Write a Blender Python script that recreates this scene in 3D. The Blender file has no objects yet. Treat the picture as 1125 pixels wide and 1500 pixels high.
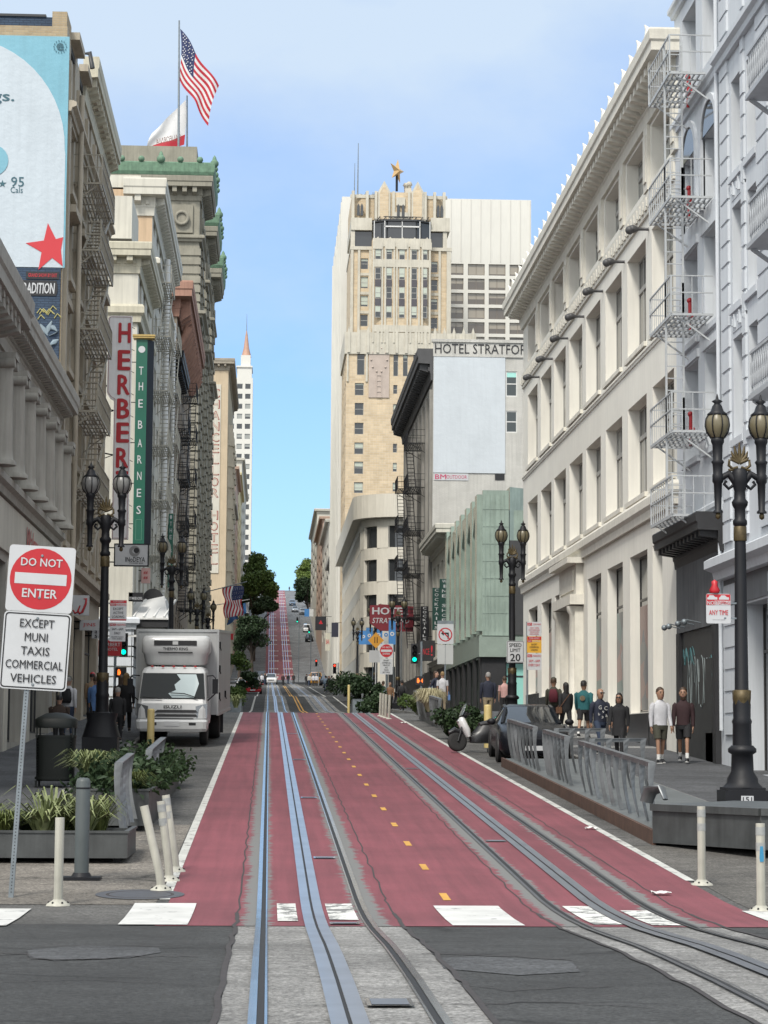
import bpy, bmesh, math, random
from mathutils import Vector, Matrix, Quaternion
random.seed(7)
R_ = math.radians
scene = bpy.context.scene
col = scene.collection
# ------------------------------------------------------------------ camera model (street runs along +Y, camera at the origin)
F = 3300.0
vy = Vector((-169.9, -340.0, -3300.0)).normalized()          # street direction in camera axes
up = Vector((0.012, 1.0, 0.0)); up = (up - vy * up.dot(vy)).normalized()
vx = vy.cross(up)
CAMROT = Matrix((vx, vy, up))                                # rows: world axes in camera axes -> cam-to-world
cam_d = bpy.data.cameras.new('camera'); cam = bpy.data.objects.new('camera', cam_d); col.objects.link(cam)
cam.matrix_world = CAMROT.to_4x4()
cam_d.sensor_fit = 'VERTICAL'; cam_d.sensor_height = 36.0; cam_d.lens = 36.0 * F / 1500.0
cam_d.clip_start = 0.5; cam_d.clip_end = 9000
scene.camera = cam
def W(px, py, Y):
    d = CAMROT @ Vector(((px - 562.5) / F, -(py - 750) / F, -1.0))
    t = Y / d.y
    return Vector((d.x * t, Y, d.z * t))
def WX(px, Y, py=1000): return W(px, py, Y).x
def WZ(px, py, Y): return W(px, py, Y).z
# ------------------------------------------------------------------ ground profile
KN = [(-60, -1.5), (10, -1.63), (13.2, -1.645), (16, -1.655), (18, -1.68), (19.5, -1.71), (21, -1.76), (22.4, -1.80), (23.8, -1.818), (25, -1.812), (26.2, -1.785), (99, 1.37), (108, 1.50), (122, 1.62), (145, 2.12), (188, 3.96),
      (205, 4.22), (221, 4.74), (298, 7.48), (330, 8.5), (365, 9.65), (440, 12.1), (470, 14.6), (560, 25.4), (655, 37.3), (780, 53.0), (800, 54.0), (1400, 56)]
def zr(Y):
    for (a, za), (b, zb) in zip(KN, KN[1:]):
        if Y <= b: return za + (zb - za) * (Y - a) / (b - a)
    return KN[-1][1]
KERB = 0.15
def zs(Y): return zr(Y) + KERB
def at_ground(px, py, h=0.0):
    lo, hi = 8.0, 900.0
    d = CAMROT @ Vector(((px - 562.5) / F, -(py - 750) / F, -1.0))
    Y = 8.0
    while Y < 800:
        if d.z / d.y * Y <= zr(Y) + h: break
        Y += 0.05
    return Vector((d.x / d.y * Y, Y, zr(Y) + h))
# ------------------------------------------------------------------ mesh builder
class MB:
    def __init__(s): s.v = []; s.f = []; s.m = []; s.sm = []
    def add(s, vs, fs, mi=0, smooth=False):
        o = len(s.v); s.v += [tuple(p) for p in vs]
        for f in fs: s.f.append(tuple(i + o for i in f)); s.m.append(mi); s.sm.append(smooth)
        return s
    def quad(s, a, b, c, d, mi=0): return s.add([a, b, c, d], [(0, 1, 2, 3)], mi)
    def box(s, x0, x1, y0, y1, z0, z1, mi=0):
        if x0 > x1: x0, x1 = x1, x0
        if y0 > y1: y0, y1 = y1, y0
        v = [(x0, y0, z0), (x1, y0, z0), (x1, y1, z0), (x0, y1, z0), (x0, y0, z1), (x1, y0, z1), (x1, y1, z1), (x0, y1, z1)]
        return s.add(v, [(0, 3, 2, 1), (4, 5, 6, 7), (0, 1, 5, 4), (1, 2, 6, 5), (2, 3, 7, 6), (3, 0, 4, 7)], mi)
    def hexa(s, v, mi=0): return s.add(v, [(0, 3, 2, 1), (4, 5, 6, 7), (0, 1, 5, 4), (1, 2, 6, 5), (2, 3, 7, 6), (3, 0, 4, 7)], mi)
    def bar(s, a, b, w, h=None, mi=0, upv=(0, 0, 1)):
        a = Vector(a); b = Vector(b); h = w if h is None else h
        d = (b - a).normalized(); u = Vector(upv)
        if abs(d.dot(u)) > .99: u = Vector((0, 1, 0))
        sx = d.cross(u).normalized() * w / 2; sz = sx.cross(d).normalized() * h / 2
        return s.hexa([a - sx - sz, a + sx - sz, b + sx - sz, b - sx - sz, a - sx + sz, a + sx + sz, b + sx + sz, b - sx + sz], mi)
    def tube(s, pts, rad, n=8, mi=0, cap=True, smooth=True, flat=1.0):
        pts = [Vector(p) for p in pts]
        if not isinstance(rad, (list, tuple)): rad = [rad] * len(pts)
        vs = []; prev = None
        for i, p in enumerate(pts):
            d = (pts[min(i + 1, len(pts) - 1)] - pts[max(i - 1, 0)]).normalized()
            if prev is None:
                u = Vector((1, 0, 0)) if abs(d.x) < .9 else Vector((0, 1, 0))
            else: u = prev
            u = (u - d * u.dot(d)).normalized(); w = d.cross(u); prev = u
            for k in range(n):
                t = 2 * math.pi * k / n
                vs.append(p + (u * math.cos(t) + w * math.sin(t) * flat) * rad[i])
        fs = [(i * n + k, i * n + (k + 1) % n, (i + 1) * n + (k + 1) % n, (i + 1) * n + k) for i in range(len(pts) - 1) for k in range(n)]
        s.add(vs, fs, mi, smooth)
        if cap:
            s.add([vs[k] for k in range(n)][::-1], [tuple(range(n))], mi); s.add(vs[-n:], [tuple(range(n))], mi)
        return s
    def lathe(s, prof, n=16, cx=0, cy=0, mi=0, smooth=True, ph=0.0, mod=None):
        vs = []
        for r, z in prof:
            for k in range(n):
                t = 2 * math.pi * (k + ph) / n; rr = r * (mod(k) if mod else 1)
                vs.append((cx + rr * math.cos(t), cy + rr * math.sin(t), z))
        fs = [(i * n + k, i * n + (k + 1) % n, (i + 1) * n + (k + 1) % n, (i + 1) * n + k) for i in range(len(prof) - 1) for k in range(n)]
        s.add(vs, fs, mi, smooth)
        if prof[-1][0] > 1e-4: s.add(vs[-n:], [tuple(range(n))], mi)
        if prof[0][0] > 1e-4: s.add(vs[:n][::-1], [tuple(range(n))], mi)
        return s
    def loft(s, rings, n=14, mi=0, cap=True, pw=1.0, smooth=True):
        """rings: (cx, cy, z, rx, ry); pw<1 squares the section"""
        vs = []
        for cx, cy, z, rx, ry in rings:
            for k in range(n):
                t = 2 * math.pi * k / n; c, q = math.cos(t), math.sin(t)
                vs.append((cx + rx * math.copysign(abs(c) ** pw, c), cy + ry * math.copysign(abs(q) ** pw, q), z))
        fs = [(i * n + k, i * n + (k + 1) % n, (i + 1) * n + (k + 1) % n, (i + 1) * n + k) for i in range(len(rings) - 1) for k in range(n)]
        s.add(vs, fs, mi, smooth)
        if cap: s.add(vs[:n][::-1], [tuple(range(n))], mi); s.add(vs[-n:], [tuple(range(n))], mi)
        return s
    def ball(s, c, r, sx=1, sy=1, sz=1, n=10, m=7, mi=0):
        vs = []
        for i in range(m + 1):
            a = math.pi * i / m
            for k in range(n):
                t = 2 * math.pi * k / n
                vs.append((c[0] + r * sx * math.sin(a) * math.cos(t), c[1] + r * sy * math.sin(a) * math.sin(t), c[2] - r * sz * math.cos(a)))
        return s.add(vs, [(i * n + k, i * n + (k + 1) % n, (i + 1) * n + (k + 1) % n, (i + 1) * n + k) for i in range(m) for k in range(n)], mi, True)
    def prism(s, poly, y0, y1, mi=0):
        """polygon in x,z extruded along y"""
        n = len(poly)
        vs = [(x, y0, z) for x, z in poly] + [(x, y1, z) for x, z in poly]
        return s.add(vs, [tuple(range(n)), tuple(range(2 * n - 1, n - 1, -1))] + [(i, i + n, (i + 1) % n + n, (i + 1) % n) for i in range(n)], mi)
    def prismz(s, poly, z0, z1, mi=0):
        n = len(poly)
        vs = [(x, y, z0) for x, y in poly] + [(x, y, z1) for x, y in poly]
        return s.add(vs, [tuple(range(n - 1, -1, -1)), tuple(range(n, 2 * n))] + [(i, (i + 1) % n, (i + 1) % n + n, i + n) for i in range(n)], mi)
    def prismx(s, poly, x0, x1, mi=0):
        """polygon in y,z extruded along x"""
        n = len(poly)
        vs = [(x0, y, z) for y, z in poly] + [(x1, y, z) for y, z in poly]
        return s.add(vs, [tuple(range(n - 1, -1, -1)), tuple(range(n, 2 * n))] + [(i, (i + 1) % n, (i + 1) % n + n, i + n) for i in range(n)], mi)
    def sweep(s, prof, path, mi=0, caps=True, close=True):
        """prof: (out, z) points, swept along an XY path; 'out' is to the right of the walking direction"""
        n = len(prof); vs = []; P = [Vector(p) for p in path]
        for i, p in enumerate(P):
            d1 = (P[i] - P[i - 1]).normalized() if i > 0 else None
            d2 = (P[i + 1] - P[i]).normalized() if i < len(P) - 1 else None
            if d1 is None: d1 = d2
            if d2 is None: d2 = d1
            n1 = Vector((d1.y, -d1.x)); n2 = Vector((d2.y, -d2.x)); nn = (n1 + n2); nn = nn / max(nn.dot(n1), .2)
            for o, z in prof: vs.append((p.x + nn.x * o, p.y + nn.y * o, z))
        m = n if close else n - 1
        fs = [(i * n + k, (i + 1) * n + k, (i + 1) * n + (k + 1) % n, i * n + (k + 1) % n) for i in range(len(P) - 1) for k in range(m)]
        s.add(vs, fs, mi)
        if caps and close: s.add(vs[:n], [tuple(range(n))], mi); s.add(vs[-n:], [tuple(range(n - 1, -1, -1))], mi)
        return s
    def xf(s, M, start=0):
        s.v = s.v[:start] + [tuple(M @ Vector(p)) for p in s.v[start:]]; return s
    def merge(s, o, M=None):
        n = len(s.v); s.v += [tuple(M @ Vector(p)) if M else p for p in o.v]
        s.f += [tuple(i + n for i in f) for f in o.f]; s.m += o.m; s.sm += o.sm; return s
    def mesh(s, name, mats):
        me = bpy.data.meshes.new(name); me.from_pydata(s.v, [], s.f)
        if not isinstance(mats, (list, tuple)): mats = [mats]
        for m in mats: me.materials.append(m)
        me.polygons.foreach_set('material_index', s.m); me.polygons.foreach_set('use_smooth', s.sm)
        me.update()
        return me
    def build(s, name, mats, parent=None, loc=None, rotz=None, fix=True):
        me = s.mesh(name, mats)
        if fix:
            bm = bmesh.new(); bm.from_mesh(me); bmesh.ops.recalc_face_normals(bm, faces=bm.faces[:]); bm.to_mesh(me); bm.free()
        o = bpy.data.objects.new(name, me); col.objects.link(o)
        if parent is not None: o.parent = parent
        if loc is not None: o.location = loc
        if rotz is not None: o.rotation_euler = (0, 0, rotz)
        return o
def tag(o, label=None, cat=None, group=None, kind=None):
    if label: o['label'] = label
    if cat: o['category'] = cat
    if group: o['group'] = group
    if kind: o['kind'] = kind
    return o
def thing(name, label, cat, loc=(0, 0, 0), rotz=0, group=None):
    o = bpy.data.objects.new(name, None); col.objects.link(o); o.location = loc; o.rotation_euler = (0, 0, rotz); o.empty_display_size = .2
    return tag(o, label, cat, group)
KIDS = {}
def copy_tree(o, parent=None, first=True):
    if first:
        KIDS.clear()
        for q in bpy.data.objects:
            if q.parent: KIDS.setdefault(q.parent.name, []).append(q)
    c = o.copy(); col.objects.link(c)
    if parent: c.parent = parent
    for ch in KIDS.get(o.name, []): copy_tree(ch, c, False)
    return c
def place(o, loc, rotz=0, label=None, group=None):
    o.location = loc; o.rotation_euler = (0, 0, rotz)
    if label: o['label'] = label
    if group: o['group'] = group
    return o
# ------------------------------------------------------------------ materials
MATS = {}
def newmat(name):
    m = bpy.data.materials.new(name); m.use_nodes = True
    nt = m.node_tree; b = nt.nodes['Principled BSDF']
    return m, nt, b
def N(nt, t, **k):
    n = nt.nodes.new(t)
    for a, v in k.items(): setattr(n, a, v)
    return n
def noise(nt, co, scale, detail=4, rough=.6, sc=None):
    if sc:
        mp = N(nt, 'ShaderNodeMapping'); mp.inputs['Scale'].default_value = sc; nt.links.new(co, mp.inputs['Vector']); co = mp.outputs[0]
    n = N(nt, 'ShaderNodeTexNoise'); n.inputs['Scale'].default_value = scale; n.inputs['Detail'].default_value = detail; n.inputs['Roughness'].default_value = rough
    nt.links.new(co, n.inputs['Vector']); return n.outputs['Fac']
def mrange(nt, v, a, b, c, d):
    n = N(nt, 'ShaderNodeMapRange'); n.inputs[1].default_value = a; n.inputs[2].default_value = b; n.inputs[3].default_value = c; n.inputs[4].default_value = d
    nt.links.new(v, n.inputs[0]); return n.outputs[0]
def math_(nt, op, a, b=None):
    n = N(nt, 'ShaderNodeMath', operation=op)
    for i, q in enumerate((a, b)):
        if q is None: continue
        if isinstance(q, (int, float)): n.inputs[i].default_value = q
        else: nt.links.new(q, n.inputs[i])
    return n.outputs[0]
def mixc(nt, f, a, b, bt='MIX'):
    n = N(nt, 'ShaderNodeMix', data_type='RGBA', blend_type=bt)
    for s_, q in ((n.inputs[0], f), (n.inputs[6], a), (n.inputs[7], b)):
        if isinstance(q, (int, float)): s_.default_value = q
        elif isinstance(q, (tuple, list)): s_.default_value = (*q[:3], 1)
        else: nt.links.new(q, s_)
    return n.outputs[2]
def M(name, c, rough=.75, var=.18, scale=1.2, streak=.0, bump=.0, bscale=40, metal=0, spec=.5, coat=0, emit=None, es=1.0, objrand=0):
    if name in MATS: return MATS[name]
    m, nt, b = newmat(name)
    co = N(nt, 'ShaderNodeTexCoord').outputs['Object']
    colr = None
    if var > 0:
        f = mrange(nt, noise(nt, co, scale, 6), .25, .75, 1 - var, 1 + var * .6)
        if streak > 0:
            f2 = mrange(nt, noise(nt, co, 1.0, 5, .65, (6, 6, .35)), .45, .75, 1, 1 - streak); f = math_(nt, 'MULTIPLY', f, f2)
        if objrand:
            r = N(nt, 'ShaderNodeObjectInfo').outputs['Random']; f = math_(nt, 'MULTIPLY', f, mrange(nt, r, 0, 1, 1 - objrand, 1 + objrand))
        cc = N(nt, 'ShaderNodeCombineColor')
        for i in range(3): nt.links.new(f, cc.inputs[i])
        colr = mixc(nt, 1.0, c, cc.outputs[0], 'MULTIPLY'); nt.links.new(colr, b.inputs['Base Color'])
    else: b.inputs['Base Color'].default_value = (*c, 1)
    b.inputs['Roughness'].default_value = rough; b.inputs['Metallic'].default_value = metal
    b.inputs['Specular IOR Level'].default_value = spec; b.inputs['Coat Weight'].default_value = coat; b.inputs['Coat Roughness'].default_value = .05
    if bump > 0:
        bp = N(nt, 'ShaderNodeBump'); bp.inputs['Strength'].default_value = bump; bp.inputs['Distance'].default_value = .02
        nt.links.new(noise(nt, co, bscale, 5), bp.inputs['Height']); nt.links.new(bp.outputs[0], b.inputs['Normal'])
    if emit: b.inputs['Emission Color'].default_value = (*emit, 1); b.inputs['Emission Strength'].default_value = es
    MATS[name] = m; return m
def MBrick(name, c1, c2, mortar, bw=.4, bh=.12, ms=.012, rough=.85, bump=.5, streak=.2, bias=0.0, overlay=None):
    m, nt, b = newmat(name)
    co = N(nt, 'ShaderNodeTexCoord').outputs['Object']
    sp = N(nt, 'ShaderNodeSeparateXYZ'); nt.links.new(co, sp.inputs[0])
    cb = N(nt, 'ShaderNodeCombineXYZ'); nt.links.new(math_(nt, 'ADD', sp.outputs[0], sp.outputs[1]), cb.inputs[0]); nt.links.new(sp.outputs[2], cb.inputs[1])
    br = N(nt, 'ShaderNodeTexBrick'); nt.links.new(cb.outputs[0], br.inputs['Vector'])
    br.inputs['Color1'].default_value = (*c1, 1); br.inputs['Color2'].default_value = (*c2, 1); br.inputs['Mortar'].default_value = (*mortar, 1)
    br.inputs['Scale'].default_value = 1; br.inputs['Brick Width'].default_value = bw; br.inputs['Row Height'].default_value = bh; br.inputs['Mortar Size'].default_value = ms; br.inputs['Bias'].default_value = bias
    f = mrange(nt, noise(nt, co, .5, 6), .25, .75, .82, 1.1)
    if streak: f = math_(nt, 'MULTIPLY', f, mrange(nt, noise(nt, co, 1.0, 5, .65, (5, 5, .3)), .45, .75, 1, 1 - streak))
    cc = N(nt, 'ShaderNodeCombineColor')
    for i in range(3): nt.links.new(f, cc.inputs[i])
    nt.links.new(mixc(nt, 1.0, br.outputs['Color'], cc.outputs[0], 'MULTIPLY'), b.inputs['Base Color'])
    b.inputs['Roughness'].default_value = rough
    if bump:
        bp = N(nt, 'ShaderNodeBump', invert=True); bp.inputs['Strength'].default_value = bump; bp.inputs['Distance'].default_value = .015
        nt.links.new(br.outputs['Fac'], bp.inputs['Height']); nt.links.new(bp.outputs[0], b.inputs['Normal'])
    MATS[name] = m; return m
def MGlass(name, dark=(.028, .032, .034), blind=(.26, .27, .25), p=.5, rough=.06):
    """window glass: dark mirror, on some windows a blind drawn part way behind it (random per window)"""
    m, nt, b = newmat(name)
    tc = N(nt, 'ShaderNodeTexCoord'); r = N(nt, 'ShaderNodeObjectInfo').outputs['Random']
    sp = N(nt, 'ShaderNodeSeparateXYZ'); nt.links.new(tc.outputs['Generated'], sp.inputs[0])
    wn = N(nt, 'ShaderNodeTexWhiteNoise', noise_dimensions='1D'); nt.links.new(r, wn.inputs['W'])
    has = math_(nt, 'LESS_THAN', r, p)
    low = math_(nt, 'GREATER_THAN', sp.outputs[2], wn.outputs['Value'])
    k = math_(nt, 'MULTIPLY', has, low)
    nt.links.new(mixc(nt, k, dark, blind), b.inputs['Base Color'])
    b.inputs['Roughness'].default_value = rough; b.inputs['Specular IOR Level'].default_value = .9
    bp = N(nt, 'ShaderNodeBump'); bp.inputs['Strength'].default_value = .03; bp.inputs['Distance'].default_value = .05
    nt.links.new(noise(nt, tc.outputs['Object'], 1.3, 2), bp.inputs['Height']); nt.links.new(bp.outputs[0], b.inputs['Normal'])
    MATS[name] = m; return m
GL = MGlass('window_glass'); GLB = MGlass('window_glass_blinds', blind=(.42, .46, .38), p=.7); GLT = MGlass('window_glass_teal', dark=(.02, .03, .03), blind=(.3, .62, .55), p=2.0)
GLS = MGlass('shop_glass', dark=(.03, .033, .036), p=-1.0, rough=.04)
BLACK = M('black_iron', (.009, .0095, .012), .5, .25, 3, bump=.1, bscale=60, spec=.3)
GOLD = M('old_gold_paint', (.085, .062, .026), .5, .5, 14, metal=.4)
STEEL = M('brushed_steel', (.20, .21, .215), .45, .3, 3, streak=.3, metal=.7)
GALV = M('galvanised_steel', (.22, .25, .27), .5, .3, 4, metal=.5)
DARKSTEEL = M('dark_zinc', (.075, .08, .08), .55, .35, 2.2, streak=.3, metal=.3, bump=.1)
WHITEP = M('white_paint', (.60, .60, .58), .5, .1, 3)
SIGNW = M('sign_white', (.47, .48, .49), .4, .06, 4); SIGNR = M('sign_red', (.42, .012, .02), .4, .1, 4); SIGNK = M('sign_black', (.012, .012, .014), .4, 0)
SIGNREDT = M('sign_red_text', (.45, .02, .03), .5, 0)
# ------------------------------------------------------------------ text
def text(parent, s, w, h, loc, mat, rotz=0.0, name='lettering', thick=.0, shear=0.0, ex=.004, fit=True, spacing=1.0):
    """lettering fitted into a w x h box centred at loc, facing -Y when rotz = 0"""
    cu = bpy.data.curves.new('lettering_curve', 'FONT'); cu.body = s; cu.size = 1; cu.offset = 0; cu.extrude = 0; cu.resolution_u = 2; cu.shear = shear; cu.space_character = spacing
    cu.align_x = 'CENTER'
    o = bpy.data.objects.new('tmp_text', cu); col.objects.link(o)
    dg = bpy.context.evaluated_depsgraph_get(); me = bpy.data.meshes.new_from_object(o.evaluated_get(dg))
    bpy.data.objects.remove(o); bpy.data.curves.remove(cu)
    xs = [v.co.x for v in me.vertices]; ys = [v.co.y for v in me.vertices]
    sx = w / max(max(xs) - min(xs), 1e-4); sy = h / max(max(ys) - min(ys), 1e-4)
    if not fit: sx = sy = min(sx, sy)
    cx = (max(xs) + min(xs)) / 2; cy = (max(ys) + min(ys)) / 2
    for v in me.vertices: v.co = ((v.co.x - cx) * sx, -ex, (v.co.y - cy) * sy)
    if thick > .004:
        d = thick * .55 * sx; base = [tuple(v.co) for v in me.vertices]; fs = [tuple(p.vertices) for p in me.polygons]; n = len(base); V_ = []; F_ = []
        for i, (dx_, dz_) in enumerate(((-d, 0), (d, 0), (0, thick * .35 * sy), (0, -thick * .35 * sy))):
            V_ += [(a + dx_, b - i * .0004, c + dz_) for a, b, c in base]; F_ += [tuple(q + i * n for q in f) for f in fs]
        bpy.data.meshes.remove(me); me = bpy.data.meshes.new('lettering'); me.from_pydata(V_, [], F_)
    me.materials.clear(); me.materials.append(mat)
    t = bpy.data.objects.new(name, me); col.objects.link(t)
    if parent is not None: t.parent = parent
    t.location = loc; t.rotation_euler = (0, 0, rotz)
    return t
# ------------------------------------------------------------------ world and sun
world = bpy.data.worlds.new('World'); scene.world = world; world.use_nodes = True
wt = world.node_tree; bg = wt.nodes['Background']
SUN_EL, SUN_AZ = R_(50), R_(180 + 24)          # azimuth clockwise from +Y (street direction)
sky = N(wt, 'ShaderNodeTexSky', sky_type='NISHITA'); sky.sun_disc = False; sky.sun_elevation = SUN_EL; sky.sun_rotation = SUN_AZ
sky.air_density = 1.0; sky.dust_density = .3; sky.ozone_density = 2.0; sky.altitude = 50
tcw = N(wt, 'ShaderNodeTexCoord').outputs['Generated']
n1 = noise(wt, tcw, 2.6, 7, .52, (1.0, 1.0, 2.0))
n2 = noise(wt, tcw, 9.0, 6, .6, (1.0, 1.0, 1.6))
cl = math_(wt, 'ADD', math_(wt, 'MULTIPLY', n1, .8), math_(wt, 'MULTIPLY', n2, .2))
sepw = N(wt, 'ShaderNodeSeparateXYZ'); wt.links.new(tcw, sepw.inputs[0])
hi = math_(wt, 'ADD', mrange(wt, sepw.outputs[2], .06, .34, -.05, .19), mrange(wt, sepw.outputs[2], .38, .7, 0, .2))
hx = mrange(wt, sepw.outputs[0], -.18, .22, .05, -.07)
south = mrange(wt, sepw.outputs[1], -.1, .85, .34, 0)
cover = mrange(wt, math_(wt, 'ADD', math_(wt, 'ADD', math_(wt, 'ADD', cl, hi), hx), south), .455, .74, .0, .92)
skyc = mixc(wt, 1.0, sky.outputs[0], mixc(wt, mrange(wt, sepw.outputs[2], .0, .30, 0, 1), (.47, .68, .88), (.98, 1.06, 1.22)), 'MULTIPLY')
sv_ = (math.sin(SUN_AZ) * math.cos(SUN_EL), math.cos(SUN_AZ) * math.cos(SUN_EL), math.sin(SUN_EL))
vm = N(wt, 'ShaderNodeVectorMath', operation='DOT_PRODUCT'); wt.links.new(tcw, vm.inputs[0]); vm.inputs[1].default_value = sv_
ccol = mixc(wt, mrange(wt, vm.outputs['Value'], .1, .95, 0, 1), (4.15, 4.95, 5.85), (11.0, 11.0, 10.8))
wt.links.new(mixc(wt, cover, skyc, ccol), bg.inputs['Color'])
bg.inputs['Strength'].default_value = .10
sd = bpy.data.lights.new('sun', 'SUN'); sd.energy = 2.0; sd.angle = R_(12); sd.color = (1, .95, .87)
so = bpy.data.objects.new('sun', sd); col.objects.link(so)
sv = Vector((math.sin(SUN_AZ) * math.cos(SUN_EL), math.cos(SUN_AZ) * math.cos(SUN_EL), math.sin(SUN_EL)))
so.rotation_euler = sv.to_track_quat('Z', 'Y').to_euler()
scene.view_settings.view_transform = 'Standard'; scene.view_settings.look = 'None'; scene.view_settings.exposure = .72
scene.cycles.max_bounces = 6; scene.cycles.diffuse_bounces = 3; scene.cycles.glossy_bounces = 3; scene.cycles.use_denoising = True
# ------------------------------------------------------------------ ground
XL, XR = -3.75, 7.9            # kerb lines
FL, FR = -6.8, 11.0            # facade lines
T1, T2 = (-.03, .503, 1.037), (3.2, 3.735, 4.267)     # rail grooves and slot of the two tracks
def ysteps(y0, y1, st):
    ys = {y0, y1} | {k for k, _ in KN if y0 < k < y1}
    y = y0
    while y < y1: ys.add(round(y, 3)); y += st if y < 120 else st * 4
    return sorted(ys)
def strip(mb, xs, y0, y1, dz, st=3.0, mi=0, zf=zr):
    ys = ysteps(y0, y1, st)
    for a, b in zip(ys, ys[1:]):
        for x0, x1 in zip(xs, xs[1:]):
            if b - a > 1e-4: mb.quad((x0, a, zf(a) + dz), (x1, a, zf(a) + dz), (x1, b, zf(b) + dz), (x0, b, zf(b) + dz), mi)
    return mb
def asphalt(name, c, cracks=True):
    m, nt, b = newmat(name); co = N(nt, 'ShaderNodeTexCoord').outputs['Object']
    f = mrange(nt, noise(nt, co, .45, 8, .65), .3, .7, .55, 1.4)
    g = mrange(nt, noise(nt, co, 26, 4, .8), .32, .7, .3, 2.1)
    lf = mrange(nt, noise(nt, co, 2.0, 5, .7, (.25, 2.2, 1)), .35, .7, .85, 1.12)
    f = math_(nt, 'MULTIPLY', math_(nt, 'MULTIPLY', f, g), math_(nt, 'MULTIPLY', lf, mrange(nt, noise(nt, co, 7, 5, .75), .3, .7, .72, 1.3)))
    if cracks:
        v = N(nt, 'ShaderNodeTexVoronoi', feature='DISTANCE_TO_EDGE'); v.inputs['Scale'].default_value = .55
        wv = N(nt, 'ShaderNodeMapping'); wv.inputs['Scale'].default_value = (.6, 1.0, 1)
        nz = N(nt, 'ShaderNodeTexNoise'); nz.inputs['Scale'].default_value = 2.5; nz.inputs['Detail'].default_value = 5; nt.links.new(co, nz.inputs['Vector'])
        ad = N(nt, 'ShaderNodeMix', data_type='VECTOR'); ad.inputs[0].default_value = .25; nt.links.new(co, ad.inputs[4]); nt.links.new(nz.outputs['Color'], ad.inputs[5])
        nt.links.new(ad.outputs[1], wv.inputs[0]); nt.links.new(wv.outputs[0], v.inputs['Vector'])
        ck = mrange(nt, v.outputs['Distance'], .0, .022, .35, 1.0)
        keep = mrange(nt, noise(nt, co, .5, 2), .46, .54, 0, 1)
        ck = math_(nt, 'MAXIMUM', ck, keep); f = math_(nt, 'MULTIPLY', f, ck)
    cc = N(nt, 'ShaderNodeCombineColor')
    for i in range(3): nt.links.new(f, cc.inputs[i])
    nt.links.new(mixc(nt, 1.0, c, cc.outputs[0], 'MULTIPLY'), b.inputs['Base Color']); b.inputs['Roughness'].default_value = .88
    bp = N(nt, 'ShaderNodeBump'); bp.inputs['Strength'].default_value = .6; bp.inputs['Distance'].default_value = .012
    nt.links.new(g, bp.inputs['Height']); nt.links.new(bp.outputs[0], b.inputs['Normal'])
    MATS[name] = m; return m
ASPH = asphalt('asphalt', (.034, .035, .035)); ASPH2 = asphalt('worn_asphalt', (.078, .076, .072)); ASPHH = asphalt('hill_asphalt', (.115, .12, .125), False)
CONC = asphalt('track_concrete', (.175, .172, .165), False); WALK = asphalt('sidewalk_concrete', (.066, .068, .072), False)
def redpaint(name, c, wear=True):
    m, nt, b = newmat(name); co = N(nt, 'ShaderNodeTexCoord').outputs['Object']
    sp = N(nt, 'ShaderNodeSeparateXYZ'); nt.links.new(co, sp.inputs[0])
    f = mrange(nt, noise(nt, co, .6, 7, .65), .3, .7, .80, 1.12)
    g = mrange(nt, noise(nt, co, 50, 3, .7), .3, .75, .85, 1.18)
    ty = mrange(nt, noise(nt, co, 1.0, 6, .6, (7, .22, 1)), .4, .75, 1.0, .72)      # tyre tracks along the lane
    ds = mrange(nt, noise(nt, co, .16, 5, .6), .45, .7, 1.0, .78)
    f = math_(nt, 'MULTIPLY', math_(nt, 'MULTIPLY', f, g), math_(nt, 'MULTIPLY', ty, ds))
    cc = N(nt, 'ShaderNodeCombineColor')
    for i in range(3): nt.links.new(f, cc.inputs[i])
    red = mixc(nt, 1.0, c, cc.outputs[0], 'MULTIPLY')
    if wear:
        dmin = None
        for x in (T1[0] - .06, T1[2] + .06, T2[0] - .06, T2[2] + .06):
            d = math_(nt, 'ABSOLUTE', math_(nt, 'SUBTRACT', sp.outputs[0], x)); dmin = d if dmin is None else math_(nt, 'MINIMUM', dmin, d)
        wn = noise(nt, co, 1.3, 7, .8, (2.2, 3.6, 1))
        th = mrange(nt, dmin, .02, .27, .72, .27)
        w = mrange(nt, math_(nt, 'SUBTRACT', th, wn), .0, .012, 0, 1)
        w2 = mrange(nt, noise(nt, co, 1.7, 8, .75, (1, 2.2, 1)), .70, .725, 0, .6)
        red = mixc(nt, math_(nt, 'MAXIMUM', w, w2), red, (.14, .14, .135))
    nt.links.new(red, b.inputs['Base Color']); b.inputs['Roughness'].default_value = .8
    bp = N(nt, 'ShaderNodeBump'); bp.inputs['Strength'].default_value = .35; bp.inputs['Distance'].default_value = .01
    nt.links.new(g, bp.inputs['Height']); nt.links.new(bp.outputs[0], b.inputs['Normal'])
    return m
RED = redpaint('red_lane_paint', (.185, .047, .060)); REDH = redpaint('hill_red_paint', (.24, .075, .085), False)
def wornpaint(name, c, amt=.55, under=(.13, .10, .10)):
    m, nt, b = newmat(name); co = N(nt, 'ShaderNodeTexCoord').outputs['Object']
    w = mrange(nt, noise(nt, co, 4.0, 8, .75), amt, amt + .03, 0, 1)
    v = mrange(nt, noise(nt, co, 1.5, 4), .3, .7, .8, 1.1)
    cc = N(nt, 'ShaderNodeCombineColor')
    for i in range(3): nt.links.new(v, cc.inputs[i])
    nt.links.new(mixc(nt, w, mixc(nt, 1.0, c, cc.outputs[0], 'MULTIPLY'), under), b.inputs['Base Color']); b.inputs['Roughness'].default_value = .8
    return m
LINEW = wornpaint('worn_white_line', (.46, .46, .43), .56, (.16, .155, .15)); XWALK = wornpaint('crosswalk_white', (.52, .52, .50), .60, (.2, .2, .2)); XWORN = wornpaint('worn_crosswalk', (.58, .58, .55), .50, (.16, .16, .155))
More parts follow.
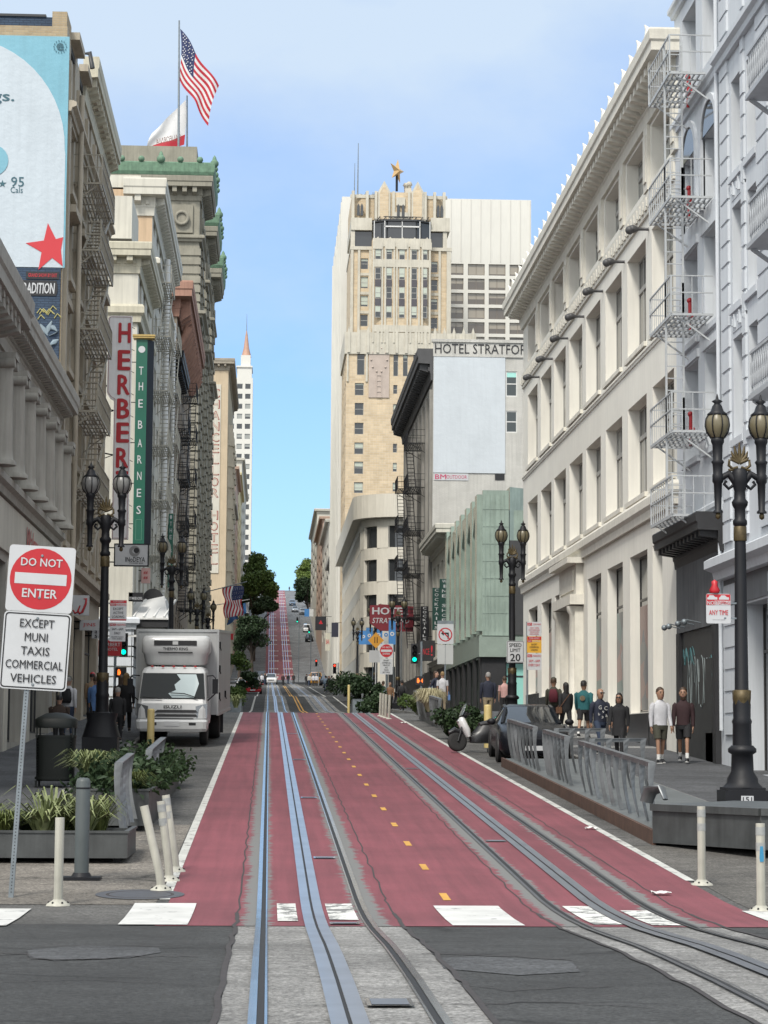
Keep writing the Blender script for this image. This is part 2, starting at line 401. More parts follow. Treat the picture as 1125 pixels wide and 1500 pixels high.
LINEY = wornpaint('worn_yellow_line', (.50, .27, .05), .60)
# terrain sheet to the horizon
g = MB(); strip(g, [-700, -60, FL - 30, XL - .0, XR, FR + 30, 60, 700], -60, 1400, -.012, 6)
tag(g.build('ground', ASPH2), kind='structure')
g = MB(); strip(g, [-40, T1[0] - .25, T1[2] + .32, T2[0] - .25, T2[2] + .32, 40], -10, 23.0, .0, 1.5)
g.m = [1 if (i % 5) in (1, 3) else 0 for i in range(len(g.f))]
tag(g.build('intersection_road', [ASPH, CONC]), kind='structure')
def roadpiece(nm, y0, y1, mats):
    g = MB(); strip(g, [XL, T1[0] - .25, T1[2] + .32, T2[0] - .25, T2[2] + .32, XR], y0, y1, .0, 3)
    g.m = [1 if (i % 5) in (1, 3) else 0 for i in range(len(g.f))]
    return tag(g.build(nm, mats), kind='structure')
roadpiece('road', 23.0, 99.2, [ASPH2, CONC]); roadpiece('road', 99.2, 430, [ASPH, CONC]); 
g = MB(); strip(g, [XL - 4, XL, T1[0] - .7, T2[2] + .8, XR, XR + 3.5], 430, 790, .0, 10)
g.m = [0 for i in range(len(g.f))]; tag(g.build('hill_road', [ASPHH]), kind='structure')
# cross streets
g = MB()
for a, b in ((99.2, 117), (189, 201), (330, 350), (430, 446)):
    g.quad((-120, a, zr(a) + .004), (XL, a, zr(a) + .004), (XL, b, zr(b) + .004), (-120, b, zr(b) + .004)); g.quad((XR, a, zr(a) + .004), (120, a, zr(a) + .004), (120, b, zr(b) + .004), (XR, b, zr(b) + .004))
tag(g.build('cross_street', ASPH), kind='structure')
# red transit lane
g = MB(); strip(g, [-1.1, T1[0] - .05, T1[0] + .05, T1[2] - .05, T1[2] + .05, T2[0] - .05, T2[0] + .05, T2[2] - .05, T2[2] + .05, 5.3], 22.75, 99.0, .006, 2)
tag(g.build('red_lane', RED), kind='structure')
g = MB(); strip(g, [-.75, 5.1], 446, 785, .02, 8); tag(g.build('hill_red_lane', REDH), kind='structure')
# seam grooves beside the tracks
SEAM = M('tar_seam', (.035, .03, .03), .8, .3, 8)
g = MB()
for x in (T1[0] - .27, T1[2] + .34, T2[0] - .27, T2[2] + .34):
    ys = ysteps(12, 99, .6)
    for a, b in zip(ys, ys[1:]):
        ja = .012 * math.sin(a * 7.1 + x) + .01 * math.sin(a * 17); jb = .012 * math.sin(b * 7.1 + x) + .01 * math.sin(b * 17)
        wd = .010 if a > 24 else .022
        g.quad((x + ja - wd, a, zr(a) + .009), (x + ja + wd, a, zr(a) + .009), (x + jb + wd, b, zr(b) + .009), (x + jb - wd, b, zr(b) + .009))
tag(g.build('road_seam', SEAM), kind='structure')
# lines
g = MB(); strip(g, [-1.22, -1.10], 26.2, 99, .010, 1.5); strip(g, [5.28, 5.40], 28.5, 99, .010, 1.5)
strip(g, [-1.15, -1.02], 118, 300, .01, 6); strip(g, [5.3, 5.42], 118, 300, .01, 6)
for y in (447, 452): pass
tag(g.build('edge_line', LINEW), kind='structure')
g = MB(); y = 26.2
while y < 98: strip(g, [2.04, 2.13], y, y + .75, .011, 2); y += 3.55
tag(g.build('centre_dashes', LINEY), kind='structure')
g = MB(); strip(g, [1.98, 2.08], 118, 320, .011, 6); strip(g, [2.2, 2.3], 118, 320, .011, 6)
tag(g.build('centre_line', LINEY), kind='structure')
def blocks(lst, mat):
    g = MB()
    for x0, x1, y0, y1 in lst: strip(g, [x0, x1], y0, y1, .014, .7)
    return tag(g.build('crosswalk', mat), kind='structure')
blocks([(-1.47, -.78, 22.8, 25.7), (1.87, 2.60, 22.8, 25.5), (5.25, 6.5, 22.8, 25.0), (-3.6, -2.55, 22.6, 25.0)], XWALK)
blocks([(.12, .33, 23.4, 25.7), (.66, .96, 23.6, 25.7), (3.32, 3.62, 23.0, 25.5), (3.9, 4.2, 22.9, 25.0)], XWORN)
g = MB()
for k in range(9): strip(g, [-3.2 + k * 1.25, -2.55 + k * 1.25], 119.5, 123, .014, 1)
for y0 in (190, 199, 300, 326): strip(g, [XL + .3, XR - .3], y0, y0 + .5, .014, 1)
tag(g.build('crosswalk', XWORN), kind='structure')
# lettering rows on the hill lane
g = MB()
y = 452
while y < 770:
    for x0 in (.0, 3.0):
        x = x0
        while x < x0 + 1.9:
            wd = .12 + random.random() * .28
            strip(g, [x, x + wd], y, y + 2.3, .035, 5); x += wd + .1
    y += 14 if (int(y) % 3) else 20
tag(g.build('hill_markings', XWALK), kind='structure')
# sidewalks with kerbs; corners rounded into the cross streets
def walk(side, y0, y1, nm='sidewalk'):
    g = MB(); k = XL if side < 0 else XR; f = k + side * 32
    g2 = MB()
    strip(g, sorted([k + side * .15, k + side * 3.2, f]), y0, y1, 0, 3, zf=zs)
    strip(g2, sorted([k, k + side * .15]), y0, y1, 0, 3, zf=zs)
    ys = ysteps(y0, y1, 3)
    for a, b in zip(ys, ys[1:]): g2.quad((k, a, zr(a) - .05), (k, b, zr(b) - .05), (k, b, zs(b)), (k, a, zs(a)))
    for yy in (y0, y1): g2.quad((k, yy, zr(yy) - .3), (f, yy, zr(yy) - .3), (f, yy, zs(yy)), (k, yy, zs(yy)))
    tag(g.build(nm, WALK), kind='structure'); tag(g2.build('kerb', CONC), kind='structure')
for side in (-1, 1):
    for a, b in ((28.5, 98.5), (117.5, 189), (201, 330), (350, 430)): walk(side, a, b)
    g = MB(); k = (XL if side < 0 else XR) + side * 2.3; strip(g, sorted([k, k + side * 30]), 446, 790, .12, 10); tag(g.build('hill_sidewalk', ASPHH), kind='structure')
def flat(pts, mat, nm):
    g = MB(); P_ = [at_ground(px, py, KERB) for px, py in pts]; g.add([(p.x, p.y, p.z + .006) for p in P_], [tuple(range(len(P_)))]); tag(g.build(nm, mat), kind='structure')
PALEC = asphalt('pale_concrete', (.20, .20, .195), False)
flat([(955, 1151), (963, 1149), (1048, 1186), (1034, 1187)], PALEC, 'kerb_ramp_edge'); flat([(832, 1075), (925, 1076), (948, 1083), (832, 1081)], PALEC, 'sidewalk_band'); flat([(832, 1092), (980, 1094), (984, 1097), (832, 1095)], PALEC, 'sidewalk_band')
# rails
RAIL = M('polished_rail', (.46, .48, .50), .2, .2, 2, metal=.95); RAILD = M('dull_rail', (.15, .15, .15), .4, .3, 2, metal=.8)
GRV = M('rail_groove', (.012, .012, .013), .7, 0); SLOT = M('slot_plate', (.42, .45, .50), .3, .25, 1.5, metal=.9); SLOTD = M('dull_slot_plate', (.26, .27, .29), .38, .22, 1.5, metal=.85)
def track(T, label, rmat, smat):
    t = thing('cable_car_track', label, 'tram track', (T[1], 13, zr(13)))
    off = Vector((T[1], 13, zr(13)))
    def sub(mb, nm, mat): mb.v = [tuple(Vector(p) - off) for p in mb.v]; return mb.build(nm, mat, t)
    for side, x in ((-1, T[0]), (1, T[2])):
        a = MB(); xo = sorted([x + side * .02, x + side * (.072 if T is T1 else .058)]); strip(a, xo, 9, 430, .018, 2.5); xi = sorted([x - side * .028, x - side * .045]); strip(a, xi, 9, 430, .018, 2.5)
        sub(a, 'rail', rmat)
        a = MB(); strip(a, [x - .028 if side > 0 else x - .02, x + .02 if side > 0 else x + .028], 9, 430, .012, 2.5); sub(a, 'flange_groove', GRV)
    a = MB(); x = T[1]; strip(a, [x - .115, x - .013], 9, 430, .02, 2.5); strip(a, [x + .013, x + .115], 9, 430, .02, 2.5); sub(a, 'slot_plate', smat)
    a = MB(); strip(a, [x - .012, x + .012], 9, 430, .014, 2.5); sub(a, 'cable_slot', GRV)
    for y in ((14.4, 22.9, 31.2, 43.5, 58, 75) if T is T1 else (34, 54, 76)):
        a = MB(); strip(a, [x + .14, x + .44] if T is T1 else [x - .44, x - .14], y, y + (.42 if y < 20 else .26), .019, 1); strip(a, [x + .17, x + .41] if T is T1 else [x - .41, x - .17], y + .04, y + (.38 if y < 20 else .22), .022, 1, 1)
        a.m = [0 if i < len(a.m) / 2 else 1 for i in range(len(a.m))]
        sub(a, 'access_cover', [rmat, SLOTD])
    return t
track(T1, 'shiny polished tram track with bright blue-grey centre slot, the nearer to the truck', RAIL, SLOT)
track(T2, 'duller tram track with grey slot running beside the parklet with steel ribs', RAILD, SLOTD)
g = MB()
for x in (T1[0], T1[1], T1[2], T2[0], T2[1], T2[2]): strip(g, [x - .045, x + .045], 446, 780, .03, 8)
tag(g.build('hill_rails', RAIL), kind='structure')
g = MB(); strip(g, [XL - .6, -3, -1.24], 25.6, 37, .005, .7); tag(g.build('gutter_apron', asphalt('apron_concrete', (.135, .122, .105))), kind='structure')
g = MB(); strip(g, [5.42, 7.5, 11], 25.2, 33.5, .005, .7); tag(g.build('gutter_apron', asphalt('apron_asphalt', (.085, .08, .072))), kind='structure')
# manhole beside the crosswalk, patched asphalt
g = MB(); p = at_ground(205, 1312)
for r0, r1, mi in ((0, .36, 0), (.36, .40, 1), (.40, .52, 0)):
    for k in range(28):
        q = []
        for r, a in ((r0, k), (r1, k), (r1, k + 1), (r0, k + 1)): y_ = p.y + r * math.sin(a * math.pi / 14); q.append((r * math.cos(a * math.pi / 14), y_ - p.y, zr(y_) - zr(p.y)))
        g.quad(*q, mi)
o = g.build('manhole_cover', [M('manhole_iron', (.06, .062, .07), .55, .3, 8), SEAM], None, (p.x, p.y, zr(p.y) + .012)); tag(o, 'round iron manhole cover at the corner of the white crosswalk block', 'manhole cover')
def patch(pts, mat, dz, nm='asphalt_patch'):
    g = MB(); P = [at_ground(*q) for q in pts]; g.add([(p.x, p.y, p.z + dz) for p in P], [tuple(range(len(P)))]); return tag(g.build(nm, mat), kind='structure')
patch([(40, 1393), (120, 1386), (232, 1389), (236, 1396), (190, 1404), (80, 1408), (42, 1404)], asphalt('asphalt_patch_dark', (.06, .062, .065), False), .005)
patch([(640, 1404), (700, 1402), (838, 1409), (850, 1425), (760, 1430), (650, 1420)], MATS['asphalt_patch_dark'], .005)
def crack(pts, w=.02):
    g = MB(); P = [at_ground(*q) for q in pts]; rr = random.Random(int(pts[0][0]))
    Q = []
    for a, b in zip(P, P[1:]):
        for k in range(5): q = a.lerp(b, k / 5); Q.append(Vector((q.x + rr.uniform(-.02, .02), q.y + rr.uniform(-.06, .06), 0)))
    Q.append(P[-1])
    for a, b in zip(Q, Q[1:]):
        g.quad((a.x, a.y - w * 2, zr(a.y) + .008), (b.x, b.y - w * 2, zr(b.y) + .008), (b.x, b.y + w * 2, zr(b.y) + .008), (a.x, a.y + w * 2, zr(a.y) + .008))
    tag(g.build('asphalt_crack', SEAM), kind='structure')
crack([(0, 1397), (40, 1399), (45, 1406), (120, 1408), (200, 1402), (290, 1403)], .009); crack([(60, 1388), (180, 1386), (235, 1387)], .005); crack([(620, 1398), (760, 1402), (840, 1408), (850, 1424)], .010)
crack([(590, 1470), (700, 1474), (800, 1468), (960, 1478)], .005); crack([(0, 1440), (120, 1436), (300, 1446)], .003); crack([(650, 1440), (740, 1452), (900, 1446)], .005)
# ------------------------------------------------------------------ building kit
def wallgrid(mb, O, u, n, U, z0, z1, opens, depth, mi=0, mr=None):
    """rectangle U wide from O along u with rectangular openings (u0,u1,z0,z1); reveals run 'depth' along n"""
    mr = mi if mr is None else mr
    us = sorted({0, U} | {q for o in opens for q in o[:2]}); zz = sorted({z0, z1} | {q for o in opens for q in o[2:4]})
    P = lambda a, z, d=0: (O[0] + u[0] * a + n[0] * d, O[1] + u[1] * a + n[1] * d, z)
    for a, b in zip(us, us[1:]):
        run = None
        for c, d in zip(zz, zz[1:]):
            m1, m2 = (a + b) / 2, (c + d) / 2
            hole = any(o[0] < m1 < o[1] and o[2] < m2 < o[3] for o in opens)
            if not hole: mb.quad(P(a, c), P(b, c), P(b, d), P(a, d), mi)
    for a, b, c, d in [o[:4] for o in opens]:
        mb.quad(P(a, c), P(b, c), P(b, c, depth), P(a, c, depth), mr); mb.quad(P(a, d), P(b, d), P(b, d, depth), P(a, d, depth), mr)
        mb.quad(P(a, c), P(a, d), P(a, d, depth), P(a, c, depth), mr); mb.quad(P(b, c), P(b, d), P(b, d, depth), P(b, c, depth), mr)
WCACHE = {}
def winmesh(w, h, style, fm, gm):
    key = (round(w, 2), round(h, 2), style, fm.name, gm.name)
    if key in WCACHE: return WCACHE[key]
    f = MB(); t = min(.07, w * .09); d = .05
    f.box(0, t, 0, d, 0, h); f.box(w - t, w, 0, d, 0, h); f.box(t, w - t, 0, d, 0, t); f.box(t, w - t, 0, d, h - t, h)
    if style == 'dh': f.box(t, w - t, -.01, d, h * .5 - t / 2, h * .5 + t / 2)
    if style == 'dh2': f.box(t, w - t, -.01, d, h * .5 - t / 2, h * .5 + t / 2); f.box(w / 2 - t / 2, w / 2 + t / 2, .0, d + .002, t, h - t)
    if style == 'case':
        f.box(t, w - t, -.02, d, h * .68 - t, h * .68 + t)
        for k in (.25, .5, .75): f.box(w * k - t / 2, w * k + t / 2, -.006, d + .002, t, h - t)
    if style == 'shop':
        f.box(t, w - t, -.01, d, h * .72 - t / 2, h * .72 + t / 2); f.box(w / 2 - t / 2, w / 2 + t / 2, -.004, d + .002, t, h - t)
    if style == 'rib':
        n = max(2, int(w / 1.1))
        for k in range(1, n): f.box(w * k / n - t / 2, w * k / n + t / 2, -.006, d + .002, t, h - t)
    g = MB(); g.box(t * .5, w - t * .5, d * .5, d * .5 + .012, t * .5, h - t * .5)
    WCACHE[key] = (f.mesh('window_frame', fm), g.mesh('window_pane', gm)); return WCACHE[key]
class Bld:
    def __init__(s, name, label, side, xf, y0, y1, zt, depth=14, zb=None, group=None, cat='building'):
        s.side = side; s.xf = xf; s.y0 = y0; s.y1 = y1; s.zt = zt; s.depth = depth; s.zb = (min(zr(y0), zr(y1)) - .5) if zb is None else zb
        s.off = Vector((xf, y0, s.zb)); s.root = thing(name, label, cat, s.off, 0, group)
        s.sgn = -1 if side == 'L' else 1      # direction pointing into the building
        s.xb = xf + s.sgn * depth
    def part(s, mb, nm, mats, parent=None, fix=False):
        mb.v = [(p[0] - s.off.x, p[1] - s.off.y, p[2] - s.off.z) for p in mb.v]
        return mb.build(nm, mats, parent or s.root, fix=fix)
    def shell(s, mats, street=(), near=(), depth=.25, near_mat=0, roof=True, ndepth=.15):
        mb = MB()
        if s.side == 'L': O, u, n = (s.xf, s.y0), (0, 1), (-1, 0); op = [(a - s.y0, b - s.y0, c, d) for a, b, c, d in street]
        else: O, u, n = (s.xf, s.y1), (0, -1), (1, 0); op = [(s.y1 - b, s.y1 - a, c, d) for a, b, c, d in street]
        wallgrid(mb, O, u, n, s.y1 - s.y0, s.zb, s.zt, op, depth)
        xl = min(s.xf, s.xb); op = [(a - xl, b - xl, c, d) for a, b, c, d in near]
        wallgrid(mb, (xl, s.y0), (1, 0), (0, 1), s.depth, s.zb, s.zt, op, ndepth, near_mat)
        xr = max(s.xf, s.xb)
        mb.quad((s.xb, s.y0, s.zb), (s.xb, s.y1, s.zb), (s.xb, s.y1, s.zt), (s.xb, s.y0, s.zt)); mb.quad((xl, s.y1, s.zb), (xr, s.y1, s.zb), (xr, s.y1, s.zt), (xl, s.y1, s.zt))
        s.part(mb, 'wall', mats)
        if roof: r = MB(); r.box(xl + .02, xr - .02, s.y0 + .02, s.y1 - .02, s.zt - .3, s.zt - .05); s.part(r, 'roof', ASPHH)
        # dark interior box set behind the openings so panes have depth
    def win(s, face, a, b, z0, z1, style='dh', fm=None, gm=None, rec=.18, nm='window'):
        fm = fm or WHITEP; gm = gm or GL; w = b - a; h = z1 - z0
        f, g = winmesh(w, h, style, fm, gm)
        o = bpy.data.objects.new(nm, f); col.objects.link(o); o.parent = s.root
        if face == 'street':
            if s.side == 'L': p = Vector((s.xf - rec, a, z0)); rz = math.pi / 2
            else: p = Vector((s.xf + rec, b, z0)); rz = -math.pi / 2
        else: p = Vector((a, s.y0 + rec, z0)); rz = 0
        o.location = p - s.off; o.rotation_euler = (0, 0, rz)
        q = bpy.data.objects.new('pane', g); col.objects.link(q); q.parent = o
        return o
    def wins(s, face, lst, **k):
        for a, b, c, d in lst: s.win(face, a, b, c, d, **k)
    def path(s, y0=None, y1=None, near=True, both=False):
        y0 = s.y0 if y0 is None else y0; y1 = s.y1 if y1 is None else y1; nb = s.xb if near is True else s.xf + s.sgn * (near or 0)
        if s.side == 'L': return ([(nb, y0)] if near else []) + [(s.xf, y0), (s.xf, y1)] + ([(s.xb, y1)] if both else [])
        return ([(s.xb, y1)] if both else []) + [(s.xf, y1), (s.xf, y0)] + ([(nb, y0)] if near else [])
    def belt(s, z, h, out, mat, nm='belt_course', near=True, y0=None, y1=None, parent=None, both=False):
        mb = MB(); mb.sweep([(-.02, z), (out * .5, z), (out * .6, z + h * .35), (out, z + h * .5), (out, z + h * .85), (out * .7, z + h), (-.02, z + h)], s.path(y0, y1, near, both)); return s.part(mb, nm, mat, parent)
    def cornice(s, z, h, out, mat, nm='cornice', near=True, sp=.9, mw=.3, md=.8, mh=.3, y0=None, y1=None, dent=0, both=False, mat2=None):
        """z = underside against the wall, h = height, out = overhang; modillion blocks below the slab"""
        mb = MB(); p = s.path(y0, y1, near, both)
        mb.sweep([(-.02, z), (out * .12, z), (out * .16, z + h * .22), (out * .2, z + h * .25), (out * .2, z + h * .52), (out * .92, z + h * .54), (out * .92, z + h * .72), (out * .98, z + h * .76), (out * 1.0, z + h * .96), (out * .97, z + h), (-.02, z + h)], p)
        def along(spc, w, dd, z0, z1, o0=0.0):
            for (a, b) in zip(p, p[1:]):
                a = Vector(a); b = Vector(b); L = (b - a).length; d = (b - a) / L; nn = Vector((d.y, -d.x)); k = max(1, int(L / spc))
                for i in range(k):
                    c = a + d * ((i + .5) * L / k)
                    q0 = c - d * w / 2 + nn * o0; q1 = c + d * w / 2 + nn * o0; q2 = q1 + nn * (dd - o0); q3 = q0 + nn * (dd - o0)
                    mb.hexa([(q0.x, q0.y, z0), (q1.x, q1.y, z0), (q2.x, q2.y, z0 + (z1 - z0) * .3), (q3.x, q3.y, z0 + (z1 - z0) * .3), (q0.x, q0.y, z1), (q1.x, q1.y, z1), (q2.x, q2.y, z1), (q3.x, q3.y, z1)])
        if sp: along(sp, mw, out * md, z + h * .54 - mh, z + h * .545, out * .19)
        if dent: along(dent, dent * .5, out * .3, z + h * .27, z + h * .42, out * .1)
        return s.part(mb, nm, mat)
    def escape(s, ys, zlist, out=1.0, mat=None, ladder='v', ly=None, rail=.95, drop=True):
        y0, y1 = ys; mat = mat or WHITEP; x0 = s.xf; x1 = s.xf - s.sgn * out; xo = sorted((x0, x1)); prev = None
        for z in zlist:
            mb = MB(); L = y1 - y0
            mb.box(xo[0], xo[1], y0, y0 + .05, z - .06, z); mb.box(xo[0], xo[1], y1 - .05, y1, z - .06, z)
            for k in range(9): x = x0 + (x1 - x0) * (k + .0) / 8; mb.box(x - .02, x + .02, y0 + .05, y1 - .05, z - .04 - (.04 if k == 8 else 0), z)
            for k in range(1, 6): y = y0 + L * k / 6; mb.box(xo[0] + .03, xo[1] - .03, y - .025, y + .025, z - .075, z - .042)
            for zz in (z + rail, z + rail * .55):
                mb.bar((x1, y0, zz), (x1, y1, zz), .035); mb.bar((x0, y0, zz), (x1, y0, zz), .03); mb.bar((x0, y1, zz), (x1, y1, zz), .03)
            n = max(5, int(L / .3))
            for k in range(n + 1): y = y0 + L * k / n; mb.bar((x1, y, z), (x1, y, z + rail), .02 if k % n else .04)
            for k in range(1, 4): x = x0 + (x1 - x0) * k / 4; mb.bar((x, y0, z), (x, y0, z + rail), .018); mb.bar((x, y1, z), (x, y1, z + rail), .018)
            for yy in (y0 + .15, y1 - .15): mb.bar((x0, yy, z - .7), (x1 - (x1 - x0) * .15, yy, z - .05), .04)
            e = s.part(mb, 'fire_escape', mat)
            lower = prev
            prev = z
            nz = z - (zlist[0] - zlist[1] if len(zlist) > 1 else 3)
            i = zlist.index(z); nz = zlist[i + 1] if i + 1 < len(zlist) else None
            if nz is not None or drop:
                if nz is None: nz = z - 2.2
                l = MB()
                if ladder == 'v':
                    yb = ly if ly is not None else (y0 + y1) / 2; xa = x1 + s.sgn * .25; top = z + rail; xt = xa; xbm = xa - s.sgn * .0
                    ya, yc = yb - .0, yb - .55
                    l.bar((xt + .22, yb, top), (xt + .22, yb, nz), .05); l.bar((xt - .22, yb, top), (xt - .22, yb, nz), .05)
                    k = nz + .2
                    while k < top - .1: l.bar((xt - .22, yb, k), (xt + .22, yb, k), .025); k += .31
                else:
                    for dx in (.12, .62):
                        xx = x1 + s.sgn * dx; l.bar((xx, y1 - .4, z), (xx, y0 + .4, nz), .05, .12)
                    for k in range(1, 10): t = k / 10; l.box(*(sorted((x1 + s.sgn * .12, x1 + s.sgn * .62))), y1 - .4 + (y0 - y1 + .8) * t - .08, y1 - .4 + (y0 - y1 + .8) * t + .08, z + (nz - z) * t - .015, z + (nz - z) * t + .015)
                s.part(l, 'ladder', mat, e); bpy.context.view_layer.update() if False else None
def grid(y0, n, pitch, w, rows):
    return [(y0 + i * pitch, y0 + i * pitch + w, c, d) for i in range(n) for c, d in rows]
# wall materials
WHT = M('white_stucco', (.74, .72, .65), .8, .08, .5, streak=.10, bump=.15, bscale=30)
WHT2 = M('carved_white_trim', (.66, .635, .56), .8, .12, 3, streak=.15, bump=.3, bscale=14)
BLU = M('bluegrey_stucco', (.56, .59, .62), .8, .08, .6, streak=.12, bump=.1)
GRYS = M('grey_stone', (.27, .255, .205), .85, .2, .9, streak=.25, bump=.4, bscale=8)
TAN = M('tan_stucco', (.40, .355, .28), .85, .15, .8, streak=.3, bump=.2)
CRM = M('cream_stucco', (.55, .53, .46), .8, .1, .6, streak=.22, bump=.15)
CRM2 = M('cream_trim', (.50, .47, .37), .8, .15, 2, streak=.25, bump=.2)
COPPER = M('verdigris_copper', (.13, .23, .15), .7, .35, 2.2, streak=.3, bump=.5, bscale=10)
PINK = M('pink_terracotta', (.34, .19, .14), .85, .2, 2, streak=.3, bump=.3)
BRT = MBrick('buff_brick', (.42, .33, .21), (.34, .26, .16), (.35, .3, .22), .25, .08, .01)
BRD = MBrick('drake_brick', (.62, .50, .34), (.52, .41, .27), (.56, .48, .36), .9, .35, .03, streak=.12)
BRW = MBrick('painted_white_brick', (.56, .55, .51), (.53, .52, .48), (.48, .47, .44), .24, .08, .01, bump=.8)
BRBL = MBrick('painted_blue_brick', (.045, .075, .12), (.035, .06, .10), (.025, .04, .07), .24, .08, .01, bump=.8)
DKF = M('dark_frame', (.03, .032, .035), .5, .1, 4); TANF = M('grey_frame', (.36, .355, .33), .6, .1, 3)
BLKW = M('black_storefront', (.022, .022, .024), .55, .4, 2, bump=.1)

# ================================================================== right side
# --- long white department store
B = Bld('white_store_building', 'long white store with big recessed windows and a toothed crest along its cornice', 'R', 11.0, 60.2, 97.3, 18.9, 30)
ne = [60.6, 65.1, 69.7, 74.3, 78.7, 83.2, 87.5, 92.1]; yw = 3.45
up3 = [(y, y + yw, 16.45, 18.1) for y in ne]; up2 = [(y, y + yw, 11.9, 15.0) for y in ne]; up1 = [(y, y + yw, 7.45, 10.35) for y in ne]
gnd = [(y, y + 3.2, zs(y) + .95, 5.75) for y in ne if y not in (60.6, 78.7)] + [(62.6, 64.2, zs(63) + .95, 5.75), (79.3, 82.4, zs(80) + .02, 5.4)]
B.shell([WHT], up3 + up2 + up1 + gnd, [], .42)
B.wins('street', up3, style='case', fm=TANF, gm=GL, rec=.36); B.wins('street', up2, style='case', fm=TANF, gm=GL, rec=.36); B.wins('street', up1, style='case', fm=TANF, gm=GL, rec=.36)
SHOPF = M('bronze_frame', (.03, .028, .026), .4, .1)
B.wins('street', gnd[:-1], style='shop', fm=SHOPF, gm=GLS, rec=.3, nm='shop_window'); B.win('street', *gnd[-1], style='shop', fm=SHOPF, gm=GLS, rec=.36, nm='entrance_door')
GRAN = M('black_granite', (.03, .03, .033), .25, .3, 10)
for a, b, c, d in gnd[:-1]: mb = MB(); mb.box(10.94, 11.2, a - .5, b + .5, zr(a) - .2, c - .03); B.part(mb, 'granite_base', GRAN)
def poster(name, cols, seed):
    m, nt, b = newmat(name); co = N(nt, 'ShaderNodeTexCoord').outputs['Generated']
    v = N(nt, 'ShaderNodeTexVoronoi'); v.inputs['Scale'].default_value = 3.2; mp = N(nt, 'ShaderNodeMapping'); mp.inputs['Scale'].default_value = (1, .8, 1.4); mp.inputs['Rotation'].default_value = (.6, .3, .5); mp.inputs['Location'].default_value = (seed, seed * 2, 0)
    nt.links.new(co, mp.inputs[0]); nt.links.new(mp.outputs[0], v.inputs['Vector'])
    r = N(nt, 'ShaderNodeValToRGB'); r.color_ramp.interpolation = 'CONSTANT'
    sp = N(nt, 'ShaderNodeSeparateColor'); nt.links.new(v.outputs['Color'], sp.inputs[0]); nt.links.new(sp.outputs[0], r.inputs[0])
    for i, c in enumerate(cols):
        e = r.color_ramp.elements[i] if i < 2 else r.color_ramp.elements.new(.5)
        e.position = i / len(cols); e.color = (*c, 1)
    nt.links.new(r.outputs[0], b.inputs['Base Color']); b.inputs['Roughness'].default_value = .3; return m
P1 = poster('display_print', [(.06, .065, .07), (.20, .09, .08), (.05, .11, .11), (.16, .17, .17), (.03, .03, .035)], 1); P2 = poster('display_print_blue', [(.02, .03, .05), (.03, .10, .17), (.14, .06, .05), (.06, .065, .07), (.02, .02, .02)], 3)
for k, (a, b, c, d) in enumerate(gnd[:-1]):
    mb = MB(); mb.box(11.285, 11.297, a + .15, b - .15, c + .1, c + (d - c) * .68); B.part(mb, 'window_display', P2 if k in (0, 4) else P1)
B.belt(6.55, .65, .22, WHT2); B.belt(11.5, .18, .08, WHT); 
for rows in (up2, up1):
    mb = MB()
    for a, b, c, d in rows: mb.box(10.9, 11.02, a - .12, b + .12, c - .16, c - .02)
    B.part(mb, 'sill_course', WHT2)
mb = MB(); mb.box(10.93, 11.01, 60.2, 97.3, 15.55, 16.2)
y = 60.5
while y < 97: mb.box(10.88, 10.95, y, y + .28, 15.68, 16.05); mb.box(10.86, 10.9, y + .36, y + .46, 15.75, 15.95); y += .56
B.part(mb, 'ornament_band', WHT2)
for y in ne: mb = MB(); mb.box(10.9, 11.02, y - .9, y - .2, 16.25, 18.2); mb.box(10.86, 10.95, y - .75, y - .35, 16.5, 17.9); B.part(mb, 'pilaster_relief', WHT2)
B.cornice(18.2, 1.35, .85, WHT2, sp=.62, mw=.3, mh=.34, dent=.28, both=True)
y = 60.6; crest = None
while y < 97.6:
    mb = MB(); mb.loft([(10.45, y, 19.5, .24, .36), (10.43, y, 19.62, .21, .30), (10.4, y, 19.74, .16, .2), (10.34, y, 19.88, .09, .12), (10.24, y, 20.0, .02, .02)], 8); y += 1.38; B.part(mb, 'crest_ornament', WHT)
for y in (64.6, 69.1, 73.7, 78.2, 82.5, 87, 91.4):
    mb = MB(); mb.lathe([(.0, -.22), (.1, -.2), (.13, -.1), (.09, 0), (.05, .06), (.045, .35), (.06, .36)], 10)
    mb.xf(Matrix.Translation((10.62, y - .1, 15.12)) @ Matrix.Rotation(math.pi / 2, 4, 'Y')); mb.ball((10.42, y - .1, 15.08), .13); B.part(mb, 'wall_light', M('lamp_grey', (.06, .06, .062), .5, .2))
# entrance surround
mb = MB(); z0 = zs(80)
for y in (78.6, 82.6): mb.box(10.7, 11.02, y, y + .55, z0, 4.9); mb.lathe([(.26, z0), (.26, z0 + .3), (.2, z0 + .35), (.18, 4.6), (.26, 4.7), (.28, 4.9)], 12, 10.72, y + .27)
mb.box(10.5, 11.02, 78.4, 83.4, 4.95, 5.3); mb.box(10.75, 11.02, 78.6, 83.2, 5.3, 6.4); mb.box(10.7, 10.76, 79.2, 82.6, 5.5, 6.2); mb.box(10.4, 11.02, 78.3, 83.5, 6.4, 6.6)
B.part(mb, 'entrance_surround', WHT2)
mb = MB()
mb.box(10.97, 11.02, 78.98, 79.17, z0, z0 + 4.4)
for k in range(12): mb.box(11.0 - .0, 10.93, 79.0, 79.15, z0 + .2 + k * .35, z0 + .4 + k * .35)
B.part(mb, 'entrance_relief', WHT2)
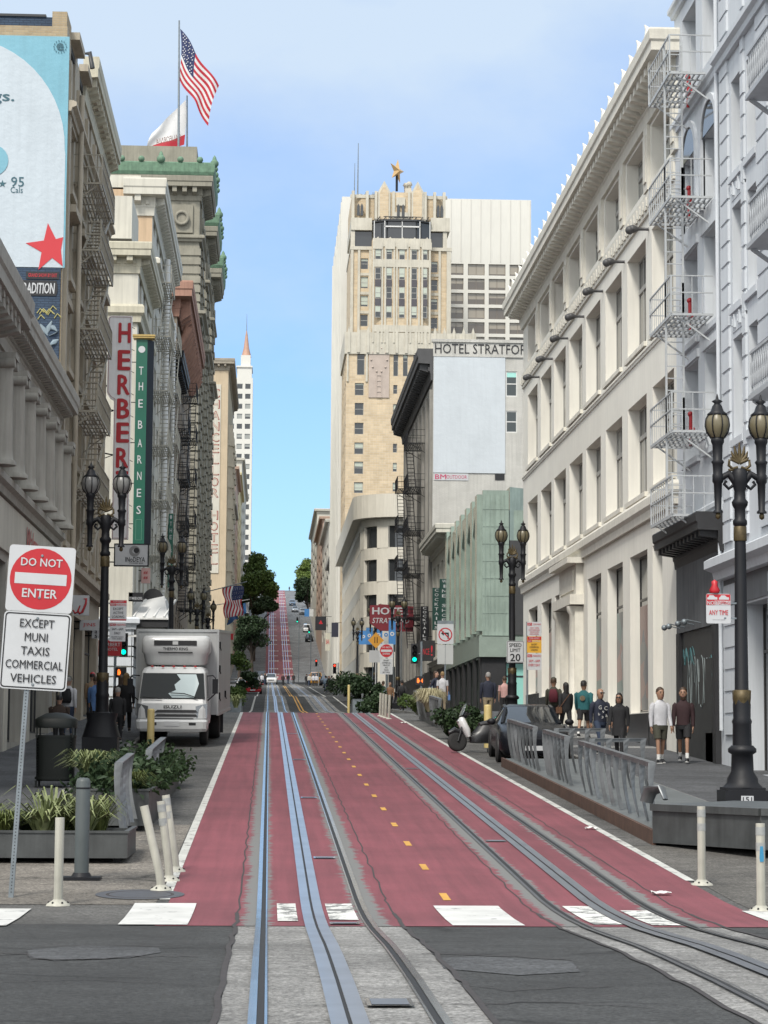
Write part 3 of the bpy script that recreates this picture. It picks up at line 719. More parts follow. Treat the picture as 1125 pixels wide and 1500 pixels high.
# --- narrow blue-grey building with white fire escape and boarded black shopfront
B = Bld('fire_escape_building', 'narrow blue-grey building with a pale fire escape and a boarded black shopfront', 'R', 11.0, 54.0, 60.2, 23.5, 16)
cw = [(54.4, 56.2), (57.1, 59.0)]
rows = [(17.4, 19.6), (10.6, 13.0), (7.5, 10.0)]
op = [(a, b, c, d) for a, b in cw for c, d in rows] + [(a, b, 13.7, 15.6) for a, b in cw] + [(a, b, 20.6, 22.6) for a, b in cw]
B.shell([BLU], op + [(54.6, 59.7, zs(57), 2.95)], [], .5)
B.wins('street', op, style='dh', fm=WHITEP, gm=GL, rec=.42)
mb = MB()
for a, b in cw:      # arches over the third-floor windows
    c = (a + b) / 2; r = (b - a) / 2
    for k in range(12):
        t0 = math.pi * k / 12; t1 = math.pi * (k + 1) / 12
        for (ri, ro, x) in ((r, r + .2, 10.92),):
            pts = [(c + math.cos(t) * q, 15.55 + math.sin(t) * q * .85) for t, q in ((t0, ri), (t0, ro), (t1, ro), (t1, ri))]
            mb.prismx(pts, x, 11.04)
    mb.box(10.92, 11.04, a - .2, a, 13.7, 15.55); mb.box(10.92, 11.04, b, b + .2, 13.7, 15.55); B.part(mb, 'window_surround', BLU)
    for c_, d_ in rows[1:]: mb = MB(); mb.box(10.93, 11.02, a - .16, b + .16, d_ + .03, d_ + .25); B.part(mb, 'window_head', BLU); mb = MB(); mb.box(10.9, 11.02, a - .16, b + .16, c_ - .18, c_ - .03); B.part(mb, 'window_sill', BLU)
    mb = MB()
for a, b in cw:
    mb = MB(); n = 12; c = (a + b) / 2; r = (b - a) / 2
    mb.prismx([(c + math.cos(math.pi * k / n) * r, 15.55 + math.sin(math.pi * k / n) * r * .85) for k in range(n + 1)], 10.955, 10.985); B.part(mb, 'arch_pane', GL)
B.belt(16.7, .35, .15, BLU, near=False); B.belt(5.75, .3, .1, BLU, near=False); B.belt(20.0, .3, .2, BLU, near=False)
B.escape((55.1, 58.2), [17.0, 13.8, 10.8, 7.85, 5.75], 1.06, M('silver_paint', (.42, .44, .45), .5, .15, 3), 'v', ly=56.0, drop=False)
for z in (16.9, 13.9, 10.9, 7.9):
    mb = MB(); mb.tube([(10.9, 57.6, z + .25), (10.9, 57.6, z + .68)], .06, 8); mb.ball((10.88, 57.6, z + .72), .075); mb.tube([(10.9, 57.4, z + .3), (10.9, 57.8, z + .3)], .06, 8); mb.tube([(10.88, 57.6, z - .1), (10.88, 57.6, z + .15)], .04, 6); B.part(mb, 'standpipe_valve', M('standpipe_red', (.35, .01, .015), .4, .15))
mb = MB(); mb.tube([(10.93, 54.15, 23), (10.93, 54.15, .4)], .05, 8); B.part(mb, 'downpipe', BLU)
B.cornice(4.75, .95, .7, BLKW, 'shop_cornice', near=False, sp=.5, mw=.2, mh=.2)
mb = MB(); mb.box(10.88, 11.02, 54.5, 59.8, 3.0, 4.75); B.part(mb, 'plywood_panel', M('weathered_plywood', (.10, .105, .11), .8, .25, 1.5, streak=.4))
for a in (54.5, 59.4): mb = MB(); mb.box(10.86, 11.05, a, a + .4, zs(a), 3.0); B.part(mb, 'shop_pier', BLKW)
mb = MB(); mb.box(10.95, 11.05, 54.9, 59.4, zs(55), 3.0); mb.box(10.92, 10.96, 55.3, 56.1, zs(55), 2.2); mb.box(10.92, 10.96, 55.3, 56.1, zs(55), .35, 1)
B.part(mb, 'boarded_shopfront', [M('black_board', (.028, .03, .03), .5, .35, 3), M('raw_board', (.28, .17, .08), .7, .3, 4)])
GRAF = M('graffiti_silver', (.19, .22, .22), .5, .3, 6); GRAFT = M('graffiti_teal', (.07, .18, .19), .5, .3, 6)
rr = random.Random(3)
for nm, mt, y0, y1, z0, z1, n in (('graffiti_tag', GRAF, 55.9, 58.6, .95, 2.35, 5), ('graffiti_tag', GRAFT, 57.6, 59.2, 2.1, 2.6, 4), ('graffiti_tag', GRAFT, 55.0, 55.7, 1.2, 2.3, 3)):
    mb = MB()
    for k in range(n):
        yc = y1 - (k + .5) * (y1 - y0) / n; rw = (y1 - y0) / n * .55; h = (z1 - z0) / 2; zc = (z0 + z1) / 2
        ph = rr.uniform(0, 6); a1 = rr.uniform(.7, 1)
        pts = [(10.945, yc + rw * math.cos(t * .52 + ph) * a1, zc + h * math.sin(t * .52 * (1.0 if k % 2 else 2.0)) * .95) for t in range(11)]
        mb.tube(pts, .012, 4)
    B.part(mb, nm, mt)
for y in (59.3, 58.6, 57.3, 56.4):
    mb = MB(); mb.tube([(10.9, y, 3.12), (10.5, y, 3.2)], .015, 5); mb.ball((10.46, y, 3.14), .08, n=8, m=5); B.part(mb, 'floodlight', GALV)
# --- quoined blue-grey building at the frame edge
B = Bld('rusticated_building', 'blue-grey building with grooved stone piers and iron balconies at the right edge', 'R', 11.0, 40.0, 54.0, 24.5, 16)
cw = [(49.9, 50.95), (51.55, 52.7), (43.2, 44.3), (44.9, 46.0)]; rows = [(19.0, 21.4), (13.7, 16.0), (10.5, 12.9), (7.3, 9.7)]
op = [(a, b, c, d) for a, b in cw for c, d in rows]
B.shell([BLU], op + [(49.2, 51.8, zs(50), 3.3), (43, 47, zs(45), 3.3)], [], .55)
B.wins('street', op, style='dh', fm=WHITEP, rec=.46); B.win('street', 49.2, 51.8, zs(50), 3.3, style='shop', fm=SHOPF, gm=GLS, rec=.45, nm='shop_door'); B.win('street', 43, 47, zs(45), 3.3, style='shop', fm=SHOPF, gm=GLS, rec=.45, nm='shop_window')
mb = MB()
for (a, b) in ((52.95, 53.85), (51.08, 51.42), (48.6, 49.75), (46.2, 48.3)):
    mb = MB(); mb.box(10.975, 11.03, a + .02, b - .02, 4.9, 24.1); z = 4.9
    while z < 24:
        if not (16.6 < z < 17.1): mb.box(10.94, 11.02, a, b, z, z + .44)
        z += .52
    B.part(mb, 'rusticated_pier', BLU)
mb = MB()
for a, b in ((52.0, 53.9), (47.2, 49.0)):
    mb = MB(); mb.box(10.975, 11.03, a + .02, b - .02, .3, 3.9); z = .3
    while z < 3.6: mb.box(10.94, 11.02, a, b, z, z + .44); z += .52
    B.part(mb, 'rusticated_pier', BLU)
for a, b in cw:
    for c, d in rows: mb = MB(); mb.box(10.92, 11.02, a - .12, b + .12, c - .2, c - .03); B.part(mb, 'sill', BLU)
for zc in (9.95, 13.15):
    mb = MB(); mb.box(10.985, 11.01, 51.1, 52.7, zc - .1, zc + .4)
    for y in (52.5, 51.9, 51.3): mb.box(10.93, 11.01, y - .2, y - .12, zc - .02, zc + .3); mb.box(10.93, 11.01, y - .02, y + .06, zc + .04, zc + .22)
    B.part(mb, 'carved_panel', BLU)
B.belt(4.0, .55, .5, BLU); B.belt(16.65, .4, .25, BLU); B.cornice(23.5, 1.1, .9, BLU, sp=.7)
mb = MB(); mb.box(10.97, 11.03, 40, 53.95, 3.35, 4.0); B.part(mb, 'fascia', M('grey_fascia', (.16, .17, .18), .7, .15, 2, streak=.2))
for z in (14.0, 10.7, 7.4):
    mb = MB(); y0, y1 = 44.6, 47.4
    mb.box(10.2, 11.0, y0, y1, z, z + .1); mb.box(10.25, 10.3, y0, y1, z + .1, z + .16); mb.box(10.24, 10.31, y0, y1, z + 1.0, z + 1.06)
    for k in range(15):
        y = y0 + .1 + k * (y1 - y0 - .2) / 14; mb.bar((10.27, y, z + .1), (10.27, y, z + 1.0), .025)
        mb.tube([(10.27, y + .09 * math.cos(q), z + .55 + .3 * math.sin(q)) for q in (0, 1.05, 2.1, 3.14, 4.2, 5.2, 6.28)], .014, 4)
    for k in range(4): mb.bar((10.3 + k * .2, y1 - .03, z + .1), (10.3 + k * .2, y1 - .03, z + 1.0), .022)
    mb.bar((11, y1 - .1, z - .5), (10.3, y1 - .1, z), .08)
    B.part(mb, 'balcony', M('silver_paint2', (.40, .42, .44), .5, .15, 3))
# --- green glass corner building
GG = M('green_glass_cladding', (.29, .36, .31), .16, .22, 1.2, spec=.8, streak=.25); GG2 = M('pale_green_spandrel', (.24, .29, .25), .4, .15, 1.5, bump=.3, bscale=12)
B = Bld('green_glass_building', 'green glass corner building with pointed fins over a black shopfront', 'R', 11.0, 116.2, 138.5, 12.2, 26)
op = [(117.2 + k * 3.45, 119.5 + k * 3.45, 6.7, 11.0) for k in range(6)]
gop = [(117.2 + k * 3.45, 120.0 + k * 3.45, zs(118), 4.5) for k in range(6)]
B.shell([GG2, GG], op + gop, [(12.2, 15.6, zs(116), 4.3), (16.2, 20, zs(116), 4.3)], .35, near_mat=1)
B.wins('street', op, style='plain', fm=DKF, gm=GLS, rec=.25); B.wins('street', gop, style='rib', fm=DKF, gm=GLS, rec=.2, nm='shop_window')
B.wins('near', [(12.2, 15.6, zs(116), 4.3), (16.2, 20, zs(116), 4.3)], style='shop', fm=DKF, gm=GLT, rec=.12, nm='shop_window')
mb = MB()
for k in range(7):
    y = 116.2 + k * 3.45 - .05; t = 13.0
    mb.prismx([(y, 5.9), (y + 1.1, 5.9), (y + 1.1, t), (y, t)], 10.76 if k else 10.7, 11.05)
    if k < 6:
        mb.prismx([(y + 1.1, 11.1), (y + 2.2, 12.1), (y + 3.4, 11.1), (y + 3.4, 12.6), (y + 1.1, 12.6)], 10.8, 11.04)
B.part(mb, 'glass_fin', GG)
mb = MB(); mb.box(10.98, 12.35, 115.9, 116.16, 5.65, 13.2)
for k in range(5): mb.box(11.1 + k * .25, 11.13 + k * .25, 115.87, 115.9, 5.9, 13.0)
for z in (6.8, 7.7, 8.6, 9.5, 10.4, 11.3, 12.2): mb.box(10.98, 12.35, 115.88, 115.9, z, z + .04)
B.part(mb, 'glass_corner_pier', GG)
mb = MB(); mb.box(10.8, 14.5, 115.8, 116.1, 4.55, 5.6); B.part(mb, 'canopy_band', GG2)
mb = MB(); mb.sweep([(0, 4.6), (.14, 4.6), (.14, 5.7), (0, 5.7)], B.path()); B.part(mb, 'spandrel_band', GG2)
mb = MB(); mb.prismz([(12.4, 116.0), (16, 119), (37, 119), (37, 120), (12.4, 120)], 5.7, 13.4); B.part(mb, 'glass_wing', GG)
mb = MB(); mb.box(12.4, 15.2, 115.95, 116.1, 5.7, 10.6); B.part(mb, 'dark_panel', M('charcoal_panel', (.05, .05, .052), .5, .2))
for k in range(7): y = 116.2 + k * 3.45; mb = MB(); mb.box(10.9, 11.05, y, y + .9, zs(116) - .1, 4.55); B.part(mb, 'black_pier', BLKW)
mb = MB(); mb.box(10.96, 12.2, 116.05, 116.25, zs(116) - .1, 4.55); B.part(mb, 'black_pier', BLKW)
# --- low white building with heavy cornice, then the hotel
B = Bld('low_white_building', 'small ornate white building between the green glass corner and the blank billboard hotel', 'R', 11.0, 138.5, 152.4, 13.3, 16)
op = [(139.3 + k * 3.4, 141.2 + k * 3.4, c, c + 2.2) for k in range(4) for c in (6.2, 9.6)]
B.shell([CRM], op, [], .3); B.wins('street', op, style='dh', fm=DKF); B.cornice(12.4, 1.2, .9, CRM, sp=.6, mw=.25); B.belt(5.2, .5, .35, CRM)
mb = MB(); mb.box(10.95, 11.02, 138.7, 152.2, zr(140) - .2, 4.9); B.part(mb, 'shop_front', BLKW)
B = Bld('stratford_hotel', 'dark corniced hotel with black fire escapes and a blank white billboard on its side', 'R', 11.0, 152.4, 186, 26.6, 26)
DKG = M('dark_grey_facade', (.27, .26, .235), .8, .2, 1, streak=.3, bump=.2)
op = [(153.6 + k * 4.0, 155.1 + k * 4.0, 6.5 + r * 3.1, 8.4 + r * 3.1) for k in range(8) for r in range(6)]
nop = [(16.02, 16.8, 23.85, 25.6), (16.02, 16.8, 21.35, 22.85), (19.8, 20.6, 23.1, 24.9)]
B.shell([DKG, BRW], op, nop, .3, near_mat=1, ndepth=.1)
B.wins('street', op, style='dh', fm=TANF); B.wins('near', nop, style='dh', fm=WHITEP, gm=GLT, rec=.04)
B.cornice(24.9, 2.2, 1.1, M('dark_cornice', (.07, .07, .072), .7, .2, 2), near=False, sp=1.0, mw=.35, mh=.6, dent=.5)
mb = MB()
for k in range(8): y = 152.7 + k * 4.0; mb.box(10.8, 11.02, y, y + .6, 5, 24.3)
B.part(mb, 'pilaster', DKG)
mb = MB(); mb.box(11.0, 37, 152.3, 152.41, 26.55, 27.55); mb.box(10.9, 37, 152.2, 152.6, 27.55, 27.75); B.part(mb, 'parapet_band', BRW)
mb = MB(); mb.box(11.04, 15.97, 152.33, 152.385, 18.52, 26.6); b = B.part(mb, 'blank_billboard', M('blank_billboard_vinyl', (.50, .54, .57), .5, .07, .5, streak=.06, bump=1.0, bscale=2.2))
text(B.root, 'HOTEL STRATFORD', 6.85, .68, Vector((14.55, 152.27, 27.1)) - B.off, SIGNK, name='wall_lettering')
mb = MB(); mb.box(11.08, 13.45, 152.36, 152.39, 18.0, 18.48); B.part(mb, 'billboard_nameplate', SIGNW); text(B.root, 'BM', .75, .32, Vector((11.55, 152.35, 18.24)) - B.off, M('plate_pink', (.45, .05, .12), .5, 0), thick=.02); text(B.root, 'OUTDOOR', 1.4, .24, Vector((12.65, 152.35, 18.24)) - B.off, M('plate_pink', (.45, .05, .12), .5, 0))
mb = MB(); mb.box(15.28, 15.93, 152.36, 152.39, 18.06, 18.48); B.part(mb, 'permit_plate', SIGNK)
B.escape((160, 164.5), [21.6, 18.4, 15.3, 12.2, 9.1], 1.25, BLACK, 'd'); B.escape((175, 178.5), [20.0, 16.9, 13.8, 10.7], 1.1, BLACK, 'd', drop=False)
mb = MB(); mb.box(14.4, 15.8, 155, 157, 26.2, 28.2); mb.box(14.2, 15.9, 154.9, 155, 26.2, 27.9); mb.box(15.9, 16.3, 155, 156, 26.2, 28); mb.tube([(16.4, 155, 26), (16.4, 155, 27.5)], .1, 6); B.part(mb, 'roof_plant', GALV)
mb = MB(); mb.box(10.93, 11.02, 152.6, 184.8, zr(150) - .2, 5.0); B.part(mb, 'shop_front', BLKW)
B = Bld('low_shop_building', 'two-storey grey shop building past the hotel, under the red hotel sign', 'R', 11.0, 186, 197, 12.0, 16)
op = [(187 + k * 3, 188.6 + k * 3, 5.2 + r * 3.2, 7.2 + r * 3.2) for k in range(3) for r in range(2)]
B.shell([DKG], op); B.wins('street', op); B.cornice(11.4, .7, .5, DKG, sp=0)
# --- cream building with rounded corner
B = Bld('curved_corner_building', 'cream office block with a rounded corner, deep square windows and a heavy roof band', 'R', 9.3, 226, 290, 22.8, 30)
cpath = [(39, 226)] + [(13.3, 226)] + [(13.3 - 4 * math.sin(t), 230 - 4 * math.cos(t)) for t in [math.pi / 2 * k / 8 for k in range(1, 8)]] + [(9.3, 230), (9.3, 290)]
cpath = cpath[::-1]
CW = M('cream_precast', (.62, .585, .50), .75, .08, .7, streak=.15)
mb = MB()
def csweep(z0, z1, o): mb.sweep([(0 - 1.0, z0), (o, z0), (o, z1), (-1.0, z1)], cpath)
zrows = [(16.6 - 3.45 * 3, 0), (16.6 - 3.45 * 2, 0), (12.95, 0), (16.45, 0), (19.85, 0)]
levels = [5.6, 9.3, 12.9, 16.45, 19.85]
prev = 2.0
for z in levels: csweep(prev, z, .0); prev = z + 2.2
csweep(prev, 22.8, .0); csweep(22.85, 25.2, .9)
B.part(mb, 'wall', CW)
mb = MB(); mb.sweep([(-.4, 2), (-.3, 2), (-.3, 22.5), (-.4, 22.5)], cpath); B.part(mb, 'window_band', [GLS])
mb = MB()
L = 0; pts = [Vector(p) for p in cpath]; seglen = [(b - a).length for a, b in zip(pts, pts[1:])]; tot = sum(seglen)
def atlen(t):
    for (a, b), l in zip(zip(pts, pts[1:]), seglen):
        if t <= l: d = (b - a) / l; return a + d * t, d
        t -= l
    return pts[-1], (pts[-1] - pts[-2]).normalized()
t = 3.0
while t < tot - 1:
    p, d = atlen(t); nn = Vector((d.y, -d.x)); w = .62
    for z in levels:
        q = [p - d * w - nn * .5, p + d * w - nn * .5, p + d * w + nn * .03, p - d * w + nn * .03]
        mb.hexa([(c.x, c.y, z - .05) for c in q] + [(c.x, c.y, z + 2.25) for c in q])
    q = [p - d * w * .8 - nn * .45, p + d * w * .8 - nn * .45, p + d * w * .8 - nn * .02, p - d * w * .8 - nn * .02]; mb.hexa([(c.x, c.y, 5.5) for c in q] + [(c.x, c.y, 22.1) for c in q])
    B.part(mb, 'window_pier', CW); mb = MB(); t += 3.4
mb = MB(); mb.add([(x + 0, y, 24.9) for x, y in cpath] + [(39, 290, 24.9)], [tuple(range(len(cpath) + 1))]); B.part(mb, 'roof', ASPHH)
# --- art-deco hotel tower
B = Bld('star_topped_tower', 'tall buff brick tower with gothic gables, a glass lounge and a gold star', 'R', 10.75, 325, 345, 58.8, 19, zb=7)
def dz(y): return W(585, y, 325).z
def dx(px): return W(px, 420, 325).x
lo = [(dx(521), dx(534), dz(b), dz(a)) for a, b in ((562, 580), (591, 609), (620, 637), (649, 666), (677, 695), (707, 723), (735, 752))] + \
     [(dx(577), dx(583), dz(b), dz(a)) for a, b in ((564, 577), (592, 605), (621, 634), (650, 663), (678, 691), (707, 720))] + \
     [(dx(524), dx(535), dz(550), dz(505)), (dx(577), dx(584), dz(551), dz(507)), (dx(591), dx(598), dz(551), dz(507)), (dx(606), dx(613), dz(551), dz(507))]
st = [(327 + k * 4.4, 329 + k * 4.4, 12 + r * 3.0, 13.8 + r * 3.0) for k in range(4) for r in range(15)]
B.shell([BRD], st, lo, .3)
B.wins('near', lo, style='dh', fm=TANF, gm=GLB); B.wins('street', st[:32], style='dh', fm=TANF, gm=GL)
TER = M('cast_terracotta', (.53, .50, .42), .8, .15, .8, streak=.2, bump=.6, bscale=3)
mb = MB(); mb.sweep([(0, 56.8), (.25, 56.8), (.3, 60.0), (0, 60.0)], B.path())
for k in range(14): x = 10.8 + k * 1.4; mb.prism([(x + .1, 57), (x + .5, 57), (x + .5, 60.2), (x + .3, 60.9), (x + .1, 60.2)], 324.6, 325)
for a, b in ((dx(509), dx(511.5)), (dx(536.5), dx(539.5))): mb.box(a, b, 324.8, 325.02, dz(560), 57)
B.part(mb, 'parapet', TER)
mb = MB(); mb.box(dx(541), dx(571), 324.85, 325.02, dz(583), dz(490))
for k in range(5): mb.box(dx(552) , dx(560), 324.78, 324.86, dz(583 - k * 8), dz(581 - k * 8))
for k in range(10): t = math.pi * 2 * k / 10; mb.ball((dx(556) + 1.15 * math.cos(t), 324.82, dz(528) + 1.8 * math.sin(t)), .16, n=6, m=4)
mb.box(dx(552), dx(553), 324.76, 324.86, dz(583), dz(548)); mb.box(dx(559), dx(560), 324.76, 324.86, dz(583), dz(548))
B.part(mb, 'relief_panel', M('rose_terracotta', (.44, .37, .32), .8, .15, 1, bump=.7, bscale=4))
# upper tower block
x0, x1 = dx(514), dx(662)
up = [(dx(529), dx(540), dz(b), dz(a)) for a, b in ((375, 391), (402, 419), (430, 446), (458, 475))] + [(dx(632), dx(642.5), dz(b), dz(a)) for a, b in ((378, 394), (405, 421), (433, 449), (461, 477))]
mb = MB(); wallgrid(mb, (x0, 327), (1, 0), (0, 1), x1 - x0, 58.5, dz(360), [(a - x0, b - x0, c, d) for a, b, c, d in up], .25)
mb.quad((x0, 327, 58.5), (x0, 343, 58.5), (x0, 343, dz(360)), (x0, 327, dz(360))); mb.quad((x1, 327, 58.5), (x1, 343, 58.5), (x1, 343, dz(360)), (x1, 327, dz(360))); mb.box(x0, x1, 342.9, 343, 58.5, dz(360))
B.part(mb, 'tower_wall', BRD)
for a, b, c, d in up: o = B.win('near', a, b, c, d, style='dh', fm=TANF, gm=GLB); o.location.y += 2
mb = MB()
for a, b in ((514, 518), (524.5, 528), (541, 545), (628, 631.5), (643.5, 647), (655.5, 662)): mb.box(dx(a), dx(b), 326.75, 327.02, 58.5, dz(360))
mb.box(x0 - .1, x1 + .1, 326.7, 343, dz(363), dz(358))
for i in range(4):
    for a, b in ((528, 541), (631.5, 643.5)): mb.box(dx(a), dx(b), 326.9, 327.02, dz(400.5 + i * 28), dz(396.5 + i * 28))
B.part(mb, 'tower_trim', TER)
# central canted bay
def bay(z0, z1, x0, x1, dep, mat, nm, opens=True, yb=327, cant=1.6):
    mb = MB(); mb.prismz([(x0, yb + .3), (x0, yb - dep + cant * .6), (x0 + cant, yb - dep), (x1 - cant, yb - dep), (x1, yb - dep + cant * .6), (x1, yb + .3)], z0, z1); return B.part(mb, nm, mat)
bay(58.5, dz(350), dx(545), dx(632), 2.2, BRD, 'central_bay')
mb = MB(); 
for a in (545.5, 558.5, 563, 576, 580, 595.5, 600, 612.5, 617, 628): mb.box(dx(a), dx(a + 2.4), 324.62, 324.85, 58.5, dz(350))
for a, b in ((487, 477), (392, 381), (362, 350)): mb.box(dx(546), dx(631), 324.66, 324.86, dz(a), dz(b))
for k in range(5): x = dx(553 + k * 18); mb.prism([(x - .7, dz(366)), (x + .7, dz(366)), (x + .7, dz(356)), (x, dz(348)), (x - .7, dz(356))], 324.55, 324.7)
B.part(mb, 'bay_trim', TER)
for k, cx in enumerate((553.5, 569.8, 588.5, 606.5, 621.5)):
    for a, b in ((364, 381), (393, 410), (421, 438), (449, 466)):
        o = B.win('near', dx(cx - 4.2), dx(cx + 4.2), dz(b), dz(a), style='dh', fm=TANF, gm=GLB); o.location.y -= .45
    mb = MB()
    for a, b in ((410.5, 420.5), (438.5, 448.5)): mb.box(dx(cx - 4.2), dx(cx + 4.2), 324.7, 324.82, dz(b), dz(a))
    B.part(mb, 'spandrel', M('dark_spandrel', (.07, .065, .075), .5, .2))
# lounge
mb = MB(); 
mb.box(dx(520), dx(545), 327.3, 328, dz(359), dz(335)); mb.box(dx(632), dx(650), 327.3, 328, dz(359), dz(335)); B.part(mb, 'terrace_glazing', GLS)
mb = MB()
for a in (514, 650): mb.box(dx(a), dx(a + 6), 326.9, 328.5, dz(359), dz(334))
mb.box(dx(514), dx(545), 326.7, 343, dz(334), dz(316)); mb.box(dx(632), dx(660), 326.7, 343, dz(334), dz(314)); mb.box(dx(545), dx(632), 328.5, 343, dz(334), dz(314))
B.part(mb, 'terrace_parapet', TER)
bay(dz(350) + .02, dz(324), dx(547), dx(630), 1.9, GLS, 'lounge_glazing', cant=2.2)
mb = MB()
for a in (547, 562.5, 588, 614, 628.8): mb.box(dx(a), dx(a + 1.2), 324.9, 325.08, dz(350), dz(324)); 
mb.box(dx(562), dx(615), 324.9, 325.08, dz(333), dz(331)); B.part(mb, 'lounge_frame', WHITEP)
bay(dz(324), dz(322), dx(545), dx(632), 2.2, DKF, 'lounge_roof', cant=2.2)
mb = MB()
for k in range(9): x = dx(552 + k * 9); mb.bar((x, 325.3, dz(322)), (x + .5, 327, dz(313)), .1)
mb.bar((dx(548), 325.3, dz(321)), (dx(630), 325.3, dz(321)), .1); mb.bar((dx(562), 327, dz(313)), (dx(618), 327, dz(313)), .12); B.part(mb, 'awning_frame', DKF)
# crown
mb = MB(); mb.prismz([(dx(515), 329), (dx(530), 328), (dx(640), 328), (dx(655), 329), (dx(655), 343), (dx(515), 343)], dz(316), dz(281)); mb.prismz([(dx(549), 327.4), (dx(626), 327.4), (dx(626), 343), (dx(549), 343)], dz(316), dz(276)); B.part(mb, 'crown_wall', BRD)
mb = MB()
for cx in (563, 612.5): mb.prism([(dx(cx - 9), dz(318)), (dx(cx + 9), dz(318)), (dx(cx + 9), dz(276)), (dx(cx), dz(260)), (dx(cx - 9), dz(276))], 327.05, 327.45)
for a in (515, 536, 549, 575, 598, 622, 636, 650): mb.box(dx(a), dx(a + 4), 327.2, 328.2, dz(318), dz(275))
mb.box(dx(513), dx(657), 327.9, 328.05, dz(284), dz(279)); mb.box(dx(577), dx(598), 327.1, 327.4, dz(316), dz(306)); mb.box(dx(581), dx(594), 327.1, 327.4, dz(296), dz(284))
B.part(mb, 'gothic_gable', TER)
for cx in (563, 612.5): mb = MB(); mb.prism([(dx(cx - 6.5), dz(318)), (dx(cx + 6.5), dz(318)), (dx(cx + 6.5), dz(278)), (dx(cx), dz(266)), (dx(cx - 6.5), dz(278))], 326.95, 327.06); B.part(mb, 'gable_panel', BRD)
mb = MB()
for a in (582, 589, 523, 528, 641, 646): mb.prism([(dx(a), dz(312)), (dx(a + 4), dz(312)), (dx(a + 4), dz(298)), (dx(a + 2), dz(294)), (dx(a), dz(298))], 327.0, 327.42)
B.part(mb, 'lancet_window', GL)
mb = MB(); mb.add([(dx(566), 329, dz(276)), (dx(608), 329, dz(276)), (dx(608), 341, dz(276)), (dx(566), 341, dz(276)), (dx(587), 335, dz(259))], [(0, 1, 4), (1, 2, 4), (2, 3, 4), (3, 0, 4)]); B.part(mb, 'tiled_roof', M('red_tile', (.16, .05, .04), .8, .4, 3, bump=.6, bscale=20))
mb = MB(); mb.box(dx(596), dx(606), 331, 334, dz(276), dz(261)); mb.lathe([(.3, dz(262)), (.3, dz(256)), (.5, dz(255)), (.3, dz(251))], 8, dx(598), 332); mb.lathe([(.3, dz(262)), (.3, dz(255)), (.5, dz(254)), (.3, dz(249))], 8, dx(603), 332); B.part(mb, 'roof_vent', TER)
mb = MB(); c = (dx(583), 330, dz(240)); mb.tube([(dx(583), 330, dz(268)), (dx(583), 330, dz(240))], .18, 8); B.part(mb, 'star_pole', BLACK)
mb = MB(); ptsf = []
for k in range(10):
    t = math.pi / 2 + math.pi * k / 5; r = 2.0 if k % 2 == 0 else .8; ptsf.append((r * math.cos(t) * .95, r * math.sin(t) * .95))
vs = [(x, 0, z) for x, z in ptsf] + [(0, -.55, 0), (0, .55, 0)]
mb.add(vs, [(i, (i + 1) % 10, 10) for i in range(10)] + [((i + 1) % 10, i, 11) for i in range(10)])
mb.xf(Matrix.Translation(Vector((dx(583), 330, dz(238)))) @ Matrix.Rotation(R_(52), 4, 'Z') @ Matrix.Rotation(R_(9), 4, 'Y')); B.part(mb, 'gold_star', M('star_gold', (.50, .33, .15), .4, .1, 3, metal=.0))
mb = MB()
for px, t, w in ((525, 195, .12), (520, 225, .09)): mb.tube([(dx(px), 331, dz(285)), (dx(px + .5), 331, dz(t))], [w, w * .4], 6)
for px in (537, 548, 628): mb.tube([(dx(px), 331, dz(282)), (dx(px), 331, dz(268))], .06, 5); mb.bar((dx(px - 2), 331, dz(271)), (dx(px + 2), 331, dz(271)), .07); mb.bar((dx(px - 2.5), 331, dz(275)), (dx(px + 2.5), 331, dz(275)), .07)
mb.ball((dx(529), 331, dz(275)), .5, sy=.3); B.part(mb, 'antenna', GALV)
# --- white slab tower behind
s2 = 350 / F
def hz(y): return W(715, y, 350).z
def hx(px): return W(px, 400, 350).x
B = Bld('white_slab_tower', 'broad white slab tower with brown window bays behind the star-topped tower', 'R', hx(500), 350, 398, hz(292), hx(778) - hx(500), zb=7)
SLB = M('white_slab_concrete', (.62, .61, .56), .7, .05, .2, streak=.08)
nop = []
cols = [(658, 679), (685.5, 710), (716, 740.5), (746.5, 771)]
for a, b in cols:
    for k in range(7): nop.append((hx(a), hx(b), hz(404 + k * 21.3), hz(387 + k * 21.3)))
sop = [(352 + k * 8, 357 + k * 8, 12 + r * 4.2, 14.8 + r * 4.2) for k in range(6) for r in range(15)]
B.shell([SLB], sop, nop, .14, ndepth=.9)
BRGL = MGlass('brown_window_glass', dark=(.10, .085, .07), blind=(.28, .25, .2), p=.8, rough=.15)
B.wins('near', nop, style='rib', fm=M('brown_frame', (.16, .13, .10), .6, .1), gm=BRGL, rec=.3)
mb = MB()
for a, b in cols:
    for k in range(7): mb.box(hx(a), hx(b), 350.05, 350.3, hz(408.5 + k * 21.3), hz(403.5 + k * 21.3))
B.part(mb, 'balcony_sill', SLB)
B.wins('street', sop, style='plain', fm=DKF, gm=GLS, rec=.1)
mb = MB()
for k in range(7): y = 350.2 + k * 8 - (.3 if k == 6 else 0); mb.box(B.xf - .18, B.xf + .02, y, y + .6, 7, hz(300))
B.part(mb, 'vertical_rib', SLB)
mb = MB()
for k in range(28): x = hx(660 + k * 14.5 / 1.0) if k < 9 else None; (mb.box(x, x + .12, 349.93, 350.01, hz(384), hz(293)) if x else None)
B.part(mb, 'panel_joint', M('joint_shadow', (.54, .53, .49), .8, 0))
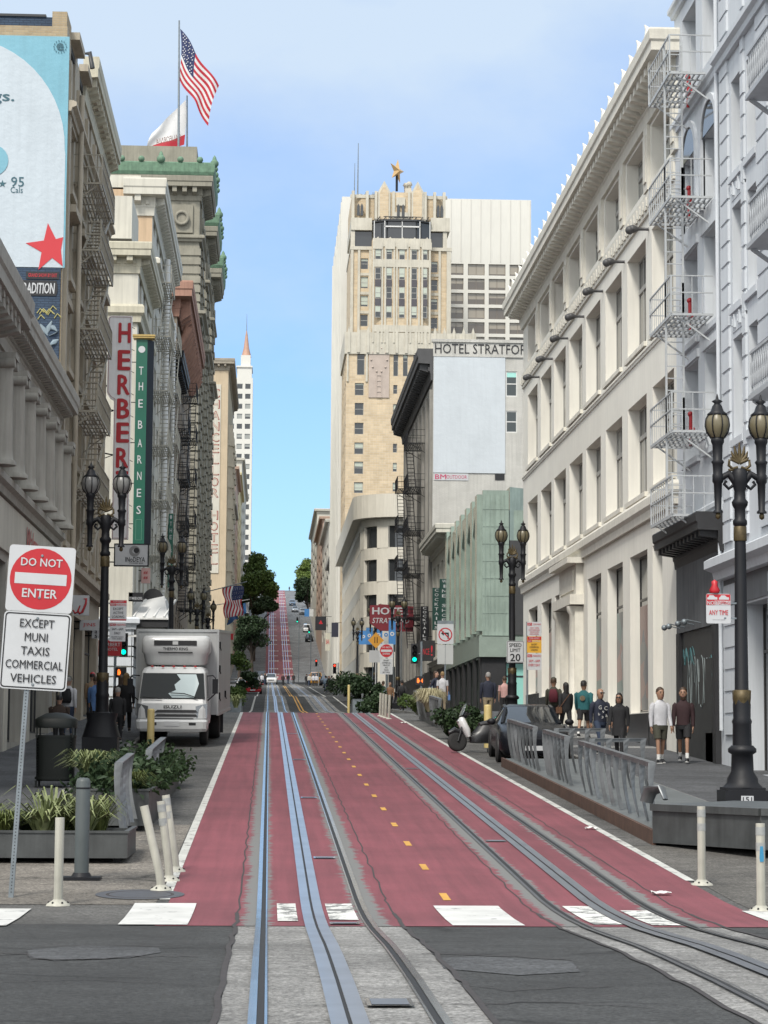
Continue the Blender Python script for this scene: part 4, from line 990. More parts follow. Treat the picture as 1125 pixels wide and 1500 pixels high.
# ================================================================== left side
# --- nearest left: building with heavy cornice and ionic columns
COLS = M('warm_grey_stone', (.38, .365, .325), .85, .12, .9, streak=.3, bump=.25, bscale=10)
B = Bld('heavy_cornice_building', 'grey stone building with a deep cornice on round blocks, cut by the left picture edge', 'L', -6.8, 38, 53.5, 10.3, 14)
op = [(39.5 + k * 3.4, 41.8 + k * 3.4, 5.3, 8.6) for k in range(5)]
B.shell([COLS], op + [(39.5 + k * 3.9, 42.6 + k * 3.9, zs(40), 3.8) for k in range(4)]); B.wins('street', op, style='dh', fm=DKF); B.wins('street', [(39.5 + k * 3.9, 42.6 + k * 3.9, zs(40), 3.8) for k in range(4)], style='shop', fm=DKF, gm=GLS, nm='shop_window')
B.cornice(9.1, 1.6, 1.0, COLS, sp=.75, mw=.42, md=.8, mh=.42, dent=.3, both=True)
mb = MB(); y = 38.3
while y < 53.3: mb.tube([(-6.7, y, 10.0), (-5.95, y, 10.0)], .2, 10); y += .75
B.part(mb, 'modillion', COLS)
B = Bld('ionic_column_building', 'low stone bank building with a row of ionic columns and a red script shop sign', 'L', -6.8, 53.5, 71.6, 10.4, 14)
op = [(55 + k * 2.7, 56.7 + k * 2.7, 6.9, 9.3) for k in range(6)]
gop = [(54.5, 58.3, zs(58), 4.6), (59.5, 63.5, zs(64), 4.6), (65, 70.5, zs(70), 4.4)]
B.shell([COLS], op + gop, [], .6); B.wins('street', op, style='dh2', fm=TANF, rec=.5); B.wins('street', gop, style='rib', fm=DKF, gm=GLS, rec=.4, nm='shop_window')
B.cornice(9.8, 1.25, .62, COLS, sp=.42, mw=.2, md=.75, mh=.22, dent=.2, both=True); B.belt(6.15, .5, .3, COLS)
for k in range(7):
    y = 54.4 + k * 2.7; mb = MB()
    mb.lathe([(.40, 6.65), (.40, 6.75), (.33, 6.8), (.31, 7.0), (.28, 9.0), (.29, 9.05)], 18, -6.55, y, mod=lambda q: 1 if q % 2 else .95); mb.box(-6.9, -6.18, y - .38, y + .38, 9.22, 9.36); mb.tube([(-6.9, y - .3, 9.12), (-6.2, y - .3, 9.12)], .13, 8); mb.tube([(-6.9, y + .3, 9.12), (-6.2, y + .3, 9.12)], .13, 8); B.part(mb, 'column', COLS)
mb = MB(); mb.box(-6.9, -6.72, 53.6, 71.5, 4.85, 6.1); B.part(mb, 'sign_fascia', CRM)
t_ = text(B.root, 'Walgreens', 4.6, .8, Vector((-6.7, 64.5, 5.5)) - B.off, SIGNREDT, math.pi / 2, name='sign_lettering', shear=.25, thick=.02); 
for a, b in ((63.7, 64.8), (58.5, 59.3)): mb = MB(); mb.box(-6.95, -6.78, a, b, zs(a), 4.7); B.part(mb, 'shop_pier', CRM)
# --- tan fire-escape building with painted side wall
B = Bld('tan_fire_escape_building', 'tan stone building with beige fire escapes and a huge advert on its side', 'L', -6.8, 71.8, 90.4, 23.2, 18)
cy = [73.2, 76.7, 80.2, 83.7, 87.2]; rz_ = [6.6, 9.5, 12.3, 15.3, 18.2, 21.1]
op = [(y, y + 1.7, z, z + 2.0) for y in cy for z in rz_]
gop = [(72.7, 76.5, zs(75), 4.4), (77.6, 82.5, zs(80), 4.4), (83.6, 89.4, zs(86), 4.4)]
B.shell([TAN, BRT], op + gop, [], .35, near_mat=1); B.wins('street', op, style='dh', fm=DKF, gm=GL, rec=.28); B.wins('street', gop, style='shop', fm=DKF, gm=GLS, rec=.28, nm='shop_window')
B.cornice(22.6, 1.6, .55, CRM2, near=False, y0=78.2, sp=.75, mw=.3, mh=.4, dent=.35, both=False); B.belt(5.4, .6, .4, TAN, near=False); B.belt(20.4, .35, .35, TAN, near=False)
mb = MB()
for y in cy:
    for z in rz_: mb.box(-6.82, -6.62, y - .2, y + 1.9, z - .25, z - .05); mb.box(-6.82, -6.5 if z in (15.3, 21.1) else -6.7, y - .2, y + 1.9, z + 2.05, z + 2.3)
for y in (72.2, 75.6, 79.1, 82.6, 86.1, 89.7): mb.box(-6.82, -6.68, y, y + .5, 6, 22.2)
B.part(mb, 'window_trim', TAN)
B.escape((75.2, 81.2), [18.9, 16.6, 13.9, 11.1, 8.5], .95, M('beige_ironwork', (.30, .275, .22), .6, .2, 3), 'd', drop=True)
mb = MB(); mb.tube([(-6.55, 74.9, 21.8), (-6.55, 74.9, 1)], .09, 8); B.part(mb, 'downpipe', TAN)
mb = MB(); mb.box(-24, -7.3, 71.8, 72.2, 23.2, 23.5); mb.box(-7.3, -6.82, 71.8, 73.4, 23.2, 23.7, 1); mb.box(-24, -7.5, 71.75, 72.3, 23.5, 23.58, 2); mb.tube([(-7.0, 77, 22.9), (-7.0, 77, 23.9), (-6.5, 77, 23.95), (-6.4, 77, 23.4)], .09, 7, 2); B.part(mb, 'parapet', [BRBL, BRT, DKF])
SB = 77.3 / F
def bx(px): return W(px, 250, 71.7).x
def bz(px, py): return W(px, py, 71.7).z
BLUV = M('advert_cyan', (.17, .38, .47), .6, .08, .8, streak=.1, bump=.6, bscale=5); PALE = M('advert_pale_blue', (.46, .52, .565), .6, .08, .6, streak=.08, bump=.8, bscale=5)
zt, zb2 = bz(50, 52), bz(50, 391)
mb = MB(); mb.box(bx(-110), bx(97.5), 71.74, 71.8, zb2, zt); ad = B.part(mb, 'painted_advert', BLUV)
# big pale disc clipped to the advert
mb = MB(); cx, cz, rr_ = bx(-62), bz(0, 215) , bx(94) - bx(-62)
poly = []
for k in range(0, 25):
    t = R_(-75 + 162 * k / 24); x = cx + rr_ * math.cos(t); z = cz + rr_ * 1.06 * math.sin(t); poly.append((x, min(max(z, zb2 + .0), zt - .1)))
poly = [(bx(-110), zb2)] + [(bx(95), zb2)] + [(bx(95), cz - .2)] + [p for p in poly if p[1] > cz - .1] + [(bx(-110), zt - .1)]
mb.prism(poly, 71.725, 71.738); B.part(mb, 'advert_disc', PALE, ad)
TEAL = M('advert_teal', (.03, .10, .13), .6, 0); ADR = M('advert_red', (.50, .03, .04), .6, .05)
text(ad, 'rings.', bx(18) - bx(-48), .42, Vector((bx(-15), 71.715, bz(5, 143))) - B.off, TEAL, thick=.03, name='advert_lettering')
text(ad, '95', bx(35) - bx(16), .32, Vector((bx(26), 71.715, bz(25, 266))) - B.off, TEAL, thick=.01, name='advert_lettering'); text(ad, 'Cals', bx(34) - bx(16), .2, Vector((bx(25), 71.715, bz(25, 278))) - B.off, TEAL, name='advert_lettering')
text(ad, 'e', .22, .24, Vector((bx(84), 71.715, bz(84, 68))) - B.off, TEAL, thick=.04, name='advert_lettering')
def starpoly(cx, cz, R, r, rot): return [(cx + (R if k % 2 == 0 else r) * math.cos(R_(90 + rot) + math.pi * k / 5), cz + (R if k % 2 == 0 else r) * math.sin(R_(90 + rot) + math.pi * k / 5)) for k in range(10)]
mb = MB(); mb.prism([(min(x, bx(94.5)), z) for x, z in starpoly(bx(77), bz(77, 363), .82, .33, 8)], 71.71, 71.722); B.part(mb, 'advert_star', ADR, ad)
mb = MB(); mb.prism(starpoly(bx(4), bz(4, 269), .13, .05, 0), 71.71, 71.722); B.part(mb, 'advert_star', TEAL, ad)
mb = MB(); mb.lathe([(.52, 0), (.52, .01)], 20); mb.xf(Matrix.Translation((bx(-12), 71.715, bz(0, 235))) @ Matrix.Rotation(math.pi / 2, 4, 'X')); B.part(mb, 'advert_spot', BLUV, ad)
mb = MB()
for k in range(14): t = 2 * math.pi * k / 14; mb.box(bx(84) + .2 * math.cos(t) - .014, bx(84) + .2 * math.cos(t) + .014, 71.71, 71.72, bz(84, 68) + .2 * math.sin(t) - .02, bz(84, 68) + .2 * math.sin(t) + .02)
B.part(mb, 'advert_badge', TEAL, ad)
mb = MB(); mb.box(bx(-110), bx(92), 71.735, 71.8, 4, zb2 - .02); mu = B.part(mb, 'painted_mural', BRBL)
mb = MB(); z1 = bz(50, 422); mb.prism([(bx(5), z1 - .24), (bx(86), z1 - .24), (bx(88), z1 - .1), (bx(88), z1 + .1), (bx(86), z1 + .26), (bx(5), z1 + .26)], 71.71, 71.73); B.part(mb, 'mural_panel', SIGNK, mu)
text(mu, 'TRADITION', bx(84) - bx(32), .34, Vector((bx(58), 71.7, z1)) - B.off, SIGNW, thick=.05, shear=.12, name='mural_lettering'); text(mu, 'UN', bx(31) - bx(14), .34, Vector((bx(22.5), 71.7, z1)) - B.off, M('mural_green', (.1, .45, .06), .6, 0), thick=.05, shear=.12, name='mural_lettering')
mb = MB(); z2 = bz(50, 403); mb.box(bx(42), bx(90), 71.71, 71.73, z2 - .12, z2 + .12); B.part(mb, 'mural_panel', SIGNK, mu); text(mu, 'GRAND SHOW BY EXIT', bx(87) - bx(45), .12, Vector((bx(66), 71.7, z2)) - B.off, SIGNREDT, thick=.02, name='mural_lettering')
mb = MB(); mb2 = MB()
for k in range(16):
    a = (bx(55 + 33 * random.random()), bz(70, 470 + random.random() * 70)); t = random.uniform(-1, 1.5); l = random.uniform(.2, .5)
    mb.tube([(a[0] - l * math.cos(t) * .5, 71.73, a[1] - l * math.sin(t) * .5), (a[0], 71.71, a[1]), (min(a[0] + l * math.cos(t) * .5, bx(91)), 71.73, a[1] + l * math.sin(t) * .5)], [.02, .09, .02], 6, flat=.2)
for k in range(9):
    x = bx(63 + 26 * random.random()); z = bz(70, 452 + random.random() * 14); mb2.tube([(x - .1, 71.72, z - .05), (x, 71.72, z + .1), (x + .12, 71.72, z - .02)], .02, 5)
B.part(mb, 'mural_petals', M('mural_grey', (.22, .28, .32), .7, .3), mu); B.part(mb2, 'mural_scribble', M('mural_yellow', (.35, .32, .12), .7, .2), mu)
# --- beyond the cross street
B = Bld('cream_corner_hotel', 'cream corner building with a bracketed cornice, behind the white sign with red letters', 'L', -6.8, 112, 124, 24.6, 22)
op = [(113.2 + k * 3.6, 115 + k * 3.6, 7.4 + r * 3.0, 9.5 + r * 3.0) for k in range(3) for r in range(6)]
nop = [(-8.6 - k * 3.2 - 1.3, -8.6 - k * 3.2, 7.4 + r * 3.0, 9.4 + r * 3.0) for k in range(4) for r in range(5)]
B.shell([CRM], op, nop, .3); B.wins('street', op, style='dh'); B.wins('near', nop, style='dh')
B.cornice(23.5, 1.5, .7, CRM2, sp=.8, mw=.3, mh=.35, dent=.4); B.belt(21.0, .9, .35, CRM2); B.belt(5.6, .6, .4, BLU)
mb = MB(); mb.box(-10.5, -7.2, 112.5, 118, 25.4, 27.6); mb.box(-9.3, -8.3, 112.4, 112.5, 25.5, 28.0); B.part(mb, 'attic', CRM)
mb = MB(); z = 1.8
while z < 5.6: mb.box(-28.6, -6.76, 111.9, 112.0, z, z + .42); mb.box(-6.8, -6.7, 111.9, 123.5, z, z + .42); z += .5
B.part(mb, 'rusticated_base', BLU)
B = Bld('white_ironwork_building', 'tall white building hung with white fire escapes and a stacked white cornice', 'L', -6.8, 124, 147, 30.9, 22)
op = [(125.2 + k * 3.6, 127 + k * 3.6, 7 + r * 3.1, 9.2 + r * 3.1) for k in range(6) for r in range(8)]
B.shell([CRM, M('peach_stucco', (.52, .38, .25), .85, .1, .6, streak=.2)], op, [], .35, near_mat=1); B.wins('street', op, style='dh', fm=DKF)
B.cornice(29.3, 2.0, .8, CRM, near=1.6, sp=.8, mw=.35, mh=.5, dent=.4); B.belt(26.2, .7, .5, CRM, near=.5); B.belt(6.0, .6, .5, CRM, near=.5)
mb = MB(); mb.box(-28, -7.5, 124, 124.5, 30.8, 31.6); B.part(mb, 'parapet', CRM)
B.escape((126, 131), [26, 22.9, 19.8, 16.7, 13.6, 10.5, 7.6], 1.0, M('cream_ironwork', (.42, .40, .34), .6, .2, 3), 'd'); B.escape((137, 142), [24.5, 21.4, 18.3, 15.2, 12.1, 9.0], 1.0, MATS['cream_ironwork'], 'd', drop=False)
mb = MB(); mb.tube([(-6.4, 134, 29), (-6.4, 134, 5)], .18, 8); mb.tube([(-6.4, 144, 27), (-6.4, 144, 5)], .15, 8); B.part(mb, 'downpipe', WHITEP)
B = Bld('dark_ironwork_building', 'brown-grey building with black fire escapes and a black bracketed cornice', 'L', -6.8, 147, 158, 25, 18)
op = [(148 + k * 3.6, 149.8 + k * 3.6, 6.8 + r * 3.0, 8.8 + r * 3.0) for k in range(3) for r in range(6)]
BRN = M('brown_stone', (.26, .215, .165), .85, .2, .8, streak=.3, bump=.3)
B.shell([BRN], op, [], .3); B.wins('street', op, style='dh', fm=DKF); B.cornice(24, 1.6, 1.0, BLACK, near=1.0, sp=.9, mh=.5); B.escape((150, 155), [21, 17.6, 14.2, 10.8], 1.2, BLACK, 'd')
B = Bld('pink_cornice_building', 'brown building crowned by a pink terracotta cornice on scrolled brackets', 'L', -6.8, 158, 188, 31.6, 20)
op = [(159.4 + k * 3.7, 161.2 + k * 3.7, 7 + r * 3.1, 9.1 + r * 3.1) for k in range(7) for r in range(8)]
B.shell([BRN], op, [], .3); B.wins('street', op, style='dh', fm=DKF); B.cornice(30.1, 2.4, 1.15, PINK, near=True, sp=1.6, mw=.5, mh=1.5, dent=.7, both=False)
mb = MB()
for k in range(14): y = 159.5 + k * 1.8; mb.tube([(-6.0, y, 29.6), (-6.3, y, 28.9), (-6.7, y, 28.2)], [.35, .28, .2], 8)
B.part(mb, 'scroll_bracket', PINK)
B.escape((168, 172), [26, 22.8, 19.6, 16.4, 13.2, 10], 1.1, BLACK, 'd', drop=False)
# --- grand grey hotel: three wings with verdigris cornices
B = Bld('grand_grey_hotel', 'massive banded grey stone hotel in three wings with green copper cornices', 'L', -6.8, 202, 212, 52.8, 30)
rowz = [10 + r * 3.5 for r in range(11)]
op = [(203.6 + k * 4.2, 205.4 + k * 4.2, z, z + 2.2) for k in range(2) for z in rowz]
B.shell([GRYS], op, [], .5); B.wins('street', op, style='dh', fm=DKF, rec=.4)
def hotelwing(y0, y1, first):
    if not first:
        mb = MB(); O = (-6.8, y0)
        opn = [(1.6 + k * 4.2, 3.4 + k * 4.2, z, z + 2.2) for k in range(int((y1 - y0) / 4.2)) for z in rowz]
        wallgrid(mb, O, (0, 1), (-1, 0), y1 - y0, 3, 52.8, opn, .5)
        for y in (y0, y1): mb.quad((-36, y, 3), (-6.8, y, 3), (-6.8, y, 52.8), (-36, y, 52.8))
        mb.quad((-36, y0, 52.5), (-6.8, y0, 52.5), (-6.8, y1, 52.5), (-36, y1, 52.5))
        B.part(mb, 'wing_wall', GRYS)
        for a, b, c, d in [o for o in opn if o[2] > 20][:20]: B.win('street', a + y0, b + y0, c, d, style='dh', fm=DKF, rec=.4)
    # quoin bands on the corners and on the piers
    mb = MB(); mb.sweep([(0, 4.5), (.04, 4.5), (.04, 47), (0, 47)], [(-9.6, y0), (-6.8, y0), (-6.8, y0 + 1.2)]); z = 4.5
    while z < 47: mb.sweep([(0, z), (.16, z), (.16, z + .62), (0, z + .62)], [(-9.6, y0), (-6.8, y0), (-6.8, y0 + 1.2)]); z += .85
    B.part(mb, 'corner_quoins', GRYS)
    for y in [y0 + 1.2 + 4.2 * q + 2.3 for q in range(int((y1 - y0) / 4.2))]:
      mb = MB(); mb.box(-6.8, -6.74, y + .02, y + 1.68, 11, 47); z = 11.0; k = 0
      while z < 47: mb.box(-6.8, -6.6 if k % 2 else -6.5, y, y + 1.7, z, z + .62); z += .85; k += 1
      B.part(mb, 'stone_banding', GRYS)
    o = Vector(B.off); yy0, yy1 = B.y0, B.y1; B.y0, B.y1 = y0, y1
    B.belt(10.2, .8, 1.0, GRYS, near=4, both=False); B.belt(47.4, .6, .5, GRYS); B.belt(40.4, .6, .7, GRYS, near=4)
    B.cornice(51.2, 2.1, 1.2, GRYS, sp=.9, mw=.4, mh=.7, nm='cornice', both=True)
    mb = MB(); mb.sweep([(-.3, 53.3), (1.2, 53.3), (1.32, 53.6), (1.36, 54.4), (1.2, 54.5), (-.3, 54.3)], B.path(both=True))
    pth = B.path(both=True)
    for (a, b) in zip(pth, pth[1:]):
        a = Vector(a); b = Vector(b); L = (b - a).length; d = (b - a) / L; nn = Vector((d.y, -d.x)); n = int(L / 1.7)
        for i in range(n + 1):
            c = a + d * L * i / n + nn * 1.28; big = i % 3 == 0
            mb.ball((c.x, c.y, 54.7), .40 if big else .3, n=8, m=5)
            if big: mb.lathe([(.25, 54.9), (.14, 55.3), (.0, 55.5)], 6, c.x, c.y)
    B.part(mb, 'copper_cresting', COPPER)
    for k in range(int((y1 - y0) / 4.2)):
        mb = MB(); y = y0 + 1.0 + 4.2 * k; mb.box(-6.8, -6.6, y + .2, y + 2.9, 48.3, 50.8); mb.merge(MB().lathe([(.7, 0), (.7, .15), (.5, .15)], 14), Matrix.Translation((-6.6, y + 1.55, 49.5)) @ Matrix.Rotation(math.pi / 2, 4, 'Y')); B.part(mb, 'roundel_panel', GRYS)
    B.y0, B.y1 = yy0, yy1
hotelwing(202, 212, True); hotelwing(222, 232, False); hotelwing(242, 252, False)
mb = MB(); mb.sweep([(0, 48.2), (.25, 48.2), (.25, 50.8), (0, 50.8)], [(-9.4, 202), (-7.4, 202)]); mb.merge(MB().lathe([(.7, 0), (.7, .35), (.45, .35), (.45, .2)], 16), Matrix.Translation((-8.4, 201.75, 49.5)) @ Matrix.Rotation(math.pi / 2, 4, 'X')); B.part(mb, 'roundel_panel', GRYS)
mb = MB(); mb.box(-36, -7.2, 204, 211, 52.9, 56.8); mb.box(-36, -11, 212, 242, 3, 52.4); B.part(mb, 'penthouse', GRYS)
mb = MB(); mb.sweep([(0, 4.2), (2.4, 6.6), (2.4, 6.8), (0, 6.8)], [(-6.8, 203), (-6.8, 211)]); B.part(mb, 'entrance_canopy', DKF); B.root.location.z -= 2.0
# --- tan hotel with vertical painted letters
B = Bld('tan_painted_hotel', 'slim tan hotel with red outlined letters painted down its side wall', 'L', -6.8, 345, 392, 58.2, 18)
TNW = M('tan_painted_wall', (.50, .41, .29), .85, .1, .5, streak=.15); op = [(348 + k * 8, 351 + k * 8, 14 + r * 3.3, 16.2 + r * 3.3) for k in range(5) for r in range(11)]
B.shell([CRM2, TNW], op, [], .4, near_mat=1); B.wins('street', op[:90], style='plain', fm=TANF)
B.cornice(57.4, 1.8, 1.0, M('hotel_cornice', (.30, .27, .22), .8, .2), sp=1.0, mh=.5)
for k in range(4):
    mb = MB()
    mb.prismz([(-6.8, 351.9 + k * 8), (-6.1, 352.7 + k * 8), (-6.1, 354.5 + k * 8), (-6.8, 355.3 + k * 8)], 13, 50)
    for r in range(11): z = 13.6 + r * 3.3; mb.prismz([(-6.8, 351.6 + k * 8), (-5.9, 352.6 + k * 8), (-5.9, 354.6 + k * 8), (-6.8, 355.6 + k * 8)], z, z + 1.4)
    B.part(mb, 'bay_window', CRM)
mb = MB(); mb.box(-9.4, -7.9, 344.86, 345.0, 26, 55.2); B.part(mb, 'painted_panel', CRM)
OUT = M('sign_outline_red', (.25, .05, .04), .7, 0); z = 53.8
for ch in 'CHANCELLOR HOTEL':
    if ch != ' ':
        text(B.root, ch, 1.15, 1.35, Vector((-8.66, 344.84, z)) - B.off, OUT, thick=.04, name='wall_lettering'); text(B.root, ch, .95, 1.2, Vector((-8.66, 344.82, z)) - B.off, M('sign_letter_pale', (.48, .40, .33), .8, 0), thick=-.02, name='wall_lettering')
    z -= 1.72
# --- hill-side buildings, both sides (small in the picture)
def simple(name, label, side, xf, y0, y1, zt, mat, cols=3, fm=None, rows=None, depth=14, cor=True, zb=None):
    b = Bld(name, label, side, xf, y0, y1, zt, depth, zb=zb if zb is not None else zr(y0) - 2)
    zz = zr(y1) + 4; hgt = 2.0; op = []; pitch = (y1 - y0) / cols; n = int((zt - zz - 1.5) / 3.2)
    for k in range(cols):
        for r in range(n): op.append((y0 + pitch * (k + .25), y0 + pitch * (k + .75), zz + r * 3.2, zz + r * 3.2 + hgt))
    xl = min(b.xf, b.xb); nop = [(b.xf + b.sgn * (1.0 + 3 * k + (0 if b.sgn > 0 else 1.4)), b.xf + b.sgn * (1.0 + 3 * k + (0 if b.sgn > 0 else 1.4)) + 1.4, zz + r * 3.2, zz + r * 3.2 + 1.8) for k in range(2) for r in range(n)]
    b.shell([mat], op, nop, .4); b.wins('street', op, style='plain', fm=fm or TANF); b.wins('near', nop, style='plain', fm=fm or TANF)
    if cor: b.cornice(zt - .6, 1.2, .8, mat, sp=0)
    return b
YEL = M('yellow_stucco', (.55, .48, .28), .85, .1, .6); GRB = M('grey_brown_stucco', (.30, .28, .25), .85, .15, .6); SAL = M('salmon_stucco', (.42, .30, .23), .85, .1, .6)
simple('apartment_house', 'grey-brown apartment house at the foot of the hill, past the tan painted hotel', 'L', -7.6, 446, 476, 47, GRB)
simple('apartment_house', 'salmon apartment house up the hill on the left above the trees', 'L', -7.6, 476, 520, 58, SAL)
simple('apartment_house', 'pale yellow apartment house on the left of the hill, half hidden by tree crowns', 'L', -7.6, 520, 580, 62, YEL)
simple('apartment_house', 'cream apartment house highest up the left of the hill beside the tallest tree crown', 'L', -7.6, 580, 680, 73, CRM)
b = simple('hillside_hotel', 'cream block with a slender pinnacle on its corner, right side of the hill', 'R', 11.6, 446, 500, 44, CRM, depth=18)
mb = MB(); mb.lathe([(1.2, 45), (1.2, 49), (.9, 50), (.0, 58)], 8, 13.2, 452); b.part(mb, 'pinnacle', CRM)
mb = MB(); mb.box(14.5, 22, 452, 470, 45, 46.5); b.part(mb, 'roof_garden_wall', CRM)
simple('apartment_house', 'narrow dark-trimmed apartment house on the right of the hill below the pinnacle block', 'R', 11.3, 404, 430, 33, GRB)
simple('apartment_house', 'beige apartment house on the right of the hill just behind the pinnacle block', 'R', 11.6, 500, 560, 50, SAL)
simple('apartment_house', 'white bay-fronted apartment house near the hilltop on the right beside the trees', 'R', 11.6, 560, 640, 58, CRM)
# --- white tower with copper spire beyond the crest
B = Bld('spired_white_tower', 'slim white tower with stepped top and a copper spire rising beyond the hilltop', 'L', -8.3, 950, 970, 155, 14, zb=50)
t9 = 950 / F
nop = [(-8.3 - .9 - k * 3.4 - 2.3, -8.3 - .9 - k * 3.4, 60 + r * 4.3, 62.2 + r * 4.3) for k in range(4) for r in range(22)]
B.shell([SLB], [], nop, ndepth=.5); B.wins('near', nop, style='plain', fm=WHITEP, rec=.3)
mb = MB(); mb.box(-15, -8.8, 950.5, 966, 155, 160); mb.box(-13.5, -9.4, 951, 965, 160, 165); mb.box(-15.4, -8.5, 950, 967, 159.6, 160.3); B.part(mb, 'stepped_top', SLB)
mb = MB(); mb.lathe([(2.2, 165), (1.2, 169), (.6, 174), (.12, 177)], 8, -11.3, 957); B.part(mb, 'spire', M('copper_spire', (.42, .25, .18), .6, .15))
mb = MB(); mb.tube([(-11.3, 957, 176), (-11.3, 957, 184)], [.2, .06], 5); B.part(mb, 'mast', GALV)
# ------------------------------------------------------------------ street lamps
LG = M('lamp_globe', (.15, .13, .08), .35, .15, 4, spec=.4); LGC = M('lamp_globe_clear', (.19, .19, .185), .3, .15, 4, spec=.4)
def lamp(loc, label, glass=LG, first=False):
    t = thing('street_lamp', label, 'street lamp', loc, 0, 'twin-globe street lamps along both pavements')
    m = MB(); m.box(-.385, .385, -.385, .385, -.2, .29); m.box(-.34, .34, -.34, .34, .29, .34)
    m.lathe([(.36, .34), (.28, .42), (.27, .5), (.2, .62), (.19, .92), (.25, .96), (.25, 1.02), (.19, 1.08)], 16, ph=.5); m.build('base', BLACK, t)
    m = MB(); m.lathe([(.17, 1.08), (.165, 1.45), (.18, 1.5), (.155, 1.56), (.16, 1.8), (.14, 1.92), (.125, 1.95), (.098, 4.98)], 20, mod=lambda k: 1 if k % 2 else .93)
    m.lathe([(.10, 4.98), (.13, 5.02), (.13, 5.08), (.10, 5.12), (.10, 5.3), (.14, 5.36), (.15, 5.42), (.105, 5.48), (.1, 5.62), (.14, 5.75), (.15, 5.95), (.1, 6.02)], 14); m.build('post', BLACK, t)
    m = MB(); m.lathe([(.155, 1.80), (.17, 1.9), (.175, 2.05), (.14, 2.06)], 12, mod=lambda k: 1 if k % 2 else .86); m.lathe([(.115, 4.72), (.12, 4.74), (.115, 4.97), (.108, 4.98)], 12); m.build('gilded_collar', GOLD, t)
    m = MB()
    for q in (-1, 1):
        m.tube([(q * .08, 0, 5.8), (q * .2, 0, 5.93), (q * .32, 0, 5.86), (q * .395, 0, 5.86)], [.08, .07, .06, .06], 8); m.tube([(q * .12, 0, 5.72), (q * .2, 0, 5.66), (q * .28, 0, 5.74), (q * .24, 0, 5.8)], .03, 6)
    m.build('crossarm', BLACK, t)
    m = MB()
    for k in range(-3, 4):
        a = R_(k * 24); L = .34 - abs(k) * .035; m.tube([(0, 0, 6.12), (math.sin(a) * L * .6, -.01, 6.14 + math.cos(a) * L * .62), (math.sin(a) * L * .75, 0, 6.16 + math.cos(a) * L)], [.03, .035, .01], 5, flat=.4)
    for q in (-1, 1): m.tube([(q * .03, 0, 6.05), (q * .12, 0, 6.02), (q * .19, 0, 6.08), (q * .18, 0, 6.18), (q * .12, 0, 6.18)], [.03, .03, .03, .025, .015], 5)
    m.tube([(-.2, 0, 6.0), (.2, 0, 6.0)], .025, 5); m.build('palmette', GOLD, t)
    for q in (-.395, .395):
        m = MB(); m.lathe([(.0, 5.10), (.045, 5.13), (.05, 5.18), (.03, 5.22)], 8, q, 0, 1); m.lathe([(.09, 5.22), (.09, 5.25), (.06, 5.28), (.075, 5.75), (.1, 5.78), (.1, 5.9), (.085, 5.93), (.095, 6.1), (.12, 6.14), (.085, 6.18), (.095, 6.45), (.12, 6.5), (.12, 6.56), (.1, 6.58)], 12, q, 0); a = m.build('lantern_arm', [BLACK, GOLD], t)
        m = MB(); m.lathe([(.12, 6.58), (.19, 6.68), (.215, 6.8), (.205, 6.9), (.16, 6.99)], 14, q, 0); m.build('globe', glass, a)
        m = MB()
        for k in range(8):
            c, s_ = math.cos(k * math.pi / 4 + .2), math.sin(k * math.pi / 4 + .2); m.tube([(q + c * r, s_ * r, z) for r, z in ((.125, 6.57), (.205, 6.68), (.235, 6.8), (.22, 6.91), (.17, 7.0))], .011, 4)
        m.lathe([(.175, 6.98), (.19, 7.0), (.12, 7.06), (.09, 7.15), (.05, 7.2), (.1, 7.24), (.03, 7.28), (.02, 7.33), (.0, 7.39)], 12, q, 0); m.build('lantern_cap', BLACK, a)
    return t
R1 = lamp((8.4, 39.8, zs(39.8)), 'large black street lamp numbered 151, with two amber globes, nearest on the right pavement')
L1 = copy_tree(R1); place(L1, (-4.15, 56.8, zs(56.8)), 0, 'black street lamp with clear grey globes behind the litter bin')
for a in [o for o in bpy.data.objects if o.parent == L1 and o.name.startswith('lantern_arm')]:
    for g_ in [o for o in bpy.data.objects if o.parent == a and o.name.startswith('globe')]: g_.data = g_.data.copy(); g_.data.materials[0] = LGC
for (x, y, lb) in ((-4.05, 93, 'black street lamp rising just above the back of the white truck'), (-4.4, 137, 'small black street lamp with gilded palmette right of the white truck'), (-4.5, 165, 'distant black street lamp beneath the hanging striped flag'),
                   (8.7, 80.5, 'black street lamp that carries the SPEED LIMIT 20 sign'), (8.4, 147, 'black street lamp in front of the red HOTEL STRATFORD sign'), (8.1, 172, 'black street lamp directly behind the yellow diamond sign'), (8.3, 212, 'black street lamp farthest up the right pavement, left of the blue banners')):
    c = copy_tree(R1); place(c, (x, y, zs(y)), 0, lb)
m = MB(); m.box(-.11, .11, -.40, -.386, .08, .2); p_ = m.build('number_plate', SIGNW, R1); text(p_, '151', .16, .08, (0, -.402, .14), SIGNK, thick=.02)
# lamp at L1 stands in a black utility skirt
m = MB(); m.prismz([(-.45, -.5), (.42, -.5), (.42, .3), (-.45, .3)], -.1, .45); m.loft([(0, -.1, .45, .48, .44), (0, -.1, .85, .36, .34), (0, -.1, 1.05, .4, .36)], 10, pw=.6); m.build('base_skirt', BLACK, L1)
